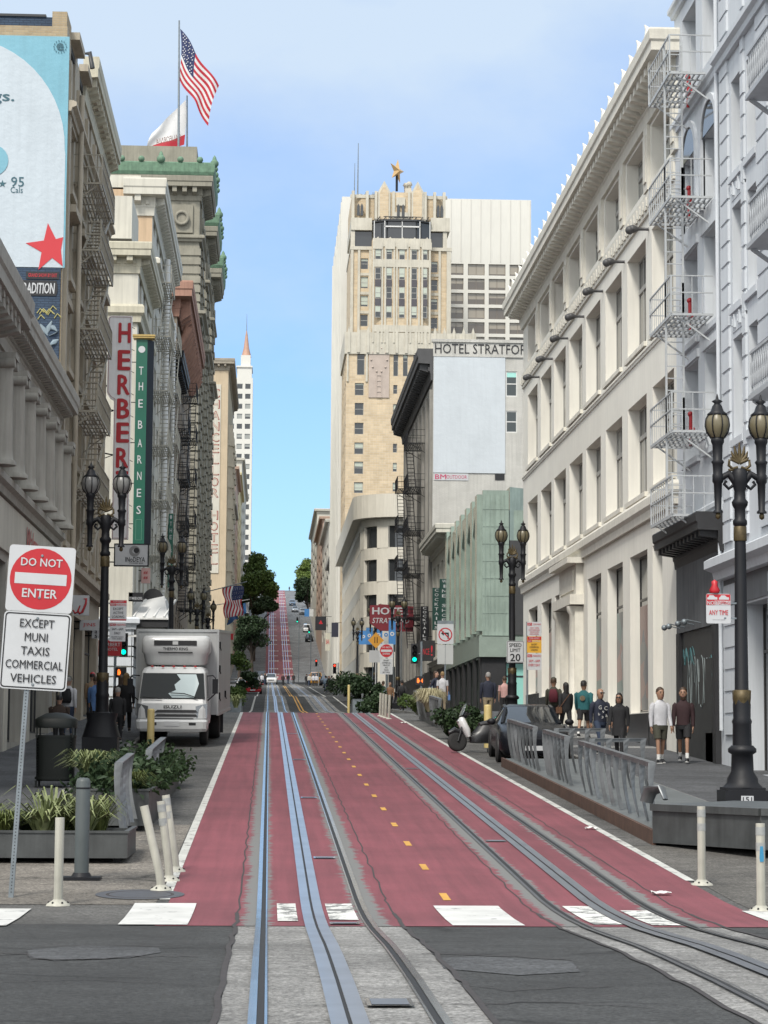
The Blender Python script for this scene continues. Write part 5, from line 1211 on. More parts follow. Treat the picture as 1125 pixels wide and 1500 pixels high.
# ------------------------------------------------------------------ signs
def plate(par, w, h, zc, mat=SIGNW, x=0, y=0, rad=.05, nm='sign_panel', border=None, back=GALV):
    def rr(w, h, r): return [(x + sx * (w / 2 - r) + r * math.cos(a), zc + sz * (h / 2 - r) + r * math.sin(a)) for sx, sz, a0 in ((1, 1, 0), (-1, 1, 90), (-1, -1, 180), (1, -1, 270)) for a in (R_(a0), R_(a0 + 30), R_(a0 + 60), R_(a0 + 90))]
    m = MB(); m.prism(rr(w, h, rad), y - .004, y + .004); o = m.build(nm, mat, par)
    if border:
        m = MB(); a, b = rr(w - .03, h - .03, rad * .8), rr(w - .06, h - .06, rad * .6); n = len(a)
        m.add([(p[0], y - .0065, p[1]) for p in a] + [(p[0], y - .0065, p[1]) for p in b], [(i, (i + 1) % n, (i + 1) % n + n, i + n) for i in range(n)]); m.build('sign_border', border, o)
    return o
def disc(par, r, cx, y, zc, mat, nm='disc', n=32, ri=0):
    m = MB(); P = [(cx + r * math.cos(2 * math.pi * k / n), y, zc + r * math.sin(2 * math.pi * k / n)) for k in range(n)]
    if ri: Q = [(cx + ri * math.cos(2 * math.pi * k / n), y, zc + ri * math.sin(2 * math.pi * k / n)) for k in range(n)]; m.add(P + Q, [(i, (i + 1) % n, (i + 1) % n + n, i + n) for i in range(n)])
    else: m.add(P, [tuple(range(n))])
    return m.build(nm, mat, par)
def rect(par, x0, x1, z0, z1, y, mat, nm='bar'): m = MB(); m.quad((x0, y, z0), (x1, y, z0), (x1, y, z1), (x0, y, z1)); return m.build(nm, mat, par)
def dne(par, zc, w=.76, x=0, y=0):
    p = plate(par, w, w, zc, SIGNW, x, y, .04); r = w * .465; d = disc(p, r, x, y - .006, zc, SIGNR, 'red_disc'); rect(p, x - r * .84, x + r * .84, zc - r * .18, zc + r * .18, y - .009, SIGNW, 'white_bar')
    text(p, 'DO NOT', w * .62, w * .12, (x, y - .009, zc + w * .25), SIGNW, thick=.03); text(p, 'ENTER', w * .52, w * .13, (x, y - .009, zc - w * .22), SIGNW, thick=.03); return p
def lines(par, ss, w, h, zc, mat, x=0, y=0, fill=.62, thick=.015, ws=None):
    n = len(ss); lh = h / n; mx = max(len(s_) for s_ in ss)
    for i, s_ in enumerate(ss): text(par, s_, w * len(s_) / mx * (1 if len(s_) > 2 else 1.1), lh * fill, (x, y - .007, zc + h / 2 - lh * (i + .5)), mat, thick=thick)
# do-not-enter sign, near left
t = thing('road_sign', 'big DO NOT ENTER sign over EXCEPT MUNI TAXIS panel on a perforated post, nearest left', 'road sign', (-2.93, 26.4, zr(26.4)))
m = MB(); m.box(-.028, .028, -.028, .028, 0, 4.0)
for k in range(100): m.box(-.006, .006, -.0305, -.027, .06 + k * .038, .072 + k * .038, 1)
m.build('post', [GALV, SIGNK], t)
dne(t, 3.68, .77, .07, -.04); p = plate(t, .78, .9, 2.84, SIGNW, .07, -.04, .05, border=SIGNK); lines(p, ['EXCEPT', 'MUNI', 'TAXIS', 'COMMERCIAL', 'VEHICLES'], .66, .80, 2.84, SIGNK, .07, -.045, .6)
for z, xo in ((3.46, .07), (3.95, .07), (3.22, .07), (2.45, .07)): m = MB(); m.lathe([(.018, 0), (.012, .008)], 8); m.xf(Matrix.Translation((xo, -.048, z)) @ Matrix.Rotation(math.pi / 2, 4, 'X')); m.build('bolt', GALV, t)
t.rotation_euler = (0, R_(3.0), R_(0))
# no stopping any time, on lamp 151
t = thing('parking_sign', 'NO STOPPING ANY TIME tow-away sign strapped to the lamp numbered 151', 'parking sign', (7.98, 39.72, zs(39.8)))
p = plate(t, .44, .53, 3.5, SIGNW, 0, 0, .03); rect(p, -.215, .215, 3.56, 3.755, -.0055, SIGNR, 'red_header')
text(p, 'NO', .12, .07, (-.14, -.009, 3.6), SIGNW, thick=.03); rect(p, -.07, .21, 3.56, 3.64, -.0068, SIGNW, 'word_panel'); text(p, 'STOPPING', .26, .06, (.07, -.009, 3.6), SIGNREDT, thick=.02); text(p, 'ANY TIME', .34, .085, (0, -.009, 3.43), SIGNREDT, thick=.02); text(p, 'TOW AWAY ZONE', .22, .012, (0, -.009, 3.3), SIGNK)
for q in (-.11, .1): m = MB(); m.prism([(q - .09, 3.66), (q + .09, 3.66), (q + .09, 3.70), (q + .05, 3.705), (q + .02, 3.735), (q - .05, 3.735), (q - .07, 3.70), (q - .09, 3.695)], -.008, -.0065); m.build('car_symbol', SIGNW, p)
m = MB(); m.bar((.1, .0, 3.6), (.42, .05, 3.6), .02, .03); m.bar((.1, .0, 3.33), (.42, .05, 3.33), .02, .03); m.bar((.12, .02, 3.3), (.12, .02, 3.63), .02, .02); m.build('bracket', GALV, t)
m = MB(); m.lathe([(.08, 0), (.1, .05), (.05, .14), (.06, .2), (.0, .24)], 8); m.xf(Matrix.Translation((-.06, .03, 3.78))); m.build('topper', SIGNR, t)
# left lamp signs
t = thing('parking_sign', 'two stacked NO PARKING signs strapped to the lamp behind the litter bin', 'parking sign', (-4.15 + .36, 56.72, zs(56.8)))
p = plate(t, .42, .52, 3.62, SIGNW, 0, 0, .02); rect(p, -.205, .205, 3.8, 3.87, -.0055, SIGNR, 'red_header'); text(p, 'TOW AWAY', .26, .035, (0, -.009, 3.835), SIGNW); rect(p, -.205, -.06, 3.73, 3.79, -.006, SIGNR, 'red_word'); text(p, 'NO', .1, .045, (-.13, -.009, 3.76), SIGNW, thick=.02); text(p, 'PARKING', .25, .045, (.07, -.009, 3.76), SIGNREDT, thick=.01); lines(p, ['EXCEPT', 'ACTIVE', 'LOADING'], .3, .3, 3.56, SIGNK, 0, 0); rect(p, -.205, .205, 3.365, 3.40, -.0055, SIGNR, 'red_footer')
p = plate(t, .4, .48, 3.08, SIGNW, -.01, 0, .02); rect(p, -.2, -.06, 3.23, 3.29, -.006, SIGNR, 'red_word'); text(p, 'NO', .1, .045, (-.13, -.009, 3.26), SIGNW, thick=.02); text(p, 'PARKING', .25, .045, (.06, -.009, 3.26), SIGNREDT, thick=.01); lines(p, ['3AM - 6AM', 'DAILY'], .28, .2, 3.1, SIGNK, -.01, 0); lines(p, ['INCLUDING HOLIDAYS', 'STREET SWEEPING'], .3, .1, 2.93, SIGNK, -.01, 0)
m = MB()
for z in (3.8, 3.45, 3.25, 2.9): m.bar((-.1, .03, z), (-.36, .06, z), .02, .03)
m.build('bracket', GALV, t)
# sign rack right: speed limit on lamp, parking post
t = thing('speed_sign', 'SPEED LIMIT 20 sign fixed to a lamp post behind the parked car', 'road sign', (8.78, 80.2, zs(80.5)))
p = plate(t, .62, .78, 2.62, SIGNW, 0, 0, .04, border=SIGNK); text(p, 'SPEED', .44, .13, (0, -.009, 2.86), SIGNK, thick=.02); text(p, 'LIMIT', .36, .12, (0, -.009, 2.68), SIGNK, thick=.02); text(p, '20', .36, .26, (0, -.009, 2.42), SIGNK, thick=.03)
t = thing('parking_sign', 'thin post with three stacked parking signs, the middle one yellow', 'parking sign', (8.35, 71, zs(71)))
m = MB(); m.tube([(-.2, 0, 0), (-.2, 0, 3.6)], .03, 8); m.build('post', GALV, t)
p = plate(t, .46, .44, 3.38, SIGNW, .02, -.04, .02); rect(p, -.2, -.05, 3.48, 3.57, -.046, SIGNR, 'red_word'); text(p, 'NO', .11, .06, (-.125, -.05, 3.525), SIGNW); text(p, 'DOUBLE PARKING', .24, .05, (.11, -.05, 3.525), SIGNREDT); lines(p, ['ANY TIME', 'COMMERCIAL', 'VEHICLES', 'INCLUDED'], .36, .26, 3.31, SIGNREDT, .02, -.042)
p = plate(t, .46, .52, 2.88, M('sign_yellow', (.60, .33, .03), .5, .05), .02, -.04, .02); rect(p, -.2, .24, 3.03, 3.13, -.046, SIGNR, 'red_header'); text(p, 'TOW-AWAY', .34, .06, (.02, -.05, 3.08), SIGNW); rect(p, -.2, -.05, 2.95, 3.02, -.046, SIGNR, 'red_word'); text(p, 'NO STOPPING', .38, .05, (.02, -.05, 2.985), SIGNW); lines(p, ['EXCEPT', 'COMMERCIAL', 'LOADING'], .3, .26, 2.80, SIGNK, .02, -.042)
p = plate(t, .46, .52, 2.34, SIGNW, .02, -.04, .02); rect(p, -.2, -.05, 2.48, 2.57, -.046, SIGNR, 'red_word'); text(p, 'NO', .11, .06, (-.125, -.05, 2.525), SIGNW); text(p, 'PARKING', .25, .06, (.1, -.05, 2.525), SIGNREDT); lines(p, ['2AM - 6AM', 'EVERY DAY'], .36, .26, 2.3, SIGNREDT, .02, -.042)
# no left turn on post with two grey backs
t = thing('road_sign', 'NO LEFT TURN sign above two blank sign backs by the green glass corner', 'road sign', (8.6, 110, zs(110)))
m = MB(); m.tube([(0, 0, 0), (0, 0, 4.2)], .04, 8); m.build('post', GALV, t)
p = plate(t, .8, .98, 3.75, SIGNW, 0, -.06, .04); disc(p, .34, 0, -.07, 3.72, SIGNR, 'red_ring', ri=.285)
m = MB(); m.prism([(.1, 3.52), (.17, 3.52), (.17, 3.82), (-.08, 3.82), (-.08, 3.90), (-.22, 3.78), (-.08, 3.67), (-.08, 3.74), (.1, 3.74)], -.072, -.068); m.build('arrow', SIGNK, p); m = MB(); m.bar((-.22, -.074, 3.95), (.22, -.074, 3.5), .002, .05); m.build('slash', SIGNR, p)
rect(p, -.4, .4, 4.25, 4.4, -.06, GALV, 'top_plate'); 
for q in (-.2, .2): plate(t, .38, .95, 2.75, M('sign_back', (.42, .43, .42), .5, .1), q, -.05, .02, nm='sign_back')
# second do-not-enter
t = thing('road_sign', 'small far DO NOT ENTER sign over a white panel, below the red hotel sign', 'road sign', (6.6, 127, zs(127) - .1))
m = MB(); m.tube([(0, 0, 0), (0, 0, 3.9)], .04, 8); m.build('post', GALV, t); dne(t, 3.5, .78, 0, -.05); p = plate(t, .72, .9, 2.62, SIGNW, 0, -.05, .04); lines(p, ['EXCEPT', 'COMMERCIAL', 'VEHICLES', 'AND', 'TAXIS', 'NO TURNS'], .5, .8, 2.62, SIGNK, 0, -.055)
t = thing('road_sign', 'yellow diamond warning sign over a small white plate, far right pavement', 'road sign', (7.95, 168, zs(168)))
m = MB(); m.tube([(0, 0, 0), (0, 0, 5.0)], .05, 8); m.build('post', SIGNW, t)
m = MB(); m.prism([(0, 3.9), (.6, 4.5), (0, 5.1), (-.6, 4.5)], -.07, -.06); p = m.build('sign_panel', M('sign_orange', (.62, .30, .04), .5, .05), t); rect(p, -.12, -.06, 4.3, 4.75, -.075, SIGNK, 'symbol'); rect(p, .06, .12, 4.3, 4.75, -.075, SIGNK, 'symbol'); plate(t, 1.0, .9, 3.3, SIGNW, 0, -.06, .04)
t = thing('road_sign', 'double grey back of a tall sign beside the red car, far left pavement', 'road sign', (-3.55, 150, zs(150)))
m = MB(); m.tube([(0, 0, 0), (0, 0, 4.2)], .04, 8); m.build('post', GALV, t); plate(t, .56, 1.35, 3.4, MATS['sign_back'], 0, -.05, .02)
# ------------------------------------------------------------------ hanging shop signs (blade signs)
def blade(name, label, x0, x1, Y, z0, z1, mat, lines_=(), tm=SIGNW, dpt=.18, vertical=None, vh=None, ang=0, group=None, cap=None, border=None):
    t = thing(name, label, 'shop sign', (x0, Y, z0), 0, group); w = x1 - x0; h = z1 - z0
    m = MB(); m.box(0, w, 0, dpt, 0, h); m.build('panel', mat, t)
    m = MB(); s_ = -1 if x0 < 0 else 1
    for zz in (h * .15, h * .85): m.bar((0 if s_ < 0 else w, dpt / 2, zz), ((-.7) if s_ < 0 else w + .7, dpt / 2, zz), .05)
    m.bar(((-.02) if s_ < 0 else w + .02, dpt / 2, h * .15), ((-.02) if s_ < 0 else w + .02, dpt / 2, h * .85), .04); m.build('bracket', BLACK, t)
    if border: m = MB(); q = .05; m.box(-q, w + q, -.01, dpt + .01, -q, 0); m.box(-q, w + q, -.01, dpt + .01, h, h + q); m.box(-q, 0, -.01, dpt + .01, 0, h); m.box(w, w + q, -.01, dpt + .01, 0, h); m.build('rim', border, t)
    if vertical:
        n = len(vertical); st = h / n if vh is None else vh[2]; zt = h - (vh[0] if vh else st / 2); ch = vh[1] if vh else st * .62
        for i, c in enumerate(vertical):
            if c != ' ': text(t, c, w * (.46 if c not in 'I!' else .12), ch, (w * .5, -.012, zt - st * i), tm, thick=.03 if (vh and len(vh) > 3) else .01)
    for (s2_, fx, fz, fw, fh, mm) in lines_: text(t, s2_, w * fw, h * fh, (w * fx, -.012, h * fz), mm, thick=.015)
    return t
def Zp(py, Y, px=200): return W(px, py, Y).z
x0, x1 = WX(156, 90, 600), WX(191, 90, 600)
t = thing('vertical_sign', 'tall white vertical sign with big red letters HERBERT, fixed to the tan building', 'shop sign', (x0, 90, Zp(790, 90)))
h = Zp(463, 90) - Zp(790, 90); w = x1 - x0; zs1 = Zp(583, 90) - Zp(790, 90)
m = MB(); m.prism([(w * .32, 0), (w, 0), (w, h), (.1, h), (0, h - .1), (0, zs1 + .2), (.12, zs1), (w * .3, zs1 - .1)], 0, .3); m.build('panel', M('sign_enamel_white', (.76, .76, .77), .45, .08, 2, streak=.15), t)
m = MB()
pl = [(w * .35, .04), (w - .04, .04), (w - .04, h - .05), (.1, h - .05), (.05, h - .12), (.05, zs1 + .22), (.16, zs1 + .05), (w * .35, zs1 - .05)]
for a, b in zip(pl, pl[1:] + pl[:1]): m.bar((a[0], -.01, a[1]), (b[0], -.01, b[1]), .015)
m.build('neon_outline', M('neon_pink', (.35, .15, .15), .4, 0), t)
for i, c in enumerate('HERBERT'):
    yy = (488, 528, 564, 599, 634, 671, 705)[i]; text(t, c, (Zp(0, 90) - Zp(20, 90)) * .78, Zp(yy - 14, 90) - Zp(yy + 14, 90), (w * .70 - .0, -.02, Zp(yy, 90) - Zp(790, 90)), SIGNR, thick=.06, name='letter')
m = MB()
for z in (1.2, 3.4, 5.2, 6.2, 8.0): m.bar((w * .3 if z < zs1 else 0, .15, z), (-.75, .15, z + .2), .05); m.bar((w * .3 if z < zs1 else 0, .15, z), (-.75, .15, z - .4), .03)
for k in range(10): m.bar((w, .1, .5 + k * .9), (w + .12, .0, .42 + k * .9), .02)
m.build('bracket', BLACK, t)
GRN = M('sign_green', (.012, .10, .065), .4, .12, 2)
x0, x1 = WX(197, 110, 650), WX(213.5, 110, 650)
t = thing('vertical_sign', 'tall dark green vertical sign reading THE BARNES with a yellow cap', 'shop sign', (x0, 110, Zp(797, 110))); h = Zp(497, 110) - Zp(797, 110); w = x1 - x0
m = MB(); m.box(0, w, 0, .25, 0, h); m.build('panel', GRN, t); m = MB(); m.prismz([(w, 0), (w + .3, .5), (w + .05, .5), (w, .25)], 0, h); m.build('side_panel', BLACK, t)
m = MB(); m.sweep([(-.1, h), (.0, h), (.18, h + .14), (.18, h + .22), (-.1, h + .22)], [(-.0, .4), (0, 0), (w + .2, 0), (w + .2, .5)][::1]); m.box(-.15, w + .35, -.15, .6, h + .05, h + .2); m.build('cap', M('sign_cap_yellow', (.42, .30, .10), .5, .1), t)
disc(t, .17, w / 2, -.015, h - .5, SIGNW, 'white_dot')
for c, yy in zip('THEBARNES', (543, 566, 591, 622, 649, 673, 697, 722, 747)): text(t, c, w * .38, .4, (w * .48 + (0 if c != 'T' else 0), -.015, Zp(yy, 110) - Zp(797, 110)), SIGNW, name='letter', thick=.012)
m = MB()
for a, b in ((.2, 1.2),): 
    for p, q in (((w * .25, a), (w * .75, a)), ((w * .25, b), (w * .75, b)), ((w * .25, a), (w * .25, b)), ((w * .75, a), (w * .75, b))): m.bar((p[0], -.01, p[1]), (q[0], -.01, q[1]), .015)
m.build('emblem', M('emblem_green', (.12, .28, .2), .5, 0), t)
m = MB()
for z in (1, 3, 5, 7, 9): m.bar((0, .1, z), (-.6, .1, z), .04)
m.build('bracket', BLACK, t)
blade('vertical_sign', 'small distant green copy of the sign THE BARNES, lower and behind it', WX(243, 135), WX(250, 135), 135, Zp(860, 135), Zp(752, 135), GRN, vertical='•THE BARNES', dpt=.15)
blade('shop_sign', 'white hanging sign with a black swirl reading INODEYA, left behind the lamp', WX(165, 99), WX(213, 99), 99, Zp(828, 99), Zp(798, 99), SIGNW, (('INoDEYA', .62, .28, .6, .24, SIGNK), ('POWER BAR', .66, .1, .42, .06, SIGNK)), border=BLACK)
t = [o for o in bpy.data.objects if o.get('label', '').startswith('white hanging sign with a black swirl')][0]; disc(t, .24, .85, -.012, .62, M('swirl_grey', (.2, .2, .2), .5, 0), 'swirl', ri=.1); disc(t, .12, .93, -.014, .65, SIGNK, 'swirl')
t = thing('shop_sign', 'white square sign with a red script letter W beside the DO NOT ENTER sign', 'shop sign', (WX(104, 70), 70, Zp(902, 70)))
m = MB(); m.box(0, .5, 0, .15, 0, .62); m.box(-.4, 0, .05, .1, .3, .36); m.build('panel', SIGNW, t); m = MB()
m.tube([(.02, -.01, .16), (.08, -.01, .06), (.16, -.01, .1), (.23, -.01, .3), (.17, -.01, .14), (.22, -.01, .05), (.3, -.01, .1), (.4, -.01, .34), (.42, -.01, .52), (.34, -.01, .5)], [.02, .03, .03, .02, .03, .035, .04, .035, .03, .02], 6); m.build('script_letter', SIGNR, t)
blade('shop_sign', 'small white sign with red letters J!NS on the left shopfronts', WX(115, 82), WX(143, 82), 82, Zp(924, 82), Zp(909, 82), SIGNW, (('J!NS', .5, .5, .66, .42, SIGNREDT),), dpt=.12)
blade('shop_sign', 'white sign with black letters a and s, under the J!NS sign', WX(133, 88), WX(147, 88), 88, Zp(936, 88), Zp(908, 88), SIGNW, (('a', .45, .35, .28, .16, SIGNK), ('s', .45, .12, .28, .16, SIGNK)), dpt=.12)
blade('shop_sign', 'red hotel sign with white letters behind the left lamp post', WX(142, 92), WX(177, 92), 92, Zp(961, 92), Zp(938, 92), SIGNR, (('HERBERT', .55, .72, .8, .22, SIGNW), ('HOTEL', .6, .42, .5, .18, SIGNW)), dpt=.15)
blade('shop_sign', 'small rounded pink lantern sign with red characters', WX(204, 118), WX(217, 118), 118, Zp(854, 118), Zp(832, 118), M('lantern_pink', (.58, .36, .33), .5, .05), (('#', .5, .7, .5, .2, SIGNREDT), ('#', .5, .35, .5, .2, SIGNREDT)), dpt=.3)
blade('shop_sign', 'black sign reading STARBUCKS above the white canopy', WX(186, 112), WX(207, 112), 112, Zp(881, 112), Zp(868, 112), SIGNK, (('STARBUCKS', .5, .35, .9, .3, SIGNW),), dpt=.4)
t = thing('roof_vent', 'round black awning hood right of the STARBUCKS sign', 'awning', (WX(222, 114), 114, Zp(877, 114))); m = MB(); m.prism([(.52 * math.cos(k * math.pi / 10), .52 * math.sin(k * math.pi / 10)) for k in range(11)], 0, .9); m.build('hood', BLKW, t)
t = thing('blank_canopy', 'white ribbed marquee canopy above the roof of the white truck', 'canopy', (-6.8, 112, 0)); a, b = Zp(878, 112), Zp(905, 112)
cx0, cx1 = WX(170, 112) + 6.8, WX(245, 112) + 6.8
m = MB(); m.hexa([(cx0, 0, b), (cx1, 0, b), (cx1, 6, b), (cx0, 6, b), (cx0, 1.8, a - .2), (cx1 - .3, 1.8, a + .3), (cx1 - .3, 6, a + .3), (cx0, 6, a - .2)]); m.build('canopy_roof', M('canopy_white', (.50, .50, .49), .6, .1), t)
m = MB()
for k in range(5): x = cx0 + .3 + k * .5; m.bar((x, -.03, b + .05), (x + .5, 1.75, a + .1), .09)
m.box(cx0, cx1 + .05, -.1, 0, b - .08, b); m.box(cx0, cx1 + .05, -.1, 0, b - .95, b - .85); m.build('canopy_rib', WHITEP, t)
m = MB(); m.box(cx0, cx1, 0, 6, b - .45, b - .1); m.build('fascia', BLKW, t); m = MB(); m.box(cx0, cx1 - .2, .1, 6, b - 1.4, b - .45); m.build('soffit', M('canopy_grey', (.16, .16, .15), .7, .15), t)
# right-hand blade signs
WG = M('sign_dark_green', (.008, .045, .035), .45, .1)
blade('vertical_sign', 'dark green vertical sign reading WINE SHOP', WX(643.5, 138), WX(656.5, 138), 138, Zp(912, 138, 650), Zp(848, 138, 650), WG, vertical='WINE SHOP', tm=SIGNW)
blade('vertical_sign', 'dark green vertical sign reading COCKTAILS, left of the WINE SHOP sign', WX(633, 141), WX(645, 141), 141, Zp(923, 141, 640), Zp(861, 141, 640), WG, vertical='COCKTAILS', tm=SIGNW)
blade('vertical_sign', 'narrow black vertical sign reading COCKTAILS nearest the red hotel sign', WX(616, 152), WX(627, 152), 152, Zp(940, 152, 620), Zp(888, 152, 620), BLACK, vertical='COCKTAILS', tm=SIGNW)
t = blade('shop_sign', 'black shop fascia with red letters left of the NO LEFT TURN sign', WX(613, 146), WX(637, 146), 146, Zp(968, 146, 620), Zp(938, 146, 620), BLKW, (('UNCE', .38, .45, .55, .3, SIGNREDT), ('!', .8, .5, .1, .5, SIGNREDT)), dpt=.4)
x0, x1 = WX(541, 163), WX(605, 163); z0, z1 = Zp(924, 163, 575), Zp(885, 163, 575)
t = thing('hotel_sign', 'big dark red sign reading HOTEL STRATFORD', 'hotel sign', (x0, 163, z0)); w = x1 - x0; h = z1 - z0; MAR = M('sign_maroon', (.18, .018, .028), .5, .15, 2)
m = MB(); m.prism([(0, h * .28), (w * .2, h * .05), (w * .25, 0), (w, -.05), (w, h * .92), (w * .2, h), (w * .2, h * .96), (0, h * .95)], 0, .3); m.build('panel', MAR, t)
text(t, 'HOTEL', w * .82, h * .26, (w * .47, -.02, h * .74), SIGNW, thick=.05); text(t, 'STRATFORD', w * .85, h * .2, (w * .48, -.02, h * .38), SIGNW, shear=.2, thick=.01); m = MB(); m.bar((w, .1, h * .6), (w + .6, .1, h * .6), .1); m.bar((w, .1, h * .2), (w + .6, .1, h * .2), .1); m.bar((w + .04, .1, h * .2), (w + .04, .1, h * .6), .08); m.build('bracket', BLACK, t)
BNB = M('banner_blue', (.06, .22, .50), .6, .15); 
for k, (px, Y, w_, c) in enumerate(((532, 215, 1.0, BNB), (540.5, 190, .55, BNB), (554, 176, .62, BNB), (565, 174, .4, WHITEP), (574, 160, .5, BNB))):
    t = thing('banner', ('blue street banner farthest up the pavement', 'narrow blue banner left of the yellow diamond sign', 'wide blue banner with a white ring, below the red hotel sign', 'white banner between two blue ones', 'blue banner tucked behind the far lamp in front of the hotel sign')[k], 'banner', (WX(px, Y), Y, Zp(944, Y, px)), 0, 'street banners on far lamps')
    m = MB(); m.box(-w_ / 2, w_ / 2, 0, .03, 0, 1.3 + .1 * k); m.build('cloth', c, t); m = MB(); m.tube([(-w_ / 2, .015, 1.35 + .1 * k), (w_ / 2 + .4, .015, 1.35 + .1 * k)], .03, 6); m.tube([(w_ / 2 + .4, .015, 1.6), (w_ / 2 + .4, .015, -4)], .04, 6); m.build('pole', GALV, t)
    disc(t, .15, 0, -.012, .75, WHITEP if c is BNB else BNB, 'ring', ri=.07)
def farblade(lb, px0, px1, py0, py1, Y, mat, nm='shop_sign', dpt=.2, tx=None, tm=SIGNW):
    t = thing(nm, lb, 'shop sign', (WX(px0, Y), Y, Zp(py1, Y, px0))); w = WX(px1, Y) - WX(px0, Y); h = Zp(py0, Y, px0) - Zp(py1, Y, px0)
    m = MB(); m.box(0, w, 0, dpt, 0, h); m.build('panel', mat, t); m = MB(); s_ = -1 if px0 < 392 else 1; m.bar((w / 2, dpt / 2, h), (w / 2 + s_ * (w / 2 + .8), dpt / 2, h), .06); m.build('bracket', BLACK, t)
    if tx: text(t, tx, w * .7, h * .25, (w / 2, -.015, h * .5), tm)
    return t
t = farblade('black square sign with a red flame mark, on the far right row', 461, 477, 903, 923, 330, SIGNK); m = MB(); m.prism([(.5, .9), (1.1, .9), (.8, 1.5)], -.02, -.01); m.build('emblem', SIGNR, t)
farblade('tall arched black sign beside the white tower base', 485, 495, 912, 933, 300, M('sign_charcoal', (.03, .032, .05), .5, .1))
farblade('blue and white street sign near the hilltop on the right', 445, 452, 892, 903, 420, BNB); farblade('white street sign next to the blue one near the hilltop', 452, 458, 892, 903, 420, WHITEP)
farblade('small red sign under the trees, left row', 332, 341, 928, 937, 260, SIGNREDT); farblade('second small red sign lower down the left row', 334, 342, 958, 965, 250, SIGNREDT); farblade('white vertical sign beside the truck roof, far left row', 326, 330, 946, 959, 240, WHITEP); farblade('small grey sign above the far green signal, left row', 328, 334, 963, 968, 236, SIGNW)
farblade('narrow beige sign with red letters on the far right row', 476, 483, 927, 953, 310, CRM2, tx='BAR', tm=SIGNREDT)
# ------------------------------------------------------------------ traffic signals
def emi(nm, c, s_): return M(nm, (.02, .02, .02), .4, 0, emit=c, es=s_)
EG, ER_, EO = emi('green_light', (.0, .9, .55), 1.6), emi('red_light', (1, .05, .02), 1.8), emi('orange_light', (1, .16, .02), 1.6)
def signal(lb, px, py, Y, on, pole=True, side=1, mat=None, pedx=None, ped=None, ph=None):
    x = WX(px, Y); z = Zp(py, Y, px); g0 = zs(Y); t = thing('traffic_light', lb, 'traffic light', (x, Y, g0)); zc = z - g0
    off = {'g': .30, 'r': -.30}[on]
    m = MB(); m.box(-.17, .17, 0, .22, zc + off - .5, zc + off + .5)
    m.build('housing', BLKW, t)
    for k, c in enumerate(('r', 'y', 'g')):
        zz = zc + off + .3 - .3 * k; m = MB(); m.lathe([(.105, 0), (.09, .03), (.0, .045)], 14); m.xf(Matrix.Translation((0, -.005, zz)) @ Matrix.Rotation(math.pi / 2, 4, 'X')); l = m.build('lens', (EG if c == 'g' else ER_) if c == on else SIGNK, t)
        m = MB(); m.tube([(0, -.0, zz), (0, -.14, zz)], .125, 12, cap=False); m.build('visor', BLKW, l)
    m = MB(); m.tube([(side * .35, .1, -.1), (side * .35, .1, zc + off + .6)], .06, 8); m.bar((side * .35, .1, zc + off), (0, .1, zc + off), .05); m.build('pole', GALV if mat is None else mat, t)
    if ped:
        pz = Zp(ped[1], Y, px) - g0; pxx = WX(ped[0], Y) - x; m = MB(); m.box(pxx - .22, pxx + .22, 0, .2, pz - .22, pz + .22); q = m.build('pedestrian_signal', BLKW, t)
        m = MB(); xx = pxx - .09
        m.box(xx - .05, xx + .05, -.012, -.004, pz - .11, pz + .02)
        for k, hh in enumerate((.10, .13, .12, .09)): m.box(xx - .05 + k * .026, xx - .03 + k * .026, -.012, -.004, pz + .02, pz + .02 + hh * .9)
        m.box(xx + .05, xx + .075, -.012, -.004, pz - .05, pz + .04); m.build('hand_symbol', EO, q)
        if ped[2]: text(q, ped[2], .1, .2, (pxx + .1, -.012, pz), EO, thick=.03)
    return t
signal('traffic light showing green beside an orange hand signal, left kerb behind the truck', 180, 955, 96, 'g', side=-1, ped=(177, 985, ''))
signal('traffic light showing green above a red hand and countdown, right kerb at the crest', 607, 966, 113, 'g', side=1, ped=(615, 997, '4'))
signal('far traffic light showing green beside the truck rear, left row', 334, 979, 222, 'g', side=-1); signal('far traffic light showing red left of the hill road', 361, 968, 232, 'r', side=-1)
signal('far traffic light showing green high on the hill road', 434.5, 910.5, 420, 'g', side=1); signal('second far green traffic light just below the white parked van', 452, 926, 400, 'g', side=1)
signal('far traffic light showing red above the yellow cab', 463, 968, 330, 'r', side=1); signal('far traffic light showing red by the dark far shopfronts, right row', 490, 975, 224, 'r', side=1)
# ------------------------------------------------------------------ posts and bins
POSTW = M('delineator_white', (.42, .41, .35), .55, .15, 5, streak=.4); BAND = M('reflector_band', (.30, .31, .30), .35, .2, 20); YELP = M('bollard_cream', (.48, .38, .16), .55, .15, 4)
def delineator(px, py, lb, h=.97, lean=(0, 0), band=True):
    p = at_ground(px, py); t = thing('delineator_post', lb, 'traffic post', (p.x, p.y, p.z), 0, 'white plastic lane posts')
    m = MB(); m.lathe([(.15, 0), (.14, .02), (.07, .06), (.06, .07)], 12, mod=lambda k: 1 if k % 2 else .88)
    for k in range(6): a = k * math.pi / 3; m.ball((.105 * math.cos(a), .105 * math.sin(a), .035), .014, n=5, m=4, mi=1)
    m.build('foot', [POSTW, BLACK], t)
    lx, ly = lean; m = MB(); m.tube([(0, 0, .05), (lx * .1, ly * .1, .2), (lx, ly, h)], [.052, .05, .052], 12); m.build('tube', POSTW, t)
    if band:
        for z in (h - .13, h - .3): m = MB(); m.tube([(lx * z / h, ly * z / h, z), (lx * (z + .09) / h, ly * (z + .09) / h, z + .09)], .0545, 12, cap=False); m.build('reflective_band', BAND, t)
    return t
delineator(85, 1327, 'upright white post standing alone left of the crosswalk block', band=False)
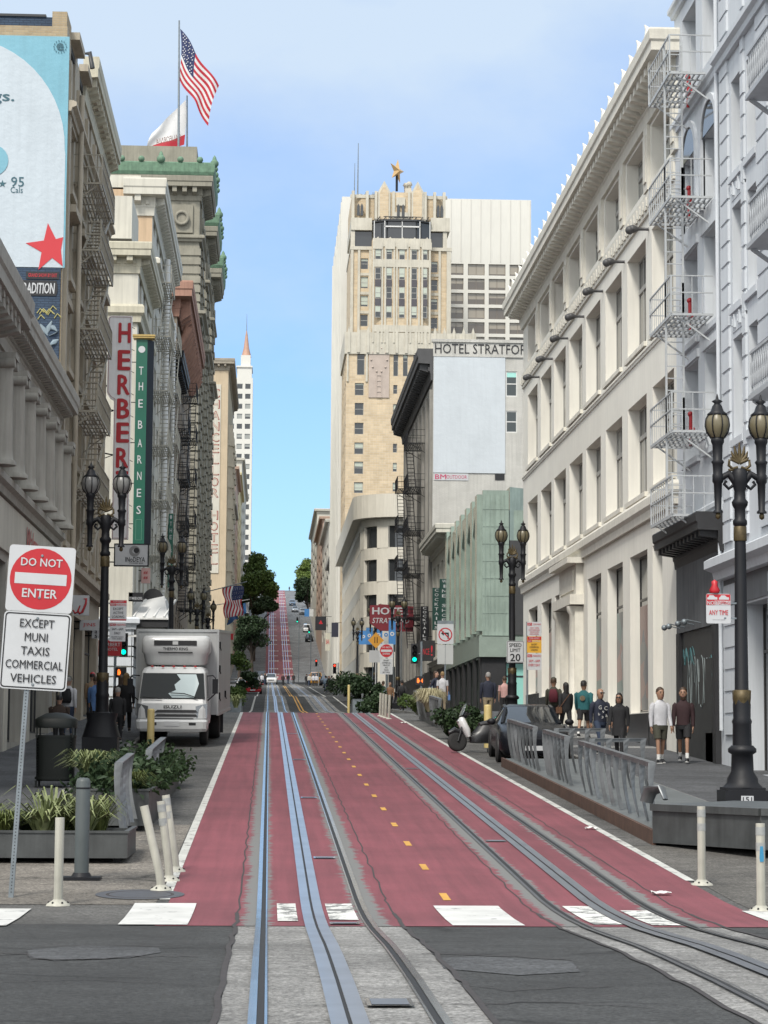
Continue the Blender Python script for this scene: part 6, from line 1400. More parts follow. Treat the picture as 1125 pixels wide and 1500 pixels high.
delineator(236, 1305, 'bent leaning white post at the front of the cluster of three', 1.0, (-.22, 0), False); delineator(248, 1291, 'middle white post of the cluster by the planter', .98, (-.12, 0)); delineator(257, 1277, 'rearmost white post of the cluster of three, least tilted', .98, (-.14, 0))
delineator(1028, 1297, 'white post with grey bands in front of the steel planter corner, right side'); t = delineator(1115, 1336, 'white post with a small blue sticker at the right picture edge')
m = MB(); m.prism([(-.02, .55), (.02, .55), (.025, .6), (.015, .72), (-.015, .72), (-.025, .6)], -.058, -.054); m.build('sticker', M('sticker_blue', (.03, .2, .35), .5, 0), t)
for k, (px, py) in enumerate(((557, 1047), (561, 1048), (565, 1049.5), (570, 1051))):
    Y = 95 - k * 1.2; t = thing('delineator_post', ('far white post, first of the row of four at the crest', 'far white post, second of the row of four at the crest', 'far white post, third of the row of four at the crest', 'far white post, last of the row of four at the crest')[k], 'traffic post', (WX(px, Y), Y, zr(Y)), 0, 'white plastic lane posts'); m = MB(); m.tube([(0, 0, 0), (.03, 0, .98)], .055, 10); m.lathe([(.14, 0), (.06, .05)], 10); m.build('tube', POSTW, t)
def bollard(px, Y, h, mat, lb, r=.085, foot=False, g0=None):
    t = thing('bollard', lb, 'bollard', (WX(px, Y), Y, (zr(Y) if g0 is None else g0))); m = MB(); m.lathe([(r, -.1), (r, h - .04), (r * .8, h), (0, h + .01)], 16); m.build('tube', mat, t)
    if foot: m = MB(); m.box(-.24, .24, -.16, .16, 0, .04); m.lathe([(.13, .04), (.1, .09)], 12); m.build('base_plate', BLACK, t)
    return t
t = bollard(125, 28.4, 1.25, M('bollard_grey', (.075, .088, .088), .45, .15, 3), 'thick grey steel bollard on a black foot in front of the left planter', .09, True); m = MB(); m.lathe([(.093, 1.12), (.093, 1.14)], 16); m.build('ring', BLACK, t)
bollard(222, 62.6, 1.15, YELP, 'cream yellow bollard in front of the white truck', .1); bollard(820, 66, 1.25, YELP, 'cream yellow bollard beside the man in a navy jacket', .11).location.x = WX(714.5, 66); bollard(511, 124, 1.6, YELP, 'thin cream bollard beside the far planter on the right', .07)
# litter bin
Yb = 44.2; t = thing('litter_bin', 'black perforated steel litter bin left of the lamp', 'litter bin', (WX(84, Yb), Yb, zs(Yb)))
m = MB(); m.loft([(0, 0, .12, .36, .34), (0, 0, 1.0, .38, .36)], 20, pw=.55)
for z in (.15, .95): m.loft([(0, 0, z, .39, .37), (0, 0, z + .05, .39, .37)], 20, pw=.55)
for k in range(9):
    for q in range(14):
        for sx in (-.33, .31): m.box(sx, sx + .02, -.365, -.35, .2 + q * .052, .22 + q * .052, 1)
m.build('body', [M('bin_black', (.008, .010, .009), .5, .2, 4, spec=.25), M('bin_hole', (.10, .11, .11), .6, 0)], t)
m = MB(); m.loft([(0, 0, 1.14, .40, .38), (0, 0, 1.3, .41, .39), (0, 0, 1.34, .36, .34), (0, 0, 1.42, .2, .2), (0, 0, 1.44, .01, .01)], 20, pw=.6); m.build('lid', MATS['bin_black'], t)
m = MB()
for sx in (-.34, .34):
    for sy in (-.3, .3): m.bar((sx, sy, .95), (sx, sy, 1.16), .03); m.bar((sx, sy, 0), (sx, sy, .13), .04)
m.build('leg_frame', MATS['bin_black'], t)
# ------------------------------------------------------------------ steel-rib barriers (thin twisted steel ribs under a folded rail)
def ribs(x, y0, y1, lb, h=.95, n=9, xend=None, z0=None):
    t = thing('steel_rib_barrier', lb, 'barrier', (x, y0, 0), 0, 'twisted steel rib barriers')
    xe = x if xend is None else xend
    for k in range(n):
        f = k / (n - 1); yy = y0 + (y1 - y0) * f; xx = x + (xe - x) * f; g0 = (zr(yy) + .22) if z0 is None else z0; ang = R_(20 + 50 * math.sin(k * .9))
        m = MB(); pr = []
        for i in range(9):
            s_ = i / 8; z = g0 + s_ * h; a = ang * (1 - s_) ; wd = .040 - .016 * math.sin(s_ * math.pi) + (.02 * s_); xo = .10 * math.sin(s_ * 2.2) * -1
            c = Vector((xx + xo, yy, z)); d = Vector((math.cos(a), math.sin(a), 0)) * wd; n_ = Vector((-math.sin(a), math.cos(a), 0)) * .006
            pr.append([c - d - n_, c + d - n_, c + d + n_, c - d + n_])
        vs = [tuple(p) for q in pr for p in q]; m.add(vs, [(i * 4 + j, i * 4 + (j + 1) % 4, (i + 1) * 4 + (j + 1) % 4, (i + 1) * 4 + j) for i in range(8) for j in range(4)] + [(0, 1, 2, 3), (32, 33, 34, 35)])
        m.v = [(p[0] - x, p[1] - y0, p[2]) for p in m.v]; m.build('rib', STEEL, t)
    m = MB()
    for k in range(n - 1):
        f0, f1 = k / (n - 1), (k + 1) / (n - 1); ya, yb = y0 + (y1 - y0) * f0, y0 + (y1 - y0) * f1; xa, xb = x + (xe - x) * f0, x + (xe - x) * f1; za, zb_ = [(zr(q) + .22 if z0 is None else z0) + h for q in (ya, yb)]
        for dx0, dx1, dz0, dz1 in ((-.13, -.02, .0, .015), (-.135, -.125, -.06, .015)): m.hexa([(xa + dx0 - x, ya - y0, za + dz0), (xa + dx1 - x, ya - y0, za + dz0), (xb + dx1 - x, yb - y0, zb_ + dz0), (xb + dx0 - x, yb - y0, zb_ + dz0), (xa + dx0 - x, ya - y0, za + dz1), (xa + dx1 - x, ya - y0, za + dz1), (xb + dx1 - x, yb - y0, zb_ + dz1), (xb + dx0 - x, yb - y0, zb_ + dz1)])
    m.build('top_rail', STEEL, t); return t
ribs(5.98, 34.6, 42.5, 'longest steel rib barrier, at the near end of the right parklet', n=10); ribs(6.0, 44.6, 48.2, 'short middle steel rib barrier between the longest one and the dark car', n=7); ribs(5.98, 49.8, 55.2, 'steel rib barrier directly behind the dark car', n=8)
ribs(6.35, 43.6, 43.9, 'crosswise steel rib panel at the far end of the longest right barrier', n=4, xend=7.4); ribs(6.35, 49.0, 49.2, 'crosswise steel rib panel just behind the middle right barrier', n=4, xend=7.4)
ribs(-2.05, 32.6, 35.4, 'short steel rib barrier beside the three leaning white posts', n=5, h=1.0); ribs(-1.95, 39, 44, 'steel rib barrier among the bushes of the left planter', n=6, h=.9)
ribs(5.9, 84.5, 90, 'far steel rib barrier beside the blond grass clump', n=7); ribs(5.9, 76.5, 81, 'steel rib barrier nearest the scooter', n=6); ribs(5.4, 128, 150, 'distant low steel rib barrier past the crest, right side', n=8, h=.9); ribs(-2.2, 122, 160, 'distant pale steel rib barrier past the crest, left side', n=9, h=.9)
# parklet deck (right)
t = thing('parklet_deck', 'dark parklet platform with a rusty steel edge under the right rib barriers', 'parklet', (5.75, 33.7, 0)); o = Vector((5.75, 33.7, 0))
RUST = M('rusty_steel', (.085, .045, .03), .8, .4, 3, streak=.2)
m = MB(); strip(m, [5.78, XR - .02], 33.9, 55.6, .2, 3)
m.v = [tuple(Vector(p) - o) for p in m.v]; m.build('deck', M('deck_dark', (.11, .12, .12), .6, .25, 2), t)
m = MB(); ys = ysteps(33.7, 55.6, 3)
for a, b in zip(ys, ys[1:]): m.hexa([(5.74, a, zr(a) - .01), (5.8, a, zr(a) - .01), (5.8, b, zr(b) - .01), (5.74, b, zr(b) - .01), (5.74, a, zr(a) + .22), (5.8, a, zr(a) + .22), (5.8, b, zr(b) + .22), (5.74, b, zr(b) + .22)])
m.v = [tuple(Vector(p) - o) for p in m.v]; m.build('edge_plate', RUST, t)
t = thing('steel_planter', 'long dark steel trough at the near end of the right parklet', 'planter', (5.75, 33.7, 0)); zt_ = zr(33.7) + .62
P = [(5.75, 33.7), (6.9, 31.5), (9.5, 31.2), (9.5, 36.0), (7.5, 37.2), (5.9, 34.6)]
m = MB(); zbq = zr(31.5) + .13; m.prismz([(x - 5.75, y - 33.7) for x, y in P], zbq, zt_ - .1); 
for (a, b) in zip(P[:3], P[1:4]): m.bar((a[0] - 5.75, a[1] - 33.7, zt_ - .06), (b[0] - 5.75, b[1] - 33.7, zt_ - .06), .1, .1)
m.build('trough', DARKSTEEL, t)
m = MB()
for (x, y) in ((.4, -.2), (1.3, -1.7), (3.2, -1.9), (3.2, .8), (1.5, 1.5)): m.box(x, x + .12, y, y + .12, zr(31) - .05, zbq)
m.build('support_foot', BLACK, t)
m = MB(); m.prismz([(.25, .1), (1.3, -1.6), (3.65, -1.9), (3.65, 2), (1.9, 3.2), (.4, .9)], zt_ - .1, zt_ - .03); m.build('cover_plate', M('cover_dark', (.075, .085, .09), .5, .25, 1.5), t)
m = MB(); m.tube([(.0, .55, zt_), (.05, .5, zt_ + .18), (.2, .35, zt_ + .22), (.25, .3, zt_ + .05)], [.1, .13, .13, .1], 8, flat=.3); m.build('bent_rib', STEEL, t)
# ------------------------------------------------------------------ vegetation
def leafmat(nm, c, c2):
    m, nt, b = newmat(nm); co = N(nt, 'ShaderNodeTexCoord').outputs['Object']; f = mrange(nt, noise(nt, co, .9, 3), .35, .65, 0, 1); f2 = mrange(nt, noise(nt, co, 9, 3), .3, .7, 0, 1)
    nt.links.new(mixc(nt, math_(nt, 'MULTIPLY', math_(nt, 'ADD', f, f2), .5), c, c2), b.inputs['Base Color']); b.inputs['Roughness'].default_value = .6; b.inputs['Specular IOR Level'].default_value = .3; MATS[nm] = m; return m
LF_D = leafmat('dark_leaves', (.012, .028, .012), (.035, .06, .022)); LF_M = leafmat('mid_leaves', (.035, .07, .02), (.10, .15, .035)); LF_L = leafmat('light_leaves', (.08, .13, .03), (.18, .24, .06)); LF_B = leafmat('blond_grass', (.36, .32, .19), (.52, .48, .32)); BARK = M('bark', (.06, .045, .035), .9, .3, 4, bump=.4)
GR_G = leafmat('grass_green', (.05, .075, .02), (.15, .17, .05)); GR_V = leafmat('grass_variegated', (.07, .10, .03), (.26, .28, .14))
def crown(m, cx, cy, cz, rx, ry, rz, n, ls, rnd, lumps=9, mi=0):
    cs = []
    for _ in range(lumps):
        a, e = rnd.uniform(0, 6.28), rnd.uniform(-.8, 1.3); r = rnd.uniform(.35, .75); cs.append((math.cos(a) * math.cos(e) * r, math.sin(a) * math.cos(e) * r, math.sin(e) * r, rnd.uniform(.28, .5)))
    for _ in range(n):
        c = rnd.choice(cs); d = Vector((rnd.gauss(0, 1), rnd.gauss(0, 1), rnd.gauss(0, 1))).normalized() * c[3] * rnd.uniform(.55, 1.12)
        p = Vector((cx + (c[0] + d.x) * rx, cy + (c[1] + d.y) * ry, cz + (c[2] + d.z * .8) * rz)); q = Quaternion((rnd.gauss(0, 1), rnd.gauss(0, 1), rnd.gauss(0, 1), rnd.gauss(0, 1))).normalized(); s_ = ls * rnd.uniform(.6, 1.3)
        m.add([p + q @ Vector(v) * s_ for v in ((-.5, -.3, 0), (.5, -.35, 0), (.55, .3, .1), (-.45, .35, 0))], [(0, 1, 2, 3)], mi)
    return cs
def tree(px, Y, base_z, top_py, bot_py, wpx, lb, mat, trunkpx=None, seed=1, n=5200, ls=.34):
    rnd = random.Random(seed); cx = WX(px, Y); zt, zb = Zp(top_py, Y, px), Zp(bot_py, Y, px); rw = wpx * Y / F / 2 * 1.12; tx = WX(trunkpx or px, Y)
    t = thing('tree', lb, 'tree', (tx, Y, base_z), 0, 'trees lining the hill')
    m = MB(); hc = (zt + zb) / 2 - base_z; ox = cx - tx
    lim = zb - base_z + (zt - zb) * .2
    m.tube([(0, 0, -.3), (.1, 0, lim * .4), (ox * .25, 0, lim * .75)], [.38, .3, .22], 9)
    for k in range(9):
        a = rnd.uniform(0, 6.28); r = rw * .75; m.tube([(ox * .25 * .8, 0, lim * rnd.uniform(.5, .74)), (ox * .6 + math.cos(a) * r * .45, math.sin(a) * r * .45, lim * .98), (ox + math.cos(a) * r, math.sin(a) * r, hc + rnd.uniform(-.1, .3) * (zt - zb))], [.14, .08, .02], 6)
    m.build('trunk', BARK, t)
    m = MB(); crown(m, ox, 0, hc, rw * 1.02, rw * 1.05, (zt - zb) * .53, n, ls, rnd, 14); m.build('crown', mat, t, fix=False)
    return t
tree(367, 435, zr(435), 901, 952, 52, 'dark low tree overhanging the foot of the hill, left kerb', LF_D, 368, 1, 6000, .36)
tree(384, 500, zr(500), 872, 912, 42, 'dark tree above the low one, its boughs reaching over the red lane', LF_D, 371, 2, 6000, .4); tree(379, 545, zr(545), 836, 886, 50, 'broad tree with sunlit olive top, mid hill on the left', LF_M, 366, 3, 7000, .45); tree(374, 625, zr(625), 811, 858, 38, 'rounded tree highest on the left of the hill', LF_M, 362, 4, 6000, .5)
tree(447, 690, zr(690), 819, 870, 36, 'bright green tree highest on the right of the hill', LF_L, 452, 5, 6000, .5); tree(446, 655, zr(655), 842, 890, 30, 'dark drooping tree on the right of the hill', LF_D, 450, 6, 6500, .45)
tree(352, 440, zr(440), 925, 960, 24, 'small dark tree behind the hanging flags', LF_D, 350, 7, 2500, .3)
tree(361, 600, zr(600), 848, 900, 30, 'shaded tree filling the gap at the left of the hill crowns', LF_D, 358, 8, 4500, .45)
def tuft(name, lb, x, y, z, r, h, n, mat, seed, wd=.02, droop=.6, group=None, cat='plant'):
    rnd = random.Random(seed); m = MB()
    for _ in range(n):
        a = rnd.uniform(0, 6.28); L = h * rnd.uniform(.55, 1.15); sp = rnd.uniform(.1, 1) * r; b0 = Vector((math.cos(a) * r * .18 * rnd.random(), math.sin(a) * r * .18 * rnd.random(), 0)); d = Vector((math.cos(a), math.sin(a), 0)); s_ = Vector((-d.y, d.x, 0)) * wd * rnd.uniform(.6, 1.2)
        p1 = b0 + d * sp * .35 + Vector((0, 0, L * .6)); p2 = b0 + d * sp * .8 + Vector((0, 0, L * .9)); p3 = b0 + d * sp * 1.25 + Vector((0, 0, L * (.9 - droop * sp / r * .5)))
        m.add([b0 - s_, b0 + s_, p1 + s_, p1 - s_, p2 + s_ * .7, p2 - s_ * .7, p3], [(0, 1, 2, 3), (3, 2, 4, 5), (5, 4, 6)])
    o = m.build(name, mat, None, (x, y, z), fix=False); return tag(o, lb, cat, group)
def box_planter(nm, lb, x0, x1, y0, y1, zt, zb, mat=DARKSTEEL, soil=True):
    t = thing(nm, lb, 'planter', (x0, y0, 0)); m = MB(); w, d = x1 - x0, y1 - y0; q = .05
    m.box(0, w, 0, q, zb, zt); m.box(0, w, d - q, d, zb, zt); m.box(0, q, q, d - q, zb, zt); m.box(w - q, w, q, d - q, zb, zt); m.box(-.02, w + .02, -.02, .05, zt, zt + .03); m.box(w - .05, w + .02, .05, d, zt, zt + .03); m.build('trough', mat, t)
    m = MB(); m.box(q, w - q, q, d - q, zb, zt - .08); m.build('soil', M('soil', (.03, .022, .016), .95, .3, 5, bump=.6, bscale=30), t)
    m = MB()
    for x in (.1, w - .2): m.box(x, x + .1, .2, .3, zb - .3, zb); m.box(x, x + .1, d - .3, d - .2, zb - .3, zb)
    m.build('support_foot', BLACK, t)
    return t
z30 = zr(30.4)
box_planter('steel_planter', 'long grey steel planter full of grasses, nearest on the left', -5.6, -1.85, 30.4, 32.3, z30 + .41, z30 + .08)
gl = ['yellow-striped spiky plant left of the grey bollard', 'fine green grass tuft behind the lone white post', 'spiky plant at the right end of the near planter', 'low grass at the left picture edge in the near planter', 'tall striped spiky plant in the middle of the near planter', 'thin grass between the striped plants', 'olive grass tuft right behind the grey bollard', 'short grass cut by the left picture edge', 'dark sedge beside the perforated sign post']
for k, (px, h, r, mt, n) in enumerate(((68, .75, .6, GR_V, 70), (95, .5, .45, GR_G, 260), (150, .75, .42, GR_G, 150), (10, .5, .5, GR_G, 220), (82, .95, .7, GR_V, 50), (110, .55, .5, GR_G, 220), (128, .8, .5, GR_V, 60), (-15, .6, .5, GR_G, 200), (45, .45, .4, LF_D, 220))):
    y = 31.2 + (k % 3) * .3; tuft('grass_tuft', gl[k], WX(px, y), y, z30 + .33, r, h * .72, n, mt, k, .022 if mt is GR_V else .011)
zq = zr(38) + .55
box_planter('steel_planter', 'dark steel planter packed with bushes along the left kerb line', -2.85, -1.85, 35.6, 47.5, zr(42) + .36, zr(36) + .08)
rnd = random.Random(11)
bl = ['dark leafy bush at the near end of the kerb planter', 'dark leafy bush second in the kerb planter', 'dense dark bush in the middle of the kerb planter', 'dense bush under the cream bollard', 'tall dark bush at the far end of the kerb planter', 'dark bush behind the rib barrier']
for k in range(6):
    y = 36.6 + k * 2.05; x = -2.35 + (.08 if k % 2 else -.08); m = MB()
    for _ in range(2600):
        d = Vector((rnd.gauss(0, .24), rnd.gauss(0, .55), abs(rnd.gauss(0, .19)))); q = Quaternion((1, rnd.gauss(0, .5), rnd.gauss(0, .5), rnd.gauss(0, 3))).normalized(); L = rnd.uniform(.08, .16)
        if d.length > 1.2: continue
        m.add([d + q @ Vector(v) for v in ((-.014, 0, 0), (.014, 0, 0), (.016, L * .5, .07), (0, L, .03), (-.016, L * .5, .07))], [(0, 1, 2, 3, 4)])
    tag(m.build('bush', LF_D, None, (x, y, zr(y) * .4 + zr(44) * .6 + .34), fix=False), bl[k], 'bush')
tuft('grass_tuft', 'blond feathery grass in the small box planter', -3.2, 42.2, zr(42) + .58, .5, .38, 500, GR_G, 21, .010); tuft('grass_tuft', 'bright green grass at the near foot of the kerb planter', -2.15, 35.9, zr(36) + .5, .4, .45, 300, GR_G, 22, .011); tuft('grass_tuft', 'pale arching grass among the dark bushes', -2.9, 37.2, zr(36) + .75, .55, .5, 200, GR_V, 23, .012)
box_planter('steel_planter', 'small square steel planter with feathery grass behind the near planter', -3.3, -2.95, 41.6, 43.2, zr(42) + .60, zr(42) + .1)
# right far planters and bushes
box_planter('steel_planter', 'far steel planter holding the blond grass, right kerb', 6.1, 7.4, 82, 91.5, zr(86) + .45, zr(82), DARKSTEEL)
def bush(lb, px, Y, z, r, mat, seed, n=1500, ls=.1, hz_=1.0):
    m = MB(); crown(m, 0, 0, 0, r * 1.3, r * 1.2, r * hz_ * 1.2, n, ls, random.Random(seed), 8); return tag(m.build('bush', mat, None, (WX(px, Y), Y, z), fix=False), lb, 'bush')
bush('round bright green bush left of the blond grass, right kerb', 609, 89, zr(89) + .75, .55, LF_M, 31, 1900); t = tuft('grass_tuft', 'big blond feathery grass clump, right kerb', WX(630, 83), 83, zr(83) + .55, .62, .85, 1700, LF_B, 33, .010, .75)
bush('low dark bush behind the scooter', 668, 72, zr(72) + .5, .6, LF_D, 34); bush('low olive bush behind the scooter seat', 696, 70, zr(70) + .55, .55, LF_D, 38)
bush('dark round bush past the crest, right side', 531, 130, zr(130) + 1.0, 1.2, LF_D, 35, 2400, .16); bush('dark bush left of the far cream bollard', 508, 170, zr(170) + .8, 1.2, LF_D, 36, 1800, .16); bush('dark bush under the far white posts, right side', 548, 118, zr(118) + .7, .8, LF_D, 37, 1500, .14)
bush('round dark olive bush beside the truck, left side past the crest', 343, 130, zr(130) + .9, .75, LF_M, 41, 2000, .12); bush('dark bush in front of the red car', 361, 150, zr(150) + 1.8, .8, LF_D, 42, 1800, .14); bush('tall green shrub right of the truck', 344, 150, zr(150) + 2.8, .9, LF_M, 43, 1800, .14)
tuft('grass_tuft', 'small pale striped plant beside the truck wheel, past the crest', WX(346, 120), 120, zr(120) + .3, .6, .7, 90, GR_V, 44, .03); box_planter('steel_planter', 'pale far planter below the dark olive bush, left side', WX(335, 126), WX(354, 126), 126, 134, zr(130) + .7, zr(126), GALV); box_planter('steel_planter', 'pale far planter on the right past the crest', WX(517, 128), WX(545, 128), 128, 136, zr(130) + .75, zr(128), GALV)
# litter scraps
for k, (px, py, w_, lb) in enumerate(((968, 1312, .22, 'crumpled white paper on the red lane'), (866, 1216, .2, 'torn white paper beside the white edge line'), (592, 1060, .3, 'small white scrap on the red lane by the crest'))):
    p = at_ground(px, py); m = MB(); r3 = random.Random(k); n = 5
    g_ = [[(i / n * w_ - w_ / 2 + r3.uniform(-.01, .01), j / n * w_ * .6 - w_ * .3, r3.uniform(.005, .05)) for i in range(n + 1)] for j in range(n + 1)]
    m.add([q for r_ in g_ for q in r_], [(j * (n + 1) + i, j * (n + 1) + i + 1, (j + 1) * (n + 1) + i + 1, (j + 1) * (n + 1) + i) for j in range(n) for i in range(n)]); tag(m.build('paper_scrap', WHITEP, None, (p.x, p.y, p.z + .012), fix=False), lb, 'litter')
# ------------------------------------------------------------------ flags
def patchgrid(P00, P10, P01, P11, nu, nv, ripple, matf, name, mats, parent, off, yamp=.3):
    """bilinear cloth patch; u along the hoist-to-fly edge, v down the hoist"""
    g = []; P = [Vector(p) for p in (P00, P10, P01, P11)]
    for j in range(nv + 1):
        for i in range(nu + 1):
            u, v = i / nu, j / nv; p = P[0] * (1 - u) * (1 - v) + P[1] * u * (1 - v) + P[2] * (1 - u) * v + P[3] * u * v
            p = p + Vector((ripple * .35 * math.sin(u * 9 + v * 4), yamp * math.sin(u * 7 - v * 5) * (u * .8 + .2), ripple * .3 * math.sin(u * 8 + v * 3))); g.append(p - off)
    m = MB()
    for j in range(nv):
        for i in range(nu): a = j * (nu + 1) + i; m.add([g[a], g[a + 1], g[a + nu + 2], g[a + nu + 1]], [(0, 1, 2, 3)], matf((i + .5) / nu, (j + .5) / nv))
    return m.build(name, mats, parent, fix=False), g
FW, FR_, FB = M('flag_white', (.60, .60, .60), .7, .08, 2), M('flag_red', (.40, .015, .03), .7, .1, 2), M('flag_blue', (.02, .03, .10), .7, .1, 2)
def usflag(name, lb, quad, pole, off, stars=True):
    t = thing(name, lb, 'flag', off); off = Vector(off)
    m = MB(); m.tube([Vector(p) - off for p in pole], [.12, .08] if name == 'flag_pole' else .05, 8); m.build('pole', GALV, t)
    f = lambda u, v: 2 if (u < .42 and v < 7 / 13) else (0 if int(v * 13) % 2 else 1)
    fl, g = patchgrid(*quad, 26, 26, .35, f, 'flag_cloth', [FW, FR_, FB], t, off)
    m = MB(); nu = 26
    for r in range(6):
        for c in range(7):
            u, v = (c + .7) / 7.4 * .42, (r + .7) / 6.4 * 7 / 13; i, j = int(u * nu), int(v * 26); p = g[j * (nu + 1) + i].lerp(g[(j + 1) * (nu + 1) + i + 1], .5); s_ = (g[1] - g[0]).length * .32
            m.add([p + Vector((math.cos(R_(90 + k * 36)) * s_ * (1 if k % 2 == 0 else .42), -.06, math.sin(R_(90 + k * 36)) * s_ * (1 if k % 2 == 0 else .42))) for k in range(10)], [tuple(range(10))])
    m.build('stars', FW, fl, fix=False); return t
Yf = 222
pb, pt_ = W(261.5, 216, Yf), W(262.5, 30, Yf)
usflag('flag_pole', 'stars and stripes flying from the tall pole on the grey hotel roof', (W(264, 42, Yf), W(320, 126, Yf), W(264, 116, Yf), W(304, 182, Yf)), [pb, pt_], pb)
pb = W(274, 217, 224); t = thing('flag_pole', 'white flag with a red bottom stripe streaming left from the shorter roof pole', 'flag', pb)
m = MB(); m.tube([Vector((0, 0, 0)), W(274, 140, 224) - pb], [.1, .07], 8); m.build('pole', GALV, t)
fl, g = patchgrid(W(272, 146, 224), W(222, 196, 224), W(271, 212, 224), W(214, 222, 224), 16, 14, .3, lambda u, v: 1 if v > .80 else 0, 'flag_cloth', [FW, FR_], t, pb, .15)
text(fl, 'CALIFORNIA', 2.6, .62, W(247, 204, 223.2) - pb, M('flag_brown', (.16, .07, .05), .7, 0)).rotation_euler = (0, R_(-14), 0)
fl.children[0].scale = (-1, 1, 1)
Yf = 238; pb = W(298, 868, Yf); usflag('wall_flag', 'large striped flag hanging from a white pole on the grey hotel facade', (W(356, 858, Yf), W(355, 903, Yf), W(327, 861, Yf), W(329, 904, Yf)), [pb, W(362, 852, Yf)], pb)
t = thing('wall_flag', 'blue and yellow flag hanging just below the striped wall flag', 'flag', W(300, 889, 242)); pb = W(300, 889, 242)
m = MB(); m.tube([(0, 0, 0), W(366, 878, 242) - pb], .05, 6); m.build('pole', WHITEP, t)
patchgrid(W(333, 889, 242), W(345, 886, 242), W(333, 916, 242), W(349, 905, 242), 8, 8, .2, lambda u, v: 0 if u + v > .9 else 1, 'flag_cloth', [M('flag_mid_blue', (.03, .09, .22), .7, 0), M('flag_yellow', (.4, .25, .04), .7, 0)], t, pb, .1)
patchgrid(W(356, 884, 242), W(365, 882, 242), W(356, 899, 242), W(365, 898, 242), 4, 4, .1, lambda u, v: 0 if u < .4 else 1, 'second_flag_cloth', [BNB, FW], t, pb, .1)
# ------------------------------------------------------------------ wheels
TYRE = M('tyre', (.018, .018, .018), .8, .2, 10); RIM = M('alloy_rim', (.40, .41, .42), .3, .1, 5, metal=.8)
def wheel(par, x, y, z, r, w, rim=RIM, spokes=5, nm='wheel'):
    """axle along x, centred"""
    m = MB(); prof = [(r * .62, -w / 2), (r * .9, -w / 2), (r, -w * .35), (r, w * .35), (r * .9, w / 2), (r * .62, w / 2)]
    m.lathe(prof, 28); R = Matrix.Rotation(math.pi / 2, 4, 'Y'); m.xf(R); o = m.build('wheel', TYRE, par, (x, y, z))
    m = MB(); m.lathe([(r * .63, -w * .42), (r * .6, -w * .2), (r * .6, w * .2), (r * .63, w * .42)], 24); m.lathe([(.001, -w * .3), (r * .17, -w * .4), (r * .17, w * .4), (.001, w * .3)], 12)
    for k in range(spokes):
        a = 2 * math.pi * k / spokes
        for sd_ in (-1, 1): m.bar((math.cos(a) * r * .1, math.sin(a) * r * .1, sd_ * w * .36), (math.cos(a) * r * .62, math.sin(a) * r * .62, sd_ * w * .4), r * .17, w * .06)
    m.xf(R); m.build('rim', rim, o); m = MB(); m.lathe([(.0, -w * .1), (r * .6, -w * .1), (r * .6, w * .1), (.0, w * .1)], 20); m.xf(R); m.build('brake_disc', BLKW, o)
    return o
CGL = M('car_glass', (.012, .015, .018), .04, 0, spec=.6); TAIL = M('tail_lamp', (.30, .005, .008), .15, 0, coat=1, emit=(1, .02, .01), es=.06); TAILON = M('tail_lamp_lit', (.5, .01, .01), .15, 0, emit=(1, .04, .03), es=1.3); HEAD = M('headlight', (.50, .52, .54), .1, 0, metal=.4, coat=1)
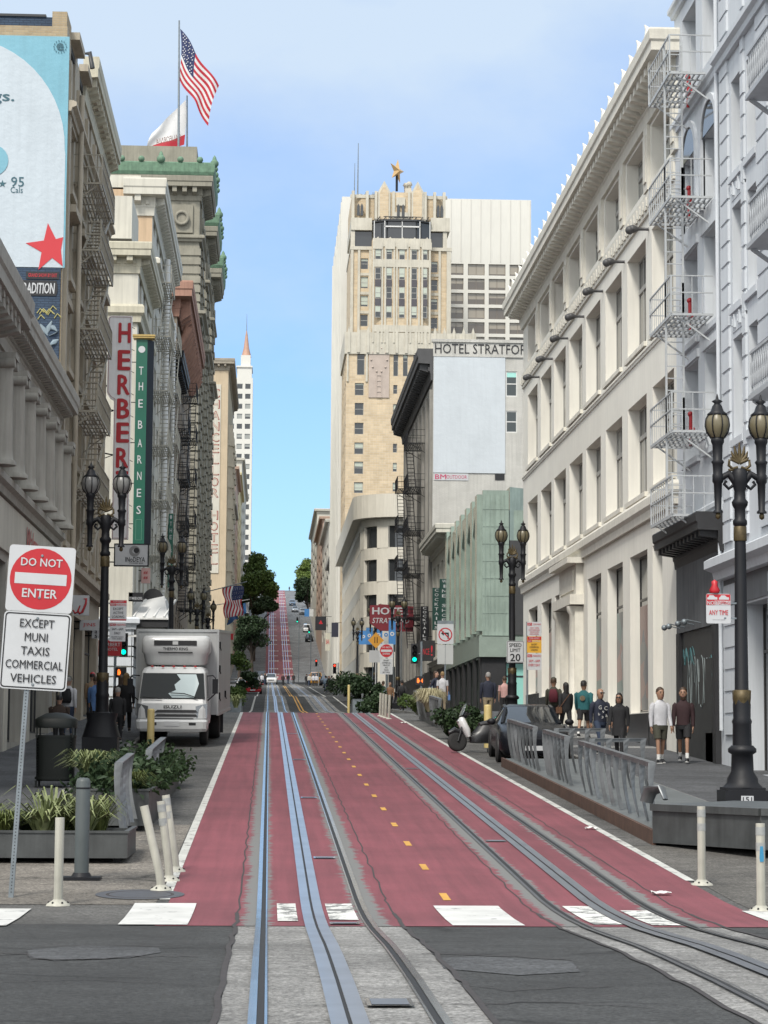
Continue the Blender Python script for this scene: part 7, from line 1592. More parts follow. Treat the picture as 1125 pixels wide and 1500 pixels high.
def car(lb, cat, loc, rotz, paint, kind='sedan', near=False, tail=TAIL, group='cars and taxis along the street', sc=1.0):
    """front faces -Y in local axes; stations (y, halfwidth, z bottom, z belt, roof halfwidth, z roof, cabin)"""
    t = thing('parked_car' if cat == 'car' else cat.replace(' ', '_'), lb, cat, loc, rotz, group)
    S = {'sedan': [(-2.35, .62, .30, .60, .5, .62, 0), (-2.28, .80, .22, .68, .66, .71, 0), (-1.9, .89, .19, .80, .74, .84, 0), (-1.0, .91, .18, .92, .74, .97, 0), (-.85, .91, .18, .94, .74, 1.0, 1), (-.1, .91, .18, .95, .60, 1.38, 1), (.5, .91, .18, .96, .59, 1.43, 1), (1.05, .91, .18, .97, .59, 1.38, 1), (1.72, .91, .2, 1.0, .66, 1.10, 1), (1.8, .90, .2, 1.0, .72, 1.06, 0), (2.2, .87, .22, .98, .72, 1.04, 0), (2.33, .84, .28, .90, .68, .99, 0), (2.38, .78, .32, .70, .6, .78, 0)],
         'suv': [(-2.35, .7, .38, .74, .55, .78, 0), (-2.3, .86, .30, .88, .7, .92, 0), (-1.9, .93, .26, 1.0, .76, 1.05, 0), (-1.15, .95, .25, 1.08, .76, 1.13, 0), (-1.0, .95, .25, 1.09, .76, 1.16, 1), (-.35, .95, .25, 1.10, .64, 1.68, 1), (.6, .95, .25, 1.12, .64, 1.74, 1), (1.7, .95, .27, 1.12, .64, 1.70, 1), (2.2, .93, .30, 1.12, .7, 1.20, 1), (2.28, .92, .30, 1.1, .7, 1.16, 0), (2.35, .88, .36, .8, .66, .9, 0)],
         'van': [(-2.4, .75, .38, .9, .6, .95, 0), (-2.3, .9, .3, 1.0, .75, 1.06, 0), (-1.9, .97, .28, 1.12, .8, 1.2, 1), (-1.2, .98, .28, 1.16, .74, 1.9, 1), (.5, .98, .28, 1.18, .76, 2.02, 1), (2.2, .98, .3, 1.18, .76, 2.0, 1), (2.4, .95, .32, 1.15, .74, 1.9, 1), (2.45, .9, .36, .9, .7, 1.0, 0)]}[kind]
    pb_ = MB(); n = 10; vs = []
    for (y, w, zb, zt, rw, zf, c) in S: vs += [(-w * .9, y, zb), (-w, y, zb + .16), (-w, y, zt - .14), (-w * .955, y, zt), (-rw - .02, y, zf - .05 if c else zf - .012), (-rw + .12, y, zf), (rw - .12, y, zf), (rw + .02, y, zf - .05 if c else zf - .012), (w * .955, y, zt), (w, y, zt - .14), (w, y, zb + .16), (w * .9, y, zb)]
    n = 12; fs = []; mi = []
    for i in range(len(S) - 1):
        c = S[i][6] and S[i + 1][6]; dzr = abs(S[i + 1][5] - S[i][5]) / max(S[i + 1][0] - S[i][0], .01)
        for k in range(n):
            fs.append((i * n + k, i * n + (k + 1) % n, (i + 1) * n + (k + 1) % n, (i + 1) * n + k)); mi.append(1 if c and (k in (3, 7) or (k in (4, 5, 6) and dzr > .3)) else 0)
    fs += [tuple(range(n)), tuple(range((len(S) - 1) * n, len(S) * n))]; mi += [0, 0]
    me = MB(); me.v = vs; me.f = fs; me.m = mi; me.sm = [True] * (len(fs) - 2) + [False] * 2
    me.build('body', [paint, CGL], t)
    cab = [s_ for s_ in S if s_[6]]; m = MB()
    for sx in (-1, 1):
        for k in range(len(cab) - 1):
            a, b = cab[k], cab[k + 1]; m.bar((sx * (a[4] + .01), a[0], a[5] - .03), (sx * (b[4] + .01), b[0], b[5] - .03), .07, .05)
        mid = cab[len(cab) // 2]; m.bar((sx * mid[1] * .955, mid[0], mid[3]), (sx * (mid[4] + .01), mid[0], mid[5] - .04), .09, .03); 
    m.build('pillar', paint, t)
    wr = {'sedan': .335, 'suv': .37, 'van': .36}[kind]; W_ = S[5][1]
    for sx in (-1, 1):
        for y in (-1.45, 1.42):
            m = MB(); m.lathe([(wr * 1.16, -.01), (wr * 1.16, .02)], 24); m.xf(Matrix.Translation((sx * (W_ - .0), y, wr)) @ Matrix.Rotation(math.pi / 2, 4, 'Y')); m.build('wheel_arch', BLKW, t); wheel(t, sx * (W_ - .08), y, wr, wr, .22)
    f, r = S[1], S[-2]
    for sx in (-1, 1):
        m = MB(); m.hexa([(sx * (f[1] * .99), f[0] + .3, f[3] - .15), (sx * f[1] * .5, f[0] - .03, f[3] - .15), (sx * f[1] * .5, f[0] + .1, f[3] - .15), (sx * f[1] * .9, f[0] + .35, f[3] - .15), (sx * (f[1] * .99), f[0] + .3, f[3] - .0), (sx * f[1] * .5, f[0] - .01, f[3] - .03), (sx * f[1] * .5, f[0] + .1, f[3] - .03), (sx * f[1] * .9, f[0] + .35, f[3] - .0)]); m.build('headlight', HEAD, t)
        m = MB(); m.box(sx * r[1] * 1.0, sx * r[1] * .52, r[0] - .22, r[0] + .035, r[3] - .20, r[3] - .03) if kind != 'van' else m.box(sx * .93, sx * .84, 2.3, 2.47, .95, 1.5); m.build('tail_light', tail, t)
        m = MB(); m.ball((sx * (W_ + .1), -.72, S[5][3] + .06), .12, 1, .6, .7); m.build('mirror', paint if not near else BLACK, t)
    m = MB(); m.box(-f[1] * .55, f[1] * .55, f[0] - .06, f[0] + .05, f[3] - .26, f[3] - .1); m.box(-f[1] * .7, f[1] * .7, f[0] - .05, f[0] + .05, f[2] + .08, f[2] + .2); m.build('grille', BLKW, t)
    m = MB(); m.box(-.26, .26, r[0] + .03, r[0] + .065, r[2] + .32, r[2] + .45); m.build('number_plate', SIGNW, t); m = MB(); m.box(-.26, .26, f[0] - .085, f[0] - .06, f[2] + .12, f[2] + .24); m.build('number_plate', SIGNW, t)
    m = MB(); m.box(-r[1] * .92, r[1] * .92, r[0] - .1, r[0] + .07, r[2] - .02, r[2] + .14); m.build('rear_bumper', BLKW if near else paint, t)
    t.scale = (sc, sc, sc); return t
BLKC = M('black_car_paint', (.008, .009, .012), .25, .05, 2, coat=0, spec=.14)
t = car('black parked saloon car seen from behind, beyond the steel ribs on the right', 'car', (6.82, 59.2, zr(59.2)), R_(-2), BLKC, near=True)
t.rotation_euler = (R_(2.5), 0, R_(-2))
m = MB(); m.tube([(.09 * math.sin(a) , 2.36, .86 + .035 * math.sin(2 * a)) for a in [k * math.pi / 10 for k in range(21)]], .009, 5); m.build('badge', RIM, t)
m = MB(); m.box(.12, .5, 1.38, 1.4, 1.14, 1.26); m.xf(Matrix.Translation((0, -.03, 0))); m.build('window_sticker', M('sticker_pale', (.30, .42, .38), .5, 0), t)
WP = M('white_car_paint', (.62, .63, .64), .15, .03, coat=1); SP = M('silver_car_paint', (.32, .34, .36), .2, .03, metal=.6, coat=1); RP = M('red_car_paint', (.42, .012, .02), .15, .03, coat=1); BP = M('blue_grey_car_paint', (.06, .10, .16), .15, .03, coat=1); YP = M('taxi_yellow_paint', (.42, .20, .02), .2, .03, coat=1)
def carat(lb, cat, px, Y, rot, paint, kind, **k):
    sl = math.atan2(zr(Y + 3) - zr(Y - 3), 6); t = car(lb, cat, (WX(px, Y), Y, zr(Y)), 0, paint, kind, **k); t.rotation_euler = (sl if rot == 0 else -sl, 0, math.pi if rot else 0); return t
carat('white estate car facing the camera at the foot of the red hill lane', 'car', 397, 352, 0, WP, 'suv'); carat('small red car seen from behind with its brake lights on, left lane', 'car', 370.5, 232, 0, RP, 'sedan', tail=TAILON)
for nm_ in ('x',): bpy.data.objects
carat('white taxi directly in front of the red car', 'car', 369, 250, 0, WP, 'suv'); carat('white car partly hidden by shrubs left of the white taxi', 'car', 358, 268, 0, WP, 'sedan'); carat('pale blue-grey car queuing behind the white taxi', 'car', 367, 330, 0, BP, 'suv'); carat('black van queuing left of the white estate car', 'car', 381, 345, 0, BLKC, 'van')
carat('yellow cab waiting among pedestrians at the crest, right side', 'taxi', 462.5, 345, 0, YP, 'van'); carat('dark saloon car right of the yellow cab', 'car', 477, 338, 0, BLKC, 'sedan'); carat('dark grey car behind the yellow cab', 'car', 458, 400, 0, SP, 'suv')
carat('white van parked on the right side half way up the hill', 'car', 448.5, 592, 0, WP, 'van'); carat('dark car parked just below the white van on the hill', 'car', 452, 560, 0, BLKC, 'suv'); carat('silver car driving alone in the hill lane', 'car', 431, 670, 0, SP, 'suv'); carat('dark blue car above the silver one on the hill', 'car', 427, 700, 0, BP, 'suv'); carat('white car parked at the right kerb above the white van', 'car', 442, 660, 0, WP, 'suv')
carat('grey-blue car glimpsed between lamps on the far right pavement side', 'car', 519, 215, 0, BP, 'suv')
# ------------------------------------------------------------------ refrigerated truck
TW = M('truck_white', (.47, .48, .48), .3, .06, 1.2, streak=.08, coat=.4); TG = M('truck_box_white', (.34, .35, .35), .5, .08, 1, streak=.12); TGL = M('windscreen', (.010, .013, .014), .04, 0, spec=.25)
t = thing('box_truck', 'white refrigerated box truck facing the camera, parked at the left kerb', 'truck', (-2.76, 65.0, zr(65.6)), R_(1.6)); t.rotation_euler = (R_(2.4), 0, R_(-2.2))
def slab(rows_, mat, nm, par=t, n=0):
    """rows of (y_front, z, halfwidth, y_back) lofted as rounded boxes"""
    m = MB(); vs = []
    for yf, z, hw, yb in rows_: r = .12; vs += [(-hw + r, yf, z), (hw - r, yf, z), (hw - .03, yf + .05, z), (hw, yf + .16, z), (hw, yb, z), (-hw, yb, z), (-hw, yf + .16, z), (-hw + .03, yf + .05, z)]
    k = len(rows_); m.add(vs, [(i * 8 + j, i * 8 + (j + 1) % 8, (i + 1) * 8 + (j + 1) % 8, (i + 1) * 8 + j) for i in range(k - 1) for j in range(8)] + [tuple(range(7, -1, -1)), tuple(range((k - 1) * 8, k * 8))])
    return m.build(nm, mat, par)
cab_ = slab([(.08, .62, .98, 1.75), (.0, .8, 1.0, 1.75), (.02, 1.05, 1.0, 1.75), (.06, 1.22, 1.0, 1.75), (.12, 1.34, .99, 1.75), (.42, 2.1, .93, 1.75), (.50, 2.2, .88, 1.72), (.62, 2.26, .78, 1.65)], TW, 'cab')
m = MB(); m.hexa([(-.93, .10, 1.36), (.93, .10, 1.36), (.93, .2, 1.36), (-.93, .2, 1.36), (-.87, .395, 2.08), (.87, .395, 2.08), (.87, .5, 2.08), (-.87, .5, 2.08)]); m.build('windscreen', TGL, cab_)
m = MB(); m.add([(.0, .088, 1.38), (.62, .088, 1.38), (.75, .24, 1.78), (.66, .35, 2.05), (.1, .35, 2.05), (.22, .29, 1.9), (.05, .23, 1.75), (.1, .17, 1.6), (-.12, .13, 1.5)], [tuple(range(9))]); m.build('windscreen_sheet', M('sun_sheet', (.32, .40, .42), .3, .1), cab_)
for sx in (-1, 1): m = MB(); m.hexa([(sx * 1.003, .35, 1.36), (sx * 1.003, 1.25, 1.36), (sx * .99, 1.25, 1.36), (sx * .99, .35, 1.36), (sx * .945, .6, 2.02), (sx * .945, 1.2, 2.02), (sx * .92, 1.2, 2.02), (sx * .92, .6, 2.02)]); m.build('side_window', TGL, cab_)
m = MB(); m.tube([(-.85, .04, 1.40), (-.3, .06, 1.36)], .014, 5); m.tube([(-.05, .06, 1.52), (.35, .07, 1.5), (.72, .05, 1.38)], .014, 5); m.build('wiper', BLACK, cab_)
m = MB()
for z in (1.0, .88): m.hexa([(-.5, -.012, z - .04), (.75, -.012, z - .04), (.75, .03, z - .04), (-.5, .03, z - .04), (-.42, -.005, z + .035), (.68, -.005, z + .035), (.68, .03, z + .035), (-.42, .03, z + .035)])
m.box(-.62, .62, -.02, .03, .775, .80); m.build('grille', BLKW, cab_)
text(cab_, 'ISUZU', .5, .09, (.02, -.006, 1.12), SIGNK, thick=.04, name='brand_lettering')
for sx in (-1, 1): m = MB(); m.hexa([(sx * .7, -.01, .80), (sx * 1.008, .06, .80), (sx * 1.008, .2, .80), (sx * .7, .06, .80), (sx * .68, .0, 1.14), (sx * 1.008, .08, 1.22), (sx * 1.008, .22, 1.22), (sx * .68, .08, 1.14)]); m.build('headlight', M('truck_lamp', (.20, .21, .22), .1, 0, metal=.5, coat=1), cab_)
bm_ = slab([(-.10, .42, .98, .4), (-.14, .50, 1.02, .4), (-.14, .70, 1.03, .4), (-.08, .76, 1.02, .4)], TW, 'bumper')
m = MB(); m.box(-.2, .22, -.155, -.14, .58, .71); m.build('number_plate', SIGNW, bm_); m = MB(); m.box(-.62, -.42, -.145, -.13, .6, .68); m.box(.5, .7, -.145, -.13, .6, .68); m.build('fog_lamp', BLKW, bm_)
for k in range(5): m = MB(); m.ball((-.62 + k * .31, .5, 2.27), .035, 1.4, 1, .8, 8, 5); m.build('marker_lamp', M('marker_red', (.4, .02, .02), .3, 0), cab_)
bx_ = MB(); bx_.box(-1.2, 1.2, 1.85, 8.3, .85, 3.32); bo = bx_.build('cargo_box', TG, t)
m = MB()
for sx in (-1.22, 1.16): m.box(sx, sx + .06, 1.82, 1.9, .85, 3.36); m.box(sx, sx + .06, 1.9, 8.3, 3.28, 3.36); m.box(sx, sx + .06, 1.9, 8.3, .82, .92)
m.box(-1.16, 1.16, 1.82, 1.9, 3.28, 3.36); m.build('box_trim', M('aluminium_trim', (.40, .41, .41), .4, .1, metal=.5), bo)
m = MB(); m.loft([(0, 1.5, 2.30, .82, .34), (0, 1.5, 2.36, .9, .42), (0, 1.5, 2.62, .95, .46), (0, 1.5, 2.68, 1.0, .5), (0, 1.5, 3.0, 1.0, .5), (0, 1.5, 3.12, .96, .44), (0, 1.5, 3.16, .9, .4)], 24, pw=.35); ru = m.build('cooling_unit', TW, t)
m = MB(); m.box(-.62, .62, .985, 1.01, 2.88, 3.02); m.box(-.5, .5, .985, 1.02, 2.655, 2.69); m.box(-.08, .08, .975, .99, 2.9, 3.0, 1); m.build('air_grille', [BLKW, TW], ru); text(ru, 'THERMO KING', .72, .085, (0, .995, 2.78), SIGNK, thick=.03, name='brand_lettering')
m = MB(); m.tube([(-.6, 1.7, 2.32), (-.62, 1.6, 2.05), (-.7, 1.7, 1.9)], .03, 6); m.tube([(-.5, 1.7, 2.32), (-.54, 1.6, 2.05), (-.65, 1.7, 1.85)], .03, 6); m.tube([(.55, 1.7, 2.34), (.72, 1.6, 2.1), (.85, 1.7, 1.95)], .035, 6); m.build('hose', BLACK, ru)
for sx in (-1, 1):
    m = MB(); m.tube([(sx * .98, .5, 2.0), (sx * 1.15, .3, 2.02), (sx * 1.22, .25, 1.95), (sx * 1.22, .25, 1.5), (sx * 1.0, .4, 1.3)], .018, 6); m.box(sx * 1.14, sx * 1.30, .2, .25, 1.5, 1.92); m.build('wing_mirror', BLACK, cab_)
    wheel(t, sx * .86, .98, .40, .40, .22, TW, 6); wheel(t, sx * .82, 5.9, .40, .40, .4, TW, 6)
m = MB()
for y, z in ((2.2, 1.3), (2.2, 2.1), (2.2, 2.8), (5.2, 1.3)): m.box(1.2, 1.25, y, y + .07, z, z + .2); m.bar((1.24, y + .03, z), (1.24, y + .3, z - .05), .03)
m.build('door_latch', BLACK, bo); m = MB(); m.box(-.4, .4, 1.5, 8.2, .5, .84); m.box(-.95, .95, 1.3, 1.75, .55, .7); m.build('chassis', BLKW, t)
for sx in (-1, 1): m = MB(); m.box(sx * .6, sx * 1.08, 6.7, 6.74, .15, .8); m.build('mud_flap', BLKW, t)
# ------------------------------------------------------------------ scooter, built pointing along -X
t = thing('motor_scooter', 'black and white motor scooter leaning beside the far kerb planter, right side', 'scooter', (5.95, 62.8, zr(63.5) + .0), R_(18)); t.rotation_euler = (R_(-8), 0, R_(14))
def wh(x, nm):
    m = MB(); m.lathe([(.17, -.05), (.24, -.055), (.28, -.02), (.28, .02), (.24, .055), (.17, .05)], 24); m.xf(Matrix.Translation((x, 0, .28)) @ Matrix.Rotation(math.pi / 2, 4, 'X')); o = m.build(nm, TYRE, t)
    m = MB(); m.lathe([(.175, -.03), (.15, 0), (.175, .03)], 20)
    for k in range(5): a = k * 1.257; m.bar((0, 0, 0), (math.cos(a) * .17, math.sin(a) * .17, 0), .03, .03)
    m.xf(Matrix.Translation((x, 0, .28)) @ Matrix.Rotation(math.pi / 2, 4, 'X')); m.build('rim', BLKW, o)
wh(-.72, 'wheel'); wh(.72, 'wheel')
PL = M('black_plastic', (.015, .015, .017), .35, .15, 5); WPL = M('white_fairing', (.60, .60, .60), .2, .03, coat=1)
m = MB(); m.tube([(-.95, 0, .52), (-.78, 0, .6), (-.55, 0, .5)], [.05, .09, .06], 8, flat=1.0); m.build('front_mudguard', PL, t)
m = MB(); m.tube([(-.72, .08, .28), (-.55, .08, .78)], .03, 8); m.tube([(-.72, -.08, .28), (-.55, -.08, .78)], .03, 8); m.build('fork', PL, t)
m = MB(); m.loft([(-.40, 0, .40, .07, .14), (-.46, 0, .6, .13, .19), (-.56, 0, .82, .13, .17), (-.56, 0, .95, .07, .10)], 12); m.build('front_fairing', WPL, t)
m = MB(); m.loft([(.1, 0, .25, .45, .15), (.15, 0, .42, .52, .2), (.3, 0, .55, .55, .2), (.45, 0, .72, .55, .17)], 14); m.build('body', PL, t)
m = MB(); m.tube([(-.05, 0, .74), (.25, 0, .80), (.5, 0, .80), (.75, 0, .88), (1.0, 0, .86)], [.11, .15, .14, .15, .06], 10, flat=.7); m.build('seat', M('seat_vinyl', (.02, .02, .022), .5, .2, 6), t)
m = MB(); m.tube([(-.42, .34, 1.02), (-.45, .12, 1.0), (-.45, -.12, 1.0), (-.42, -.34, 1.02)], .02, 7); m.ball((-.46, 0, 1.02), .09); m.build('handlebar', PL, t)
m = MB(); m.loft([(-.58, 0, 1.0, .02, .17), (-.52, 0, 1.15, .015, .17), (-.44, 0, 1.32, .01, .12)], 10); m.build('windshield', M('smoked_screen', (.10, .12, .13), .1, 0, spec=1), t)
for sy in (-1, 1): m = MB(); m.tube([(-.46, sy * .22, 1.03), (-.44, sy * .3, 1.22)], .008, 5); m.ball((-.44, sy * .33, 1.25), .06, .3, 1.2, .8); m.build('mirror', PL, t)
m = MB(); m.ball((-.66, 0, .84), .07, .6, 1.4, .7); m.build('headlight', HEAD, t); m = MB(); m.tube([(.2, .12, .1), (.28, .3, .0)], .015, 5); m.build('side_stand', GALV, t); m = MB(); m.tube([(.3, -.16, .28), (.9, -.18, .42)], [.05, .07], 8); m.build('exhaust', GALV, t)
# ------------------------------------------------------------------ people
SK1, SK2, SK3 = M('skin_light', (.42, .25, .18), .55, .08, 6), M('skin_tan', (.30, .17, .11), .55, .08, 6), M('skin_dark', (.10, .055, .035), .55, .08, 6)
def clo(n, c, r=.85): return M('cloth_' + n, c, r, .18, 7, bump=.25, bscale=22)
HB, HBR, HG, HBL = M('hair_black', (.012, .01, .01), .6, .3, 20), M('hair_brown', (.05, .028, .015), .6, .3, 20), M('hair_grey', (.26, .25, .24), .7, .3, 20), M('hair_blond', (.22, .14, .06), .7, .3, 20)
def skin_body(J, E, R, mat, par):
    me = bpy.data.meshes.new('body'); names = list(J); idx = {n: i for i, n in enumerate(names)}
    me.from_pydata([J[n] for n in names], [(idx[a], idx[b]) for a, b in E], []); o = bpy.data.objects.new('body', me); col.objects.link(o)
    md = o.modifiers.new('skin', 'SKIN'); md.branch_smoothing = .6; md.use_smooth_shade = True
    for i, n in enumerate(names):
        r = R[n]; me.skin_vertices[0].data[i].radius = (r, r) if isinstance(r, (int, float)) else r; me.skin_vertices[0].data[i].use_root = (n == 'pelvis')
    s_ = o.modifiers.new('sub', 'SUBSURF'); s_.levels = 1; s_.render_levels = 1
    dg = bpy.context.evaluated_depsgraph_get(); nm = bpy.data.meshes.new_from_object(o.evaluated_get(dg)); bpy.data.objects.remove(o); bpy.data.meshes.remove(me)
    for p in nm.polygons: p.use_smooth = True
    nm.name = 'body'; nm.materials.clear(); nm.materials.append(mat); b = bpy.data.objects.new('body', nm); col.objects.link(b); b.parent = par; return b
def person(lb, x, Y, z, h, face, top, bot, skin=SK1, hair=HB, sleeve='long', legs='long', stride=.25, arms=.15, hairlen='short', coat=False, shoe=None, build=1.0, extra=None, hands=True, lean=0.0, bend=0.0, logo=None, phase=1, cap=None, beard=False, glasses=False):
    """face: heading in degrees, 0 = towards the camera (-Y); stride/arms: swing in radians"""
    t = thing('person', lb, 'person', (x, Y, z), R_(face)); k = h / 1.75; V = lambda a, b, c: (a * k, b * k, c * k)
    s_ = stride * phase; bw = build
    def leg(sx, a):
        hipx, hz0 = sx * .095, .92; kx, ky, kz = sx * .095, -math.sin(a) * .42 - (.03 if a > 0 else -.0), .92 - math.cos(a) * .42; fa = a - (.25 if a > 0 else .55) * abs(a) * 1.2
        ax, ay, az = sx * .10, ky - math.sin(fa) * .42, kz - math.cos(fa) * .41; return (hipx, 0, hz0), (kx, ky, kz), (ax, ay, max(az, .09))
    L, R2 = leg(-1, s_), leg(1, -s_); dy = bend
    def arm(sx, a, el=.25):
        shx, sz = sx * .188 * bw, 1.385; ey = -math.sin(a) * .27 - dy; ez = sz - math.cos(a) * .28; ex = shx + sx * .035; wa = a + el; wy = ey - math.sin(wa) * .25; wz = ez - math.cos(wa) * .25; return (shx, -dy, sz), (ex, ey, ez), (ex + sx * .005, wy, wz), a + el
    A, B_ = arm(-1, -arms * phase), arm(1, arms * phase)
    J = {'pelvis': V(0, 0, .95), 'waist': V(0, -dy * .3, 1.08), 'chest': V(0, -dy * .8, 1.28), 'neck': V(0, -dy, 1.45), 'neck2': V(0, -dy - .01, 1.52), 'head': V(0, -dy - .02, 1.60), 'crown': V(0, -dy - .015, 1.68)}
    Rr = {'pelvis': (.115 * k * bw, .10 * k), 'waist': (.10 * k * bw, .085 * k), 'chest': (.125 * k * bw, .10 * k), 'neck': .058 * k, 'neck2': .056 * k, 'head': .078 * k, 'crown': .072 * k}
    E = [('pelvis', 'waist'), ('waist', 'chest'), ('chest', 'neck'), ('neck', 'neck2'), ('neck2', 'head'), ('head', 'crown')]
    for n, l in (('l', L), ('r', R2)):
        J['hip' + n], J['knee' + n], J['ank' + n] = (V(*q) for q in l); q = l[2]; J['heel' + n] = V(q[0], q[1] + .02, q[2] - .05); J['toe' + n] = V(q[0] * 1.1, q[1] - .16, max(q[2] - .055, .035))
        Rr['hip' + n] = .085 * k * bw; Rr['knee' + n] = .055 * k; Rr['ank' + n] = .038 * k; Rr['heel' + n] = .035 * k; Rr['toe' + n] = .028 * k
        E += [('pelvis', 'hip' + n), ('hip' + n, 'knee' + n), ('knee' + n, 'ank' + n), ('ank' + n, 'heel' + n), ('heel' + n, 'toe' + n)]
    for n, a, sx in (('l', A, -1), ('r', B_, 1)):
        J['sh' + n], J['elb' + n], J['wri' + n] = (V(*q) for q in a[:3]); Rr['sh' + n] = .052 * k * bw; Rr['elb' + n] = .04 * k; Rr['wri' + n] = .026 * k; w = Vector(a[2]); an = a[3]; d = Vector((0, -math.sin(an), -math.cos(an)))
        J['palm' + n] = V(*(w + d * .07)); Rr['palm' + n] = (.030 * k, .018 * k); E += [('chest', 'sh' + n), ('sh' + n, 'elb' + n), ('elb' + n, 'wri' + n), ('wri' + n, 'palm' + n)]
    b = skin_body(J, E, Rr, skin, t)
    # head shape, face and fingers go into the same body mesh
    m = MB(); hy = -dy - .02; hc = (0, hy * k, 1.625 * k); m.loft([(0, (hy + .0) * k, 1.50 * k, .05 * k, .06 * k), (0, (hy - .012) * k, 1.535 * k, .062 * k, .082 * k), (0, hy * k, 1.60 * k, .074 * k, .096 * k), (0, (hy + .004) * k, 1.66 * k, .077 * k, .10 * k), (0, (hy + .008) * k, 1.71 * k, .066 * k, .085 * k), (0, (hy + .01) * k, 1.745 * k, .03 * k, .04 * k)], 14)
    m.tube([(0, (hy - .09) * k, 1.655 * k), (0, (hy - .115) * k, 1.615 * k), (0, (hy - .09) * k, 1.60 * k)], [.008 * k, .014 * k, .010 * k], 6)
    for sx in (-1, 1): m.ball((sx * .03 * k, (hy - .088) * k, 1.645 * k), .011 * k, 1.3, .6, .7, 6, 4, 1); m.ball((sx * .078 * k, (hy + .005) * k, 1.63 * k), .02 * k, .5, .8, 1.4, 6, 4); m.bar((sx * .015 * k, (hy - .097) * k, 1.668 * k), (sx * .05 * k, (hy - .085) * k, 1.67 * k), .006 * k, .007 * k, 2)
    m.tube([(-.024 * k, (hy - .088) * k, 1.568 * k), (0, (hy - .097) * k, 1.566 * k), (.024 * k, (hy - .088) * k, 1.568 * k)], .007 * k, 5, 3)
    if hands:
        for n, a, sx in (('l', A, -1), ('r', B_, 1)):
            w = Vector(a[2]); an = a[3]; d = Vector((0, -math.sin(an), -math.cos(an))); f = Vector((0, -math.cos(an), math.sin(an)))
            pr = [w + d * .03 - f * .03, w + d * .03 + f * .03, w + d * .095 + f * .036, w + d * .095 - f * .036]
            m.hexa([tuple((q + Vector((xo, 0, 0))) * k) for xo in (-.013, .013) for q in pr])
            for i in range(4): o = f * (-.027 + .018 * i); ln = (.068, .078, .074, .058)[i]; p0 = w + d * .09 + o; m.tube([tuple(p0 * k), tuple((p0 + d * ln * .5) * k), tuple((p0 + d * ln + Vector((-sx * .022, 0, 0))) * k)], [.0095 * k, .009 * k, .007 * k], 5)
            p0 = w + d * .035 + f * .03; m.tube([tuple(p0 * k), tuple((p0 + d * .03 + f * .022) * k), tuple((p0 + d * .06 + f * .024 + Vector((-sx * .01, 0, 0))) * k)], [.012 * k, .011 * k, .008 * k], 5)
    me2 = m.mesh('tmp', [skin, SIGNK, hair, M('lip', (.25, .09, .08), .5, 0)]); tmp = bpy.data.objects.new('tmp', me2)
    bmm = bmesh.new(); bmm.from_mesh(b.data); bmm.from_mesh(me2); 
    for q in (SIGNK, hair, MATS['lip']): b.data.materials.append(q)
    bmm.to_mesh(b.data); bmm.free(); bpy.data.objects.remove(tmp); bpy.data.meshes.remove(me2)
    # clothes
    ov = .022
    m = MB(); zb = .60 if coat else .90; fl = 1.25 if coat else 1.0
    rings = [(0, 0, zb * k, .16 * k * bw * fl, .125 * k * fl)] + ([(0, 0, .9 * k, .175 * k * bw, .135 * k)] if coat else []) + [(0, -dy * .3 * k, 1.08 * k, .162 * k * bw, .122 * k), (0, -dy * .7 * k, 1.25 * k, .182 * k * bw, .132 * k), (0, -dy * .9 * k, 1.34 * k, .190 * k * bw, .122 * k), (0, -dy * .95 * k, 1.405 * k, .165 * k * bw, .105 * k), (0, -dy * k, 1.45 * k, .105 * k * bw, .08 * k), (0, -dy * k, 1.50 * k, .064 * k, .066 * k)]
    m.loft(rings, 18, pw=.85)
    for a in (A, B_):
        pts = [a[0], a[1]] + ([tuple(Vector(a[1]).lerp(Vector(a[2]), .96))] if sleeve == 'long' else []); p0, p1 = Vector(pts[0]), Vector(pts[1])
        if sleeve == 'long': m.tube([V(*(p0 + Vector((-p0.x * .18, 0, .02)))), V(*p0.lerp(p1, .12)), V(*p0.lerp(p1, .5)), V(*p1), V(*Vector(p1).lerp(Vector(pts[2]), .5)), V(*pts[2])], [.06 * k, .072 * k * bw, .066 * k, .056 * k, .049 * k, .038 * k], 10)
        elif sleeve == 'short': m.tube([V(*(p0 + Vector((0, 0, .02)))), V(*p0.lerp(p1, .4)), V(*p0.lerp(p1, .8))], [.068 * k * bw, .064 * k, .062 * k], 10)
    sh = m.build('coat' if coat else 'top', top, t)
    m = MB(); m.loft([(0, 0, .80 * k, .13 * k * bw, .10 * k), (0, 0, .88 * k, .155 * k * bw, .118 * k), (0, 0, .98 * k, .150 * k * bw, .112 * k), (0, 0, 1.03 * k, .145 * k * bw, .105 * k)], 16, pw=.85)
    for l in (L, R2):
        h0, kn, an_ = (Vector(q) for q in l)
        if legs == 'long': m.tube([V(*(h0 + Vector((0, 0, -.02)))), V(*h0.lerp(kn, .5)), V(*kn), V(*kn.lerp(an_, .5)), V(*an_.lerp(kn, .06))], [.097 * k * bw, .083 * k, .067 * k, .060 * k, .054 * k], 12)
        elif legs == 'shorts': m.tube([V(*(h0 + Vector((0, 0, -.02)))), V(*h0.lerp(kn, .5)), V(*h0.lerp(kn, .82))], [.100 * k * bw, .093 * k, .090 * k], 12)
    m.build('shorts' if legs == 'shorts' else 'trousers', bot, t)
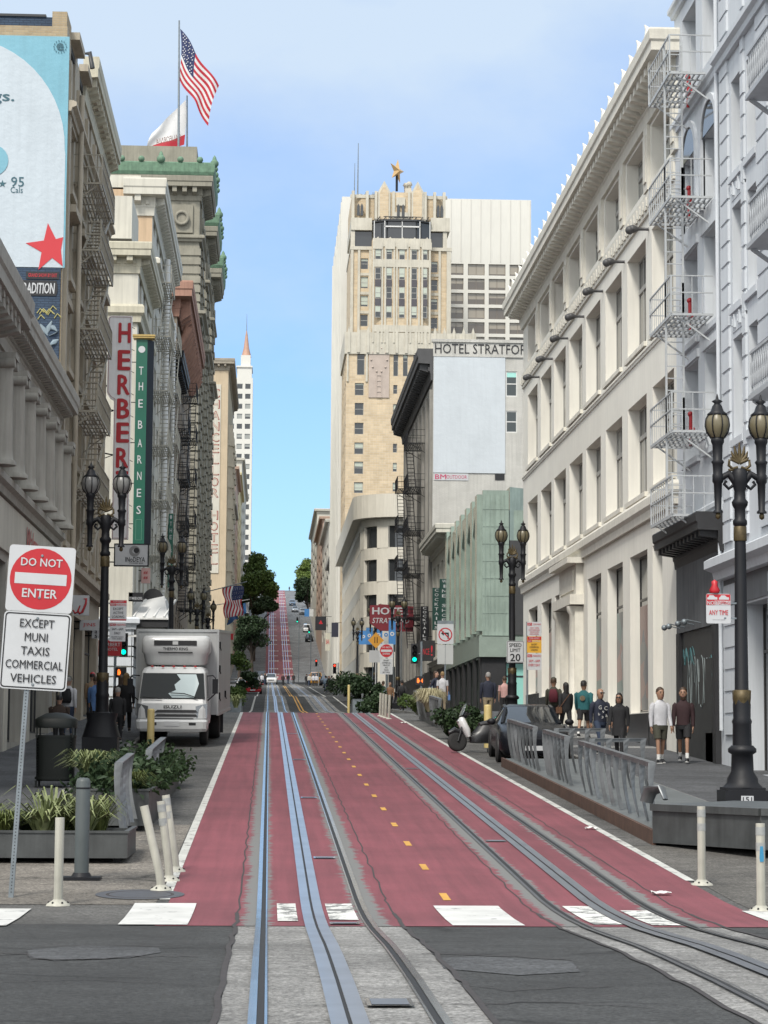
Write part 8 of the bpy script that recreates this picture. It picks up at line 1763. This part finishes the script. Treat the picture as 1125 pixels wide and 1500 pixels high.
    for l in (L, R2):
        q = l[2]; m = MB(); g = max(q[2] - .09, 0); m.loft([(q[0] * k, (q[1] - .06) * k, g * k, .046 * k, .135 * k), (q[0] * k, (q[1] - .06) * k, (g + .03) * k, .048 * k, .138 * k), (q[0] * k, (q[1] - .045) * k, (g + .06) * k, .044 * k, .115 * k), (q[0] * k, (q[1] - .0) * k, (g + .095) * k, .042 * k, .058 * k)], 12, mi=0); m.loft([(q[0] * k, (q[1] - .06) * k, (g - .001) * k, .05 * k, .14 * k), (q[0] * k, (q[1] - .06) * k, (g + .018) * k, .05 * k, .14 * k)], 12, mi=1)
        m.build('shoe', [shoe or SIGNK, WHITEP], t)
        if legs == 'shorts': m = MB(); m.tube([V(q[0], q[1], g + .08), V(*Vector(q).lerp(Vector(l[1]), .3))], [.044 * k, .047 * k], 10); m.build('sock', WHITEP, t)
    m = MB(); hx = hy + .01
    if hair is not None:
        m.loft([(0, (hx + .03) * k, 1.62 * k, .079 * k, .078 * k), (0, (hx + .014) * k, 1.675 * k, .084 * k, .098 * k), (0, (hx + .008) * k, 1.72 * k, .076 * k, .096 * k), (0, (hx + .01) * k, 1.762 * k, .04 * k, .05 * k), (0, hx * k, 1.772 * k, .01 * k, .01 * k)], 14)
        if hairlen == 'long': m.loft([(0, (hx + .05) * k, 1.30 * k, .085 * k, .035 * k), (0, (hx + .06) * k, 1.40 * k, .10 * k, .05 * k), (0, (hx + .05) * k, 1.52 * k, .088 * k, .062 * k), (0, (hx + .03) * k, 1.66 * k, .084 * k, .085 * k)], 12)
        if hairlen == 'bob': m.loft([(0, (hx + .03) * k, 1.50 * k, .095 * k, .07 * k), (0, (hx + .03) * k, 1.58 * k, .098 * k, .082 * k), (0, (hx + .02) * k, 1.68 * k, .086 * k, .094 * k)], 12)
        m.build('hair', hair, t)
    if beard: m = MB(); m.loft([(0, (hy - .022) * k, 1.515 * k, .045 * k, .062 * k), (0, (hy - .02) * k, 1.55 * k, .062 * k, .08 * k), (0, (hy - .0) * k, 1.575 * k, .07 * k, .092 * k)], 12); m.build('beard', hair, t)
    if glasses: m = MB(); m.box(-.06 * k, .06 * k, (hy - .108) * k, (hy - .098) * k, 1.635 * k, 1.66 * k); m.build('glasses', SIGNK, t)
    if cap: m = MB(); m.loft([(0, hx * k, 1.67 * k, .09 * k, .108 * k), (0, hx * k, 1.74 * k, .078 * k, .095 * k), (0, hx * k, 1.775 * k, .03 * k, .04 * k)], 14); m.box(-.06 * k, .06 * k, (hx - .17) * k, (hx - .08) * k, 1.67 * k, 1.685 * k); m.build('cap', cap, t)
    if extra:
        for e in extra:
            kd, mt = e[0], e[1]; m = MB()
            if kd == 'backpack': m.loft([(0, .17 * k, 1.0 * k, .12 * k, .07 * k), (0, .19 * k, 1.1 * k, .15 * k, .1 * k), (0, .18 * k, 1.3 * k, .14 * k, .09 * k), (0, .15 * k, 1.42 * k, .09 * k, .05 * k)], 14, pw=.7)
            if kd == 'bag': m.box(.2 * k, .30 * k, -.14 * k, .14 * k, .78 * k, .98 * k); m.tube([V(.25, -.1, .98), V(.1, -.14, 1.2), V(-.12, -.08, 1.44), V(-.1, .1, 1.42), V(.1, .15, 1.2), V(.25, .1, .98)], .01, 5)
            if kd == 'handbag': m.box(-.34 * k, -.24 * k, -.14 * k, .12 * k, .52 * k, .76 * k); m.tube([V(-.29, -.1, .76), V(-.27, 0, .9), V(-.29, .08, .76)], .01, 5)
            if kd == 'scarf': m.loft([(0, -.01, 1.42 * k, .10 * k, .10 * k), (0, -.01, 1.5 * k, .085 * k, .085 * k)], 12)
            if kd == 'patch':
                m.lathe([(.0, 0), (.085, 0)], 14); m.xf(Matrix.Translation(V(0, e[2] * .135, 1.25)) @ Matrix.Rotation(math.pi / 2, 4, 'X'))
            m.build({'bag': 'shoulder_bag', 'patch': 'printed_emblem'}.get(kd, kd), mt, t)
    HS = 1.13; c0 = Vector((0, hy * k, 1.50 * k))
    for ch in t.children:
        nm_ = ch.name.split('.')[0]
        if nm_ in ('hair', 'beard', 'glasses', 'cap') and not (nm_ == 'hair' and hairlen == 'long'):
            for v in ch.data.vertices: v.co = c0 + (v.co - c0) * HS
        elif nm_ in ('body', 'hair'):
            for v in ch.data.vertices:
                if v.co.z > 1.515 * k: v.co = c0 + (v.co - c0) * (1 + (HS - 1) * min(1, (v.co.z / k - 1.515) / .04))
    t.rotation_euler = (lean, 0, R_(face)); return t, sh
def wp(px, Y): return WX(px, Y, 1060), Y, zs(Y)
NAVY, BLKT, GRYT, DRED, TEALC, OLIVE, BRNT, BLUT, PINKT, KHK, DEN, WHTT = (clo(n, c) for n, c in (('navy', (.018, .022, .04)), ('black', (.013, .013, .015)), ('charcoal', (.035, .035, .037)), ('maroon', (.03, .012, .014)), ('teal', (.015, .10, .11)), ('olive', (.05, .05, .035)), ('brown', (.04, .025, .018)), ('blue', (.10, .20, .42)), ('pink', (.50, .30, .28)), ('khaki', (.26, .21, .14)), ('denim', (.03, .045, .08)), ('white', (.50, .50, .52))))
def P(lb, px, Y, *a, **k): x, y, z = wp(px, Y); return person(lb, x, y, z, *a, **k)
P('man in a white long-sleeved shirt and olive shorts walking towards the camera', 967, 54.5, 1.80, 14, WHTT, OLIVE, SK2, HBR, legs='shorts', stride=.14, arms=.12)
P('bearded man in a dark maroon sweater and black shorts beside the white shirted man', 1001, 54.8, 1.80, -14, DRED, BLKT, SK2, HBR, legs='shorts', stride=.30, arms=.10, beard=True, phase=-1)
t, sh = P('bald man in a navy jumper with white letters and blue jeans', 879, 58.5, 1.70, 22, NAVY, DEN, SK2, None, stride=.26, arms=.22, build=1.12, glasses=True)
for k, (c, x, z) in enumerate((('G', -.09, 1.28), ('C', .08, 1.26), ('b', -.12, 1.1), ('9', .0, 1.16), ('a', .1, 1.06), ('3', -.02, 1.02))): text(sh, c, .055 if k > 1 else .09, .06 if k > 1 else .10, (x, -.155, z * .97), WHITEP, thick=.02)
P('woman in a long black puffy coat and dark trousers with white shoes', 907, 57.6, 1.60, -18, BLKT, BLKT, SK2, HB, coat=True, stride=.24, arms=.15, phase=-1, hairlen='bob', shoe=WHITEP, build=1.1, extra=[('scarf', BLKT)], glasses=True)
P('man in a teal hoodie with a round emblem and black shorts, seen from behind', 855, 69, 1.74, 160, TEALC, BLKT, SK2, HB, legs='shorts', stride=.3, arms=.3, build=1.18, cap=BLKT, extra=[('patch', KHK, 1.25)])
P('woman with long black hair and a brown shoulder bag, seen from behind', 829, 70.5, 1.66, 196, BLKT, BLKT, SK2, HB, stride=.28, arms=.15, phase=-1, hairlen='long', extra=[('bag', clo('leather', (.13, .06, .03)))])
P('man in an olive jacket with a dark red backpack, seen from behind', 811, 73, 1.78, 170, OLIVE, BLKT, SK2, HBR, stride=.25, arms=.2, cap=OLIVE, extra=[('backpack', clo('backpack_red', (.09, .01, .02)))])
P('man in a navy jacket and khaki trousers, standing behind the cream bollard', 715, 83, 1.82, 185, NAVY, KHK, SK1, HG, stride=.03, arms=.02, build=1.15)
P('woman in a pink top and black trousers beside the black lamp', 739, 88, 1.62, 180, PINKT, BLKT, SK1, HBR, stride=.04, arms=.03, sleeve='short')
P('woman with brown hair in a dark jacket pointing, by the countdown signal', 638, 97.5, 1.70, 60, NAVY, BLKT, SK1, HBR, stride=.05, arms=.5, hairlen='long'); P('woman in a white top carrying a blue bag at the right corner', 648, 97, 1.68, 180, WHTT, KHK, SK1, HBL, stride=.04, arms=.1, sleeve='short', extra=[('handbag', BLUT)])
P('person in a pale blue shirt bent low by the bright green bush', 625, 98, 1.30, 90, clo('pale_blue', (.36, .44, .52)), DEN, SK1, HB, stride=.05, arms=.3, bend=.25)
P('person with a dark backpack walking away under the traffic signal', 588.5, 130, 1.74, 180, GRYT, BLKT, SK1, HB, extra=[('backpack', BLKT)]); P('person in a grey-blue coat near the far do-not-enter post', 561, 136, 1.72, 180, clo('grey_blue', (.2, .24, .28)), DEN, SK1, HBR, coat=True); P('person in a brown patterned top right of the far do-not-enter post', 571, 133, 1.66, 0, clo('rust', (.2, .11, .06)), BLKT, SK1, HB); P('dark dressed person left of the far do-not-enter post', 555, 140, 1.7, 180, BLKT, BLKT, SK1, HB)
# left pavement
P('man in a white jacket and grey hat with a black shoulder strap, left pavement', 99, 67.5, 1.78, 170, WHTT, DEN, SK1, HG, stride=.08, cap=clo('felt', (.10, .10, .09)), extra=[('backpack', BLKT)])
P('person in a dark brown top with short dark hair, behind the litter bin', 86, 58.5, 1.42, 180, BRNT, BLKT, SK1, HB, stride=.02, build=1.35, bend=.1)
P('woman in a sky blue coat carrying a black handbag, left of the lamp base', 139, 75, 1.66, 180, BLUT, BLKT, SK1, HBR, coat=True, extra=[('handbag', BLKT)]); P('person in a tan coat half hidden behind the sky blue coat', 134, 79, 1.74, 180, clo('tan', (.30, .21, .13)), BLKT, SK1, HB, coat=True, cap=SIGNR)
P('woman in a black quilted jacket and grey cap walking away beside the lamp', 171.5, 65, 1.50, 178, BLKT, BLKT, SK1, HG, stride=.14, arms=.1, build=1.1, cap=clo('grey', (.22, .22, .21)), bend=.05)
P('tall person in a black coat just left of the truck', 184, 72, 1.82, 180, BLKT, BLKT, SK1, HBL, coat=True, hairlen='long'); P('person with long brown hair between the two black coats', 176, 76, 1.7, 180, BRNT, BLKT, SK1, HBR, coat=True, hairlen='long')
# tiny far pedestrians
for k, (px, Y, top, lb) in enumerate(((388, 340, BLKT, 'far pedestrian in black beside the white estate car'), (383.5, 318, WHTT, 'far pedestrian in white left of the white estate car'), (414.5, 318, DRED, 'far pedestrian in red crossing at the crest'), (422, 350, BLKT, 'far pedestrian in black on the right tram track'), (430, 360, GRYT, 'far pedestrian in grey alone right of the red lane'),
    (449, 318, BLKT, 'far pedestrian in black left of the group by the yellow cab'), (453, 314, clo('cream', (.45, .42, .36)), 'far pedestrian in cream in front of the yellow cab'), (459, 312, WHTT, 'far pedestrian in a white dress by the yellow cab'), (463.5, 316, WHTT, 'far pedestrian in white striding right of the yellow cab'), (477, 232, clo('light_denim', (.20, .27, .35)), 'far pedestrian in pale denim at the right kerb'), (482, 230, BLKT, 'far pedestrian in black at the right kerb'), (486, 234, WHTT, 'far pedestrian in a white top at the right kerb'), (422.3, 775, BLKT, 'lone pedestrian at the very top of the hill'))):
    x = WX(px, Y); person(lb, x, Y, zr(Y) + (.15 if px > 470 else 0), 1.72, 180 if k % 2 else 0, top, BLKT if k % 3 else DEN, SK1, HB, stride=.2, arms=.15, hands=False)
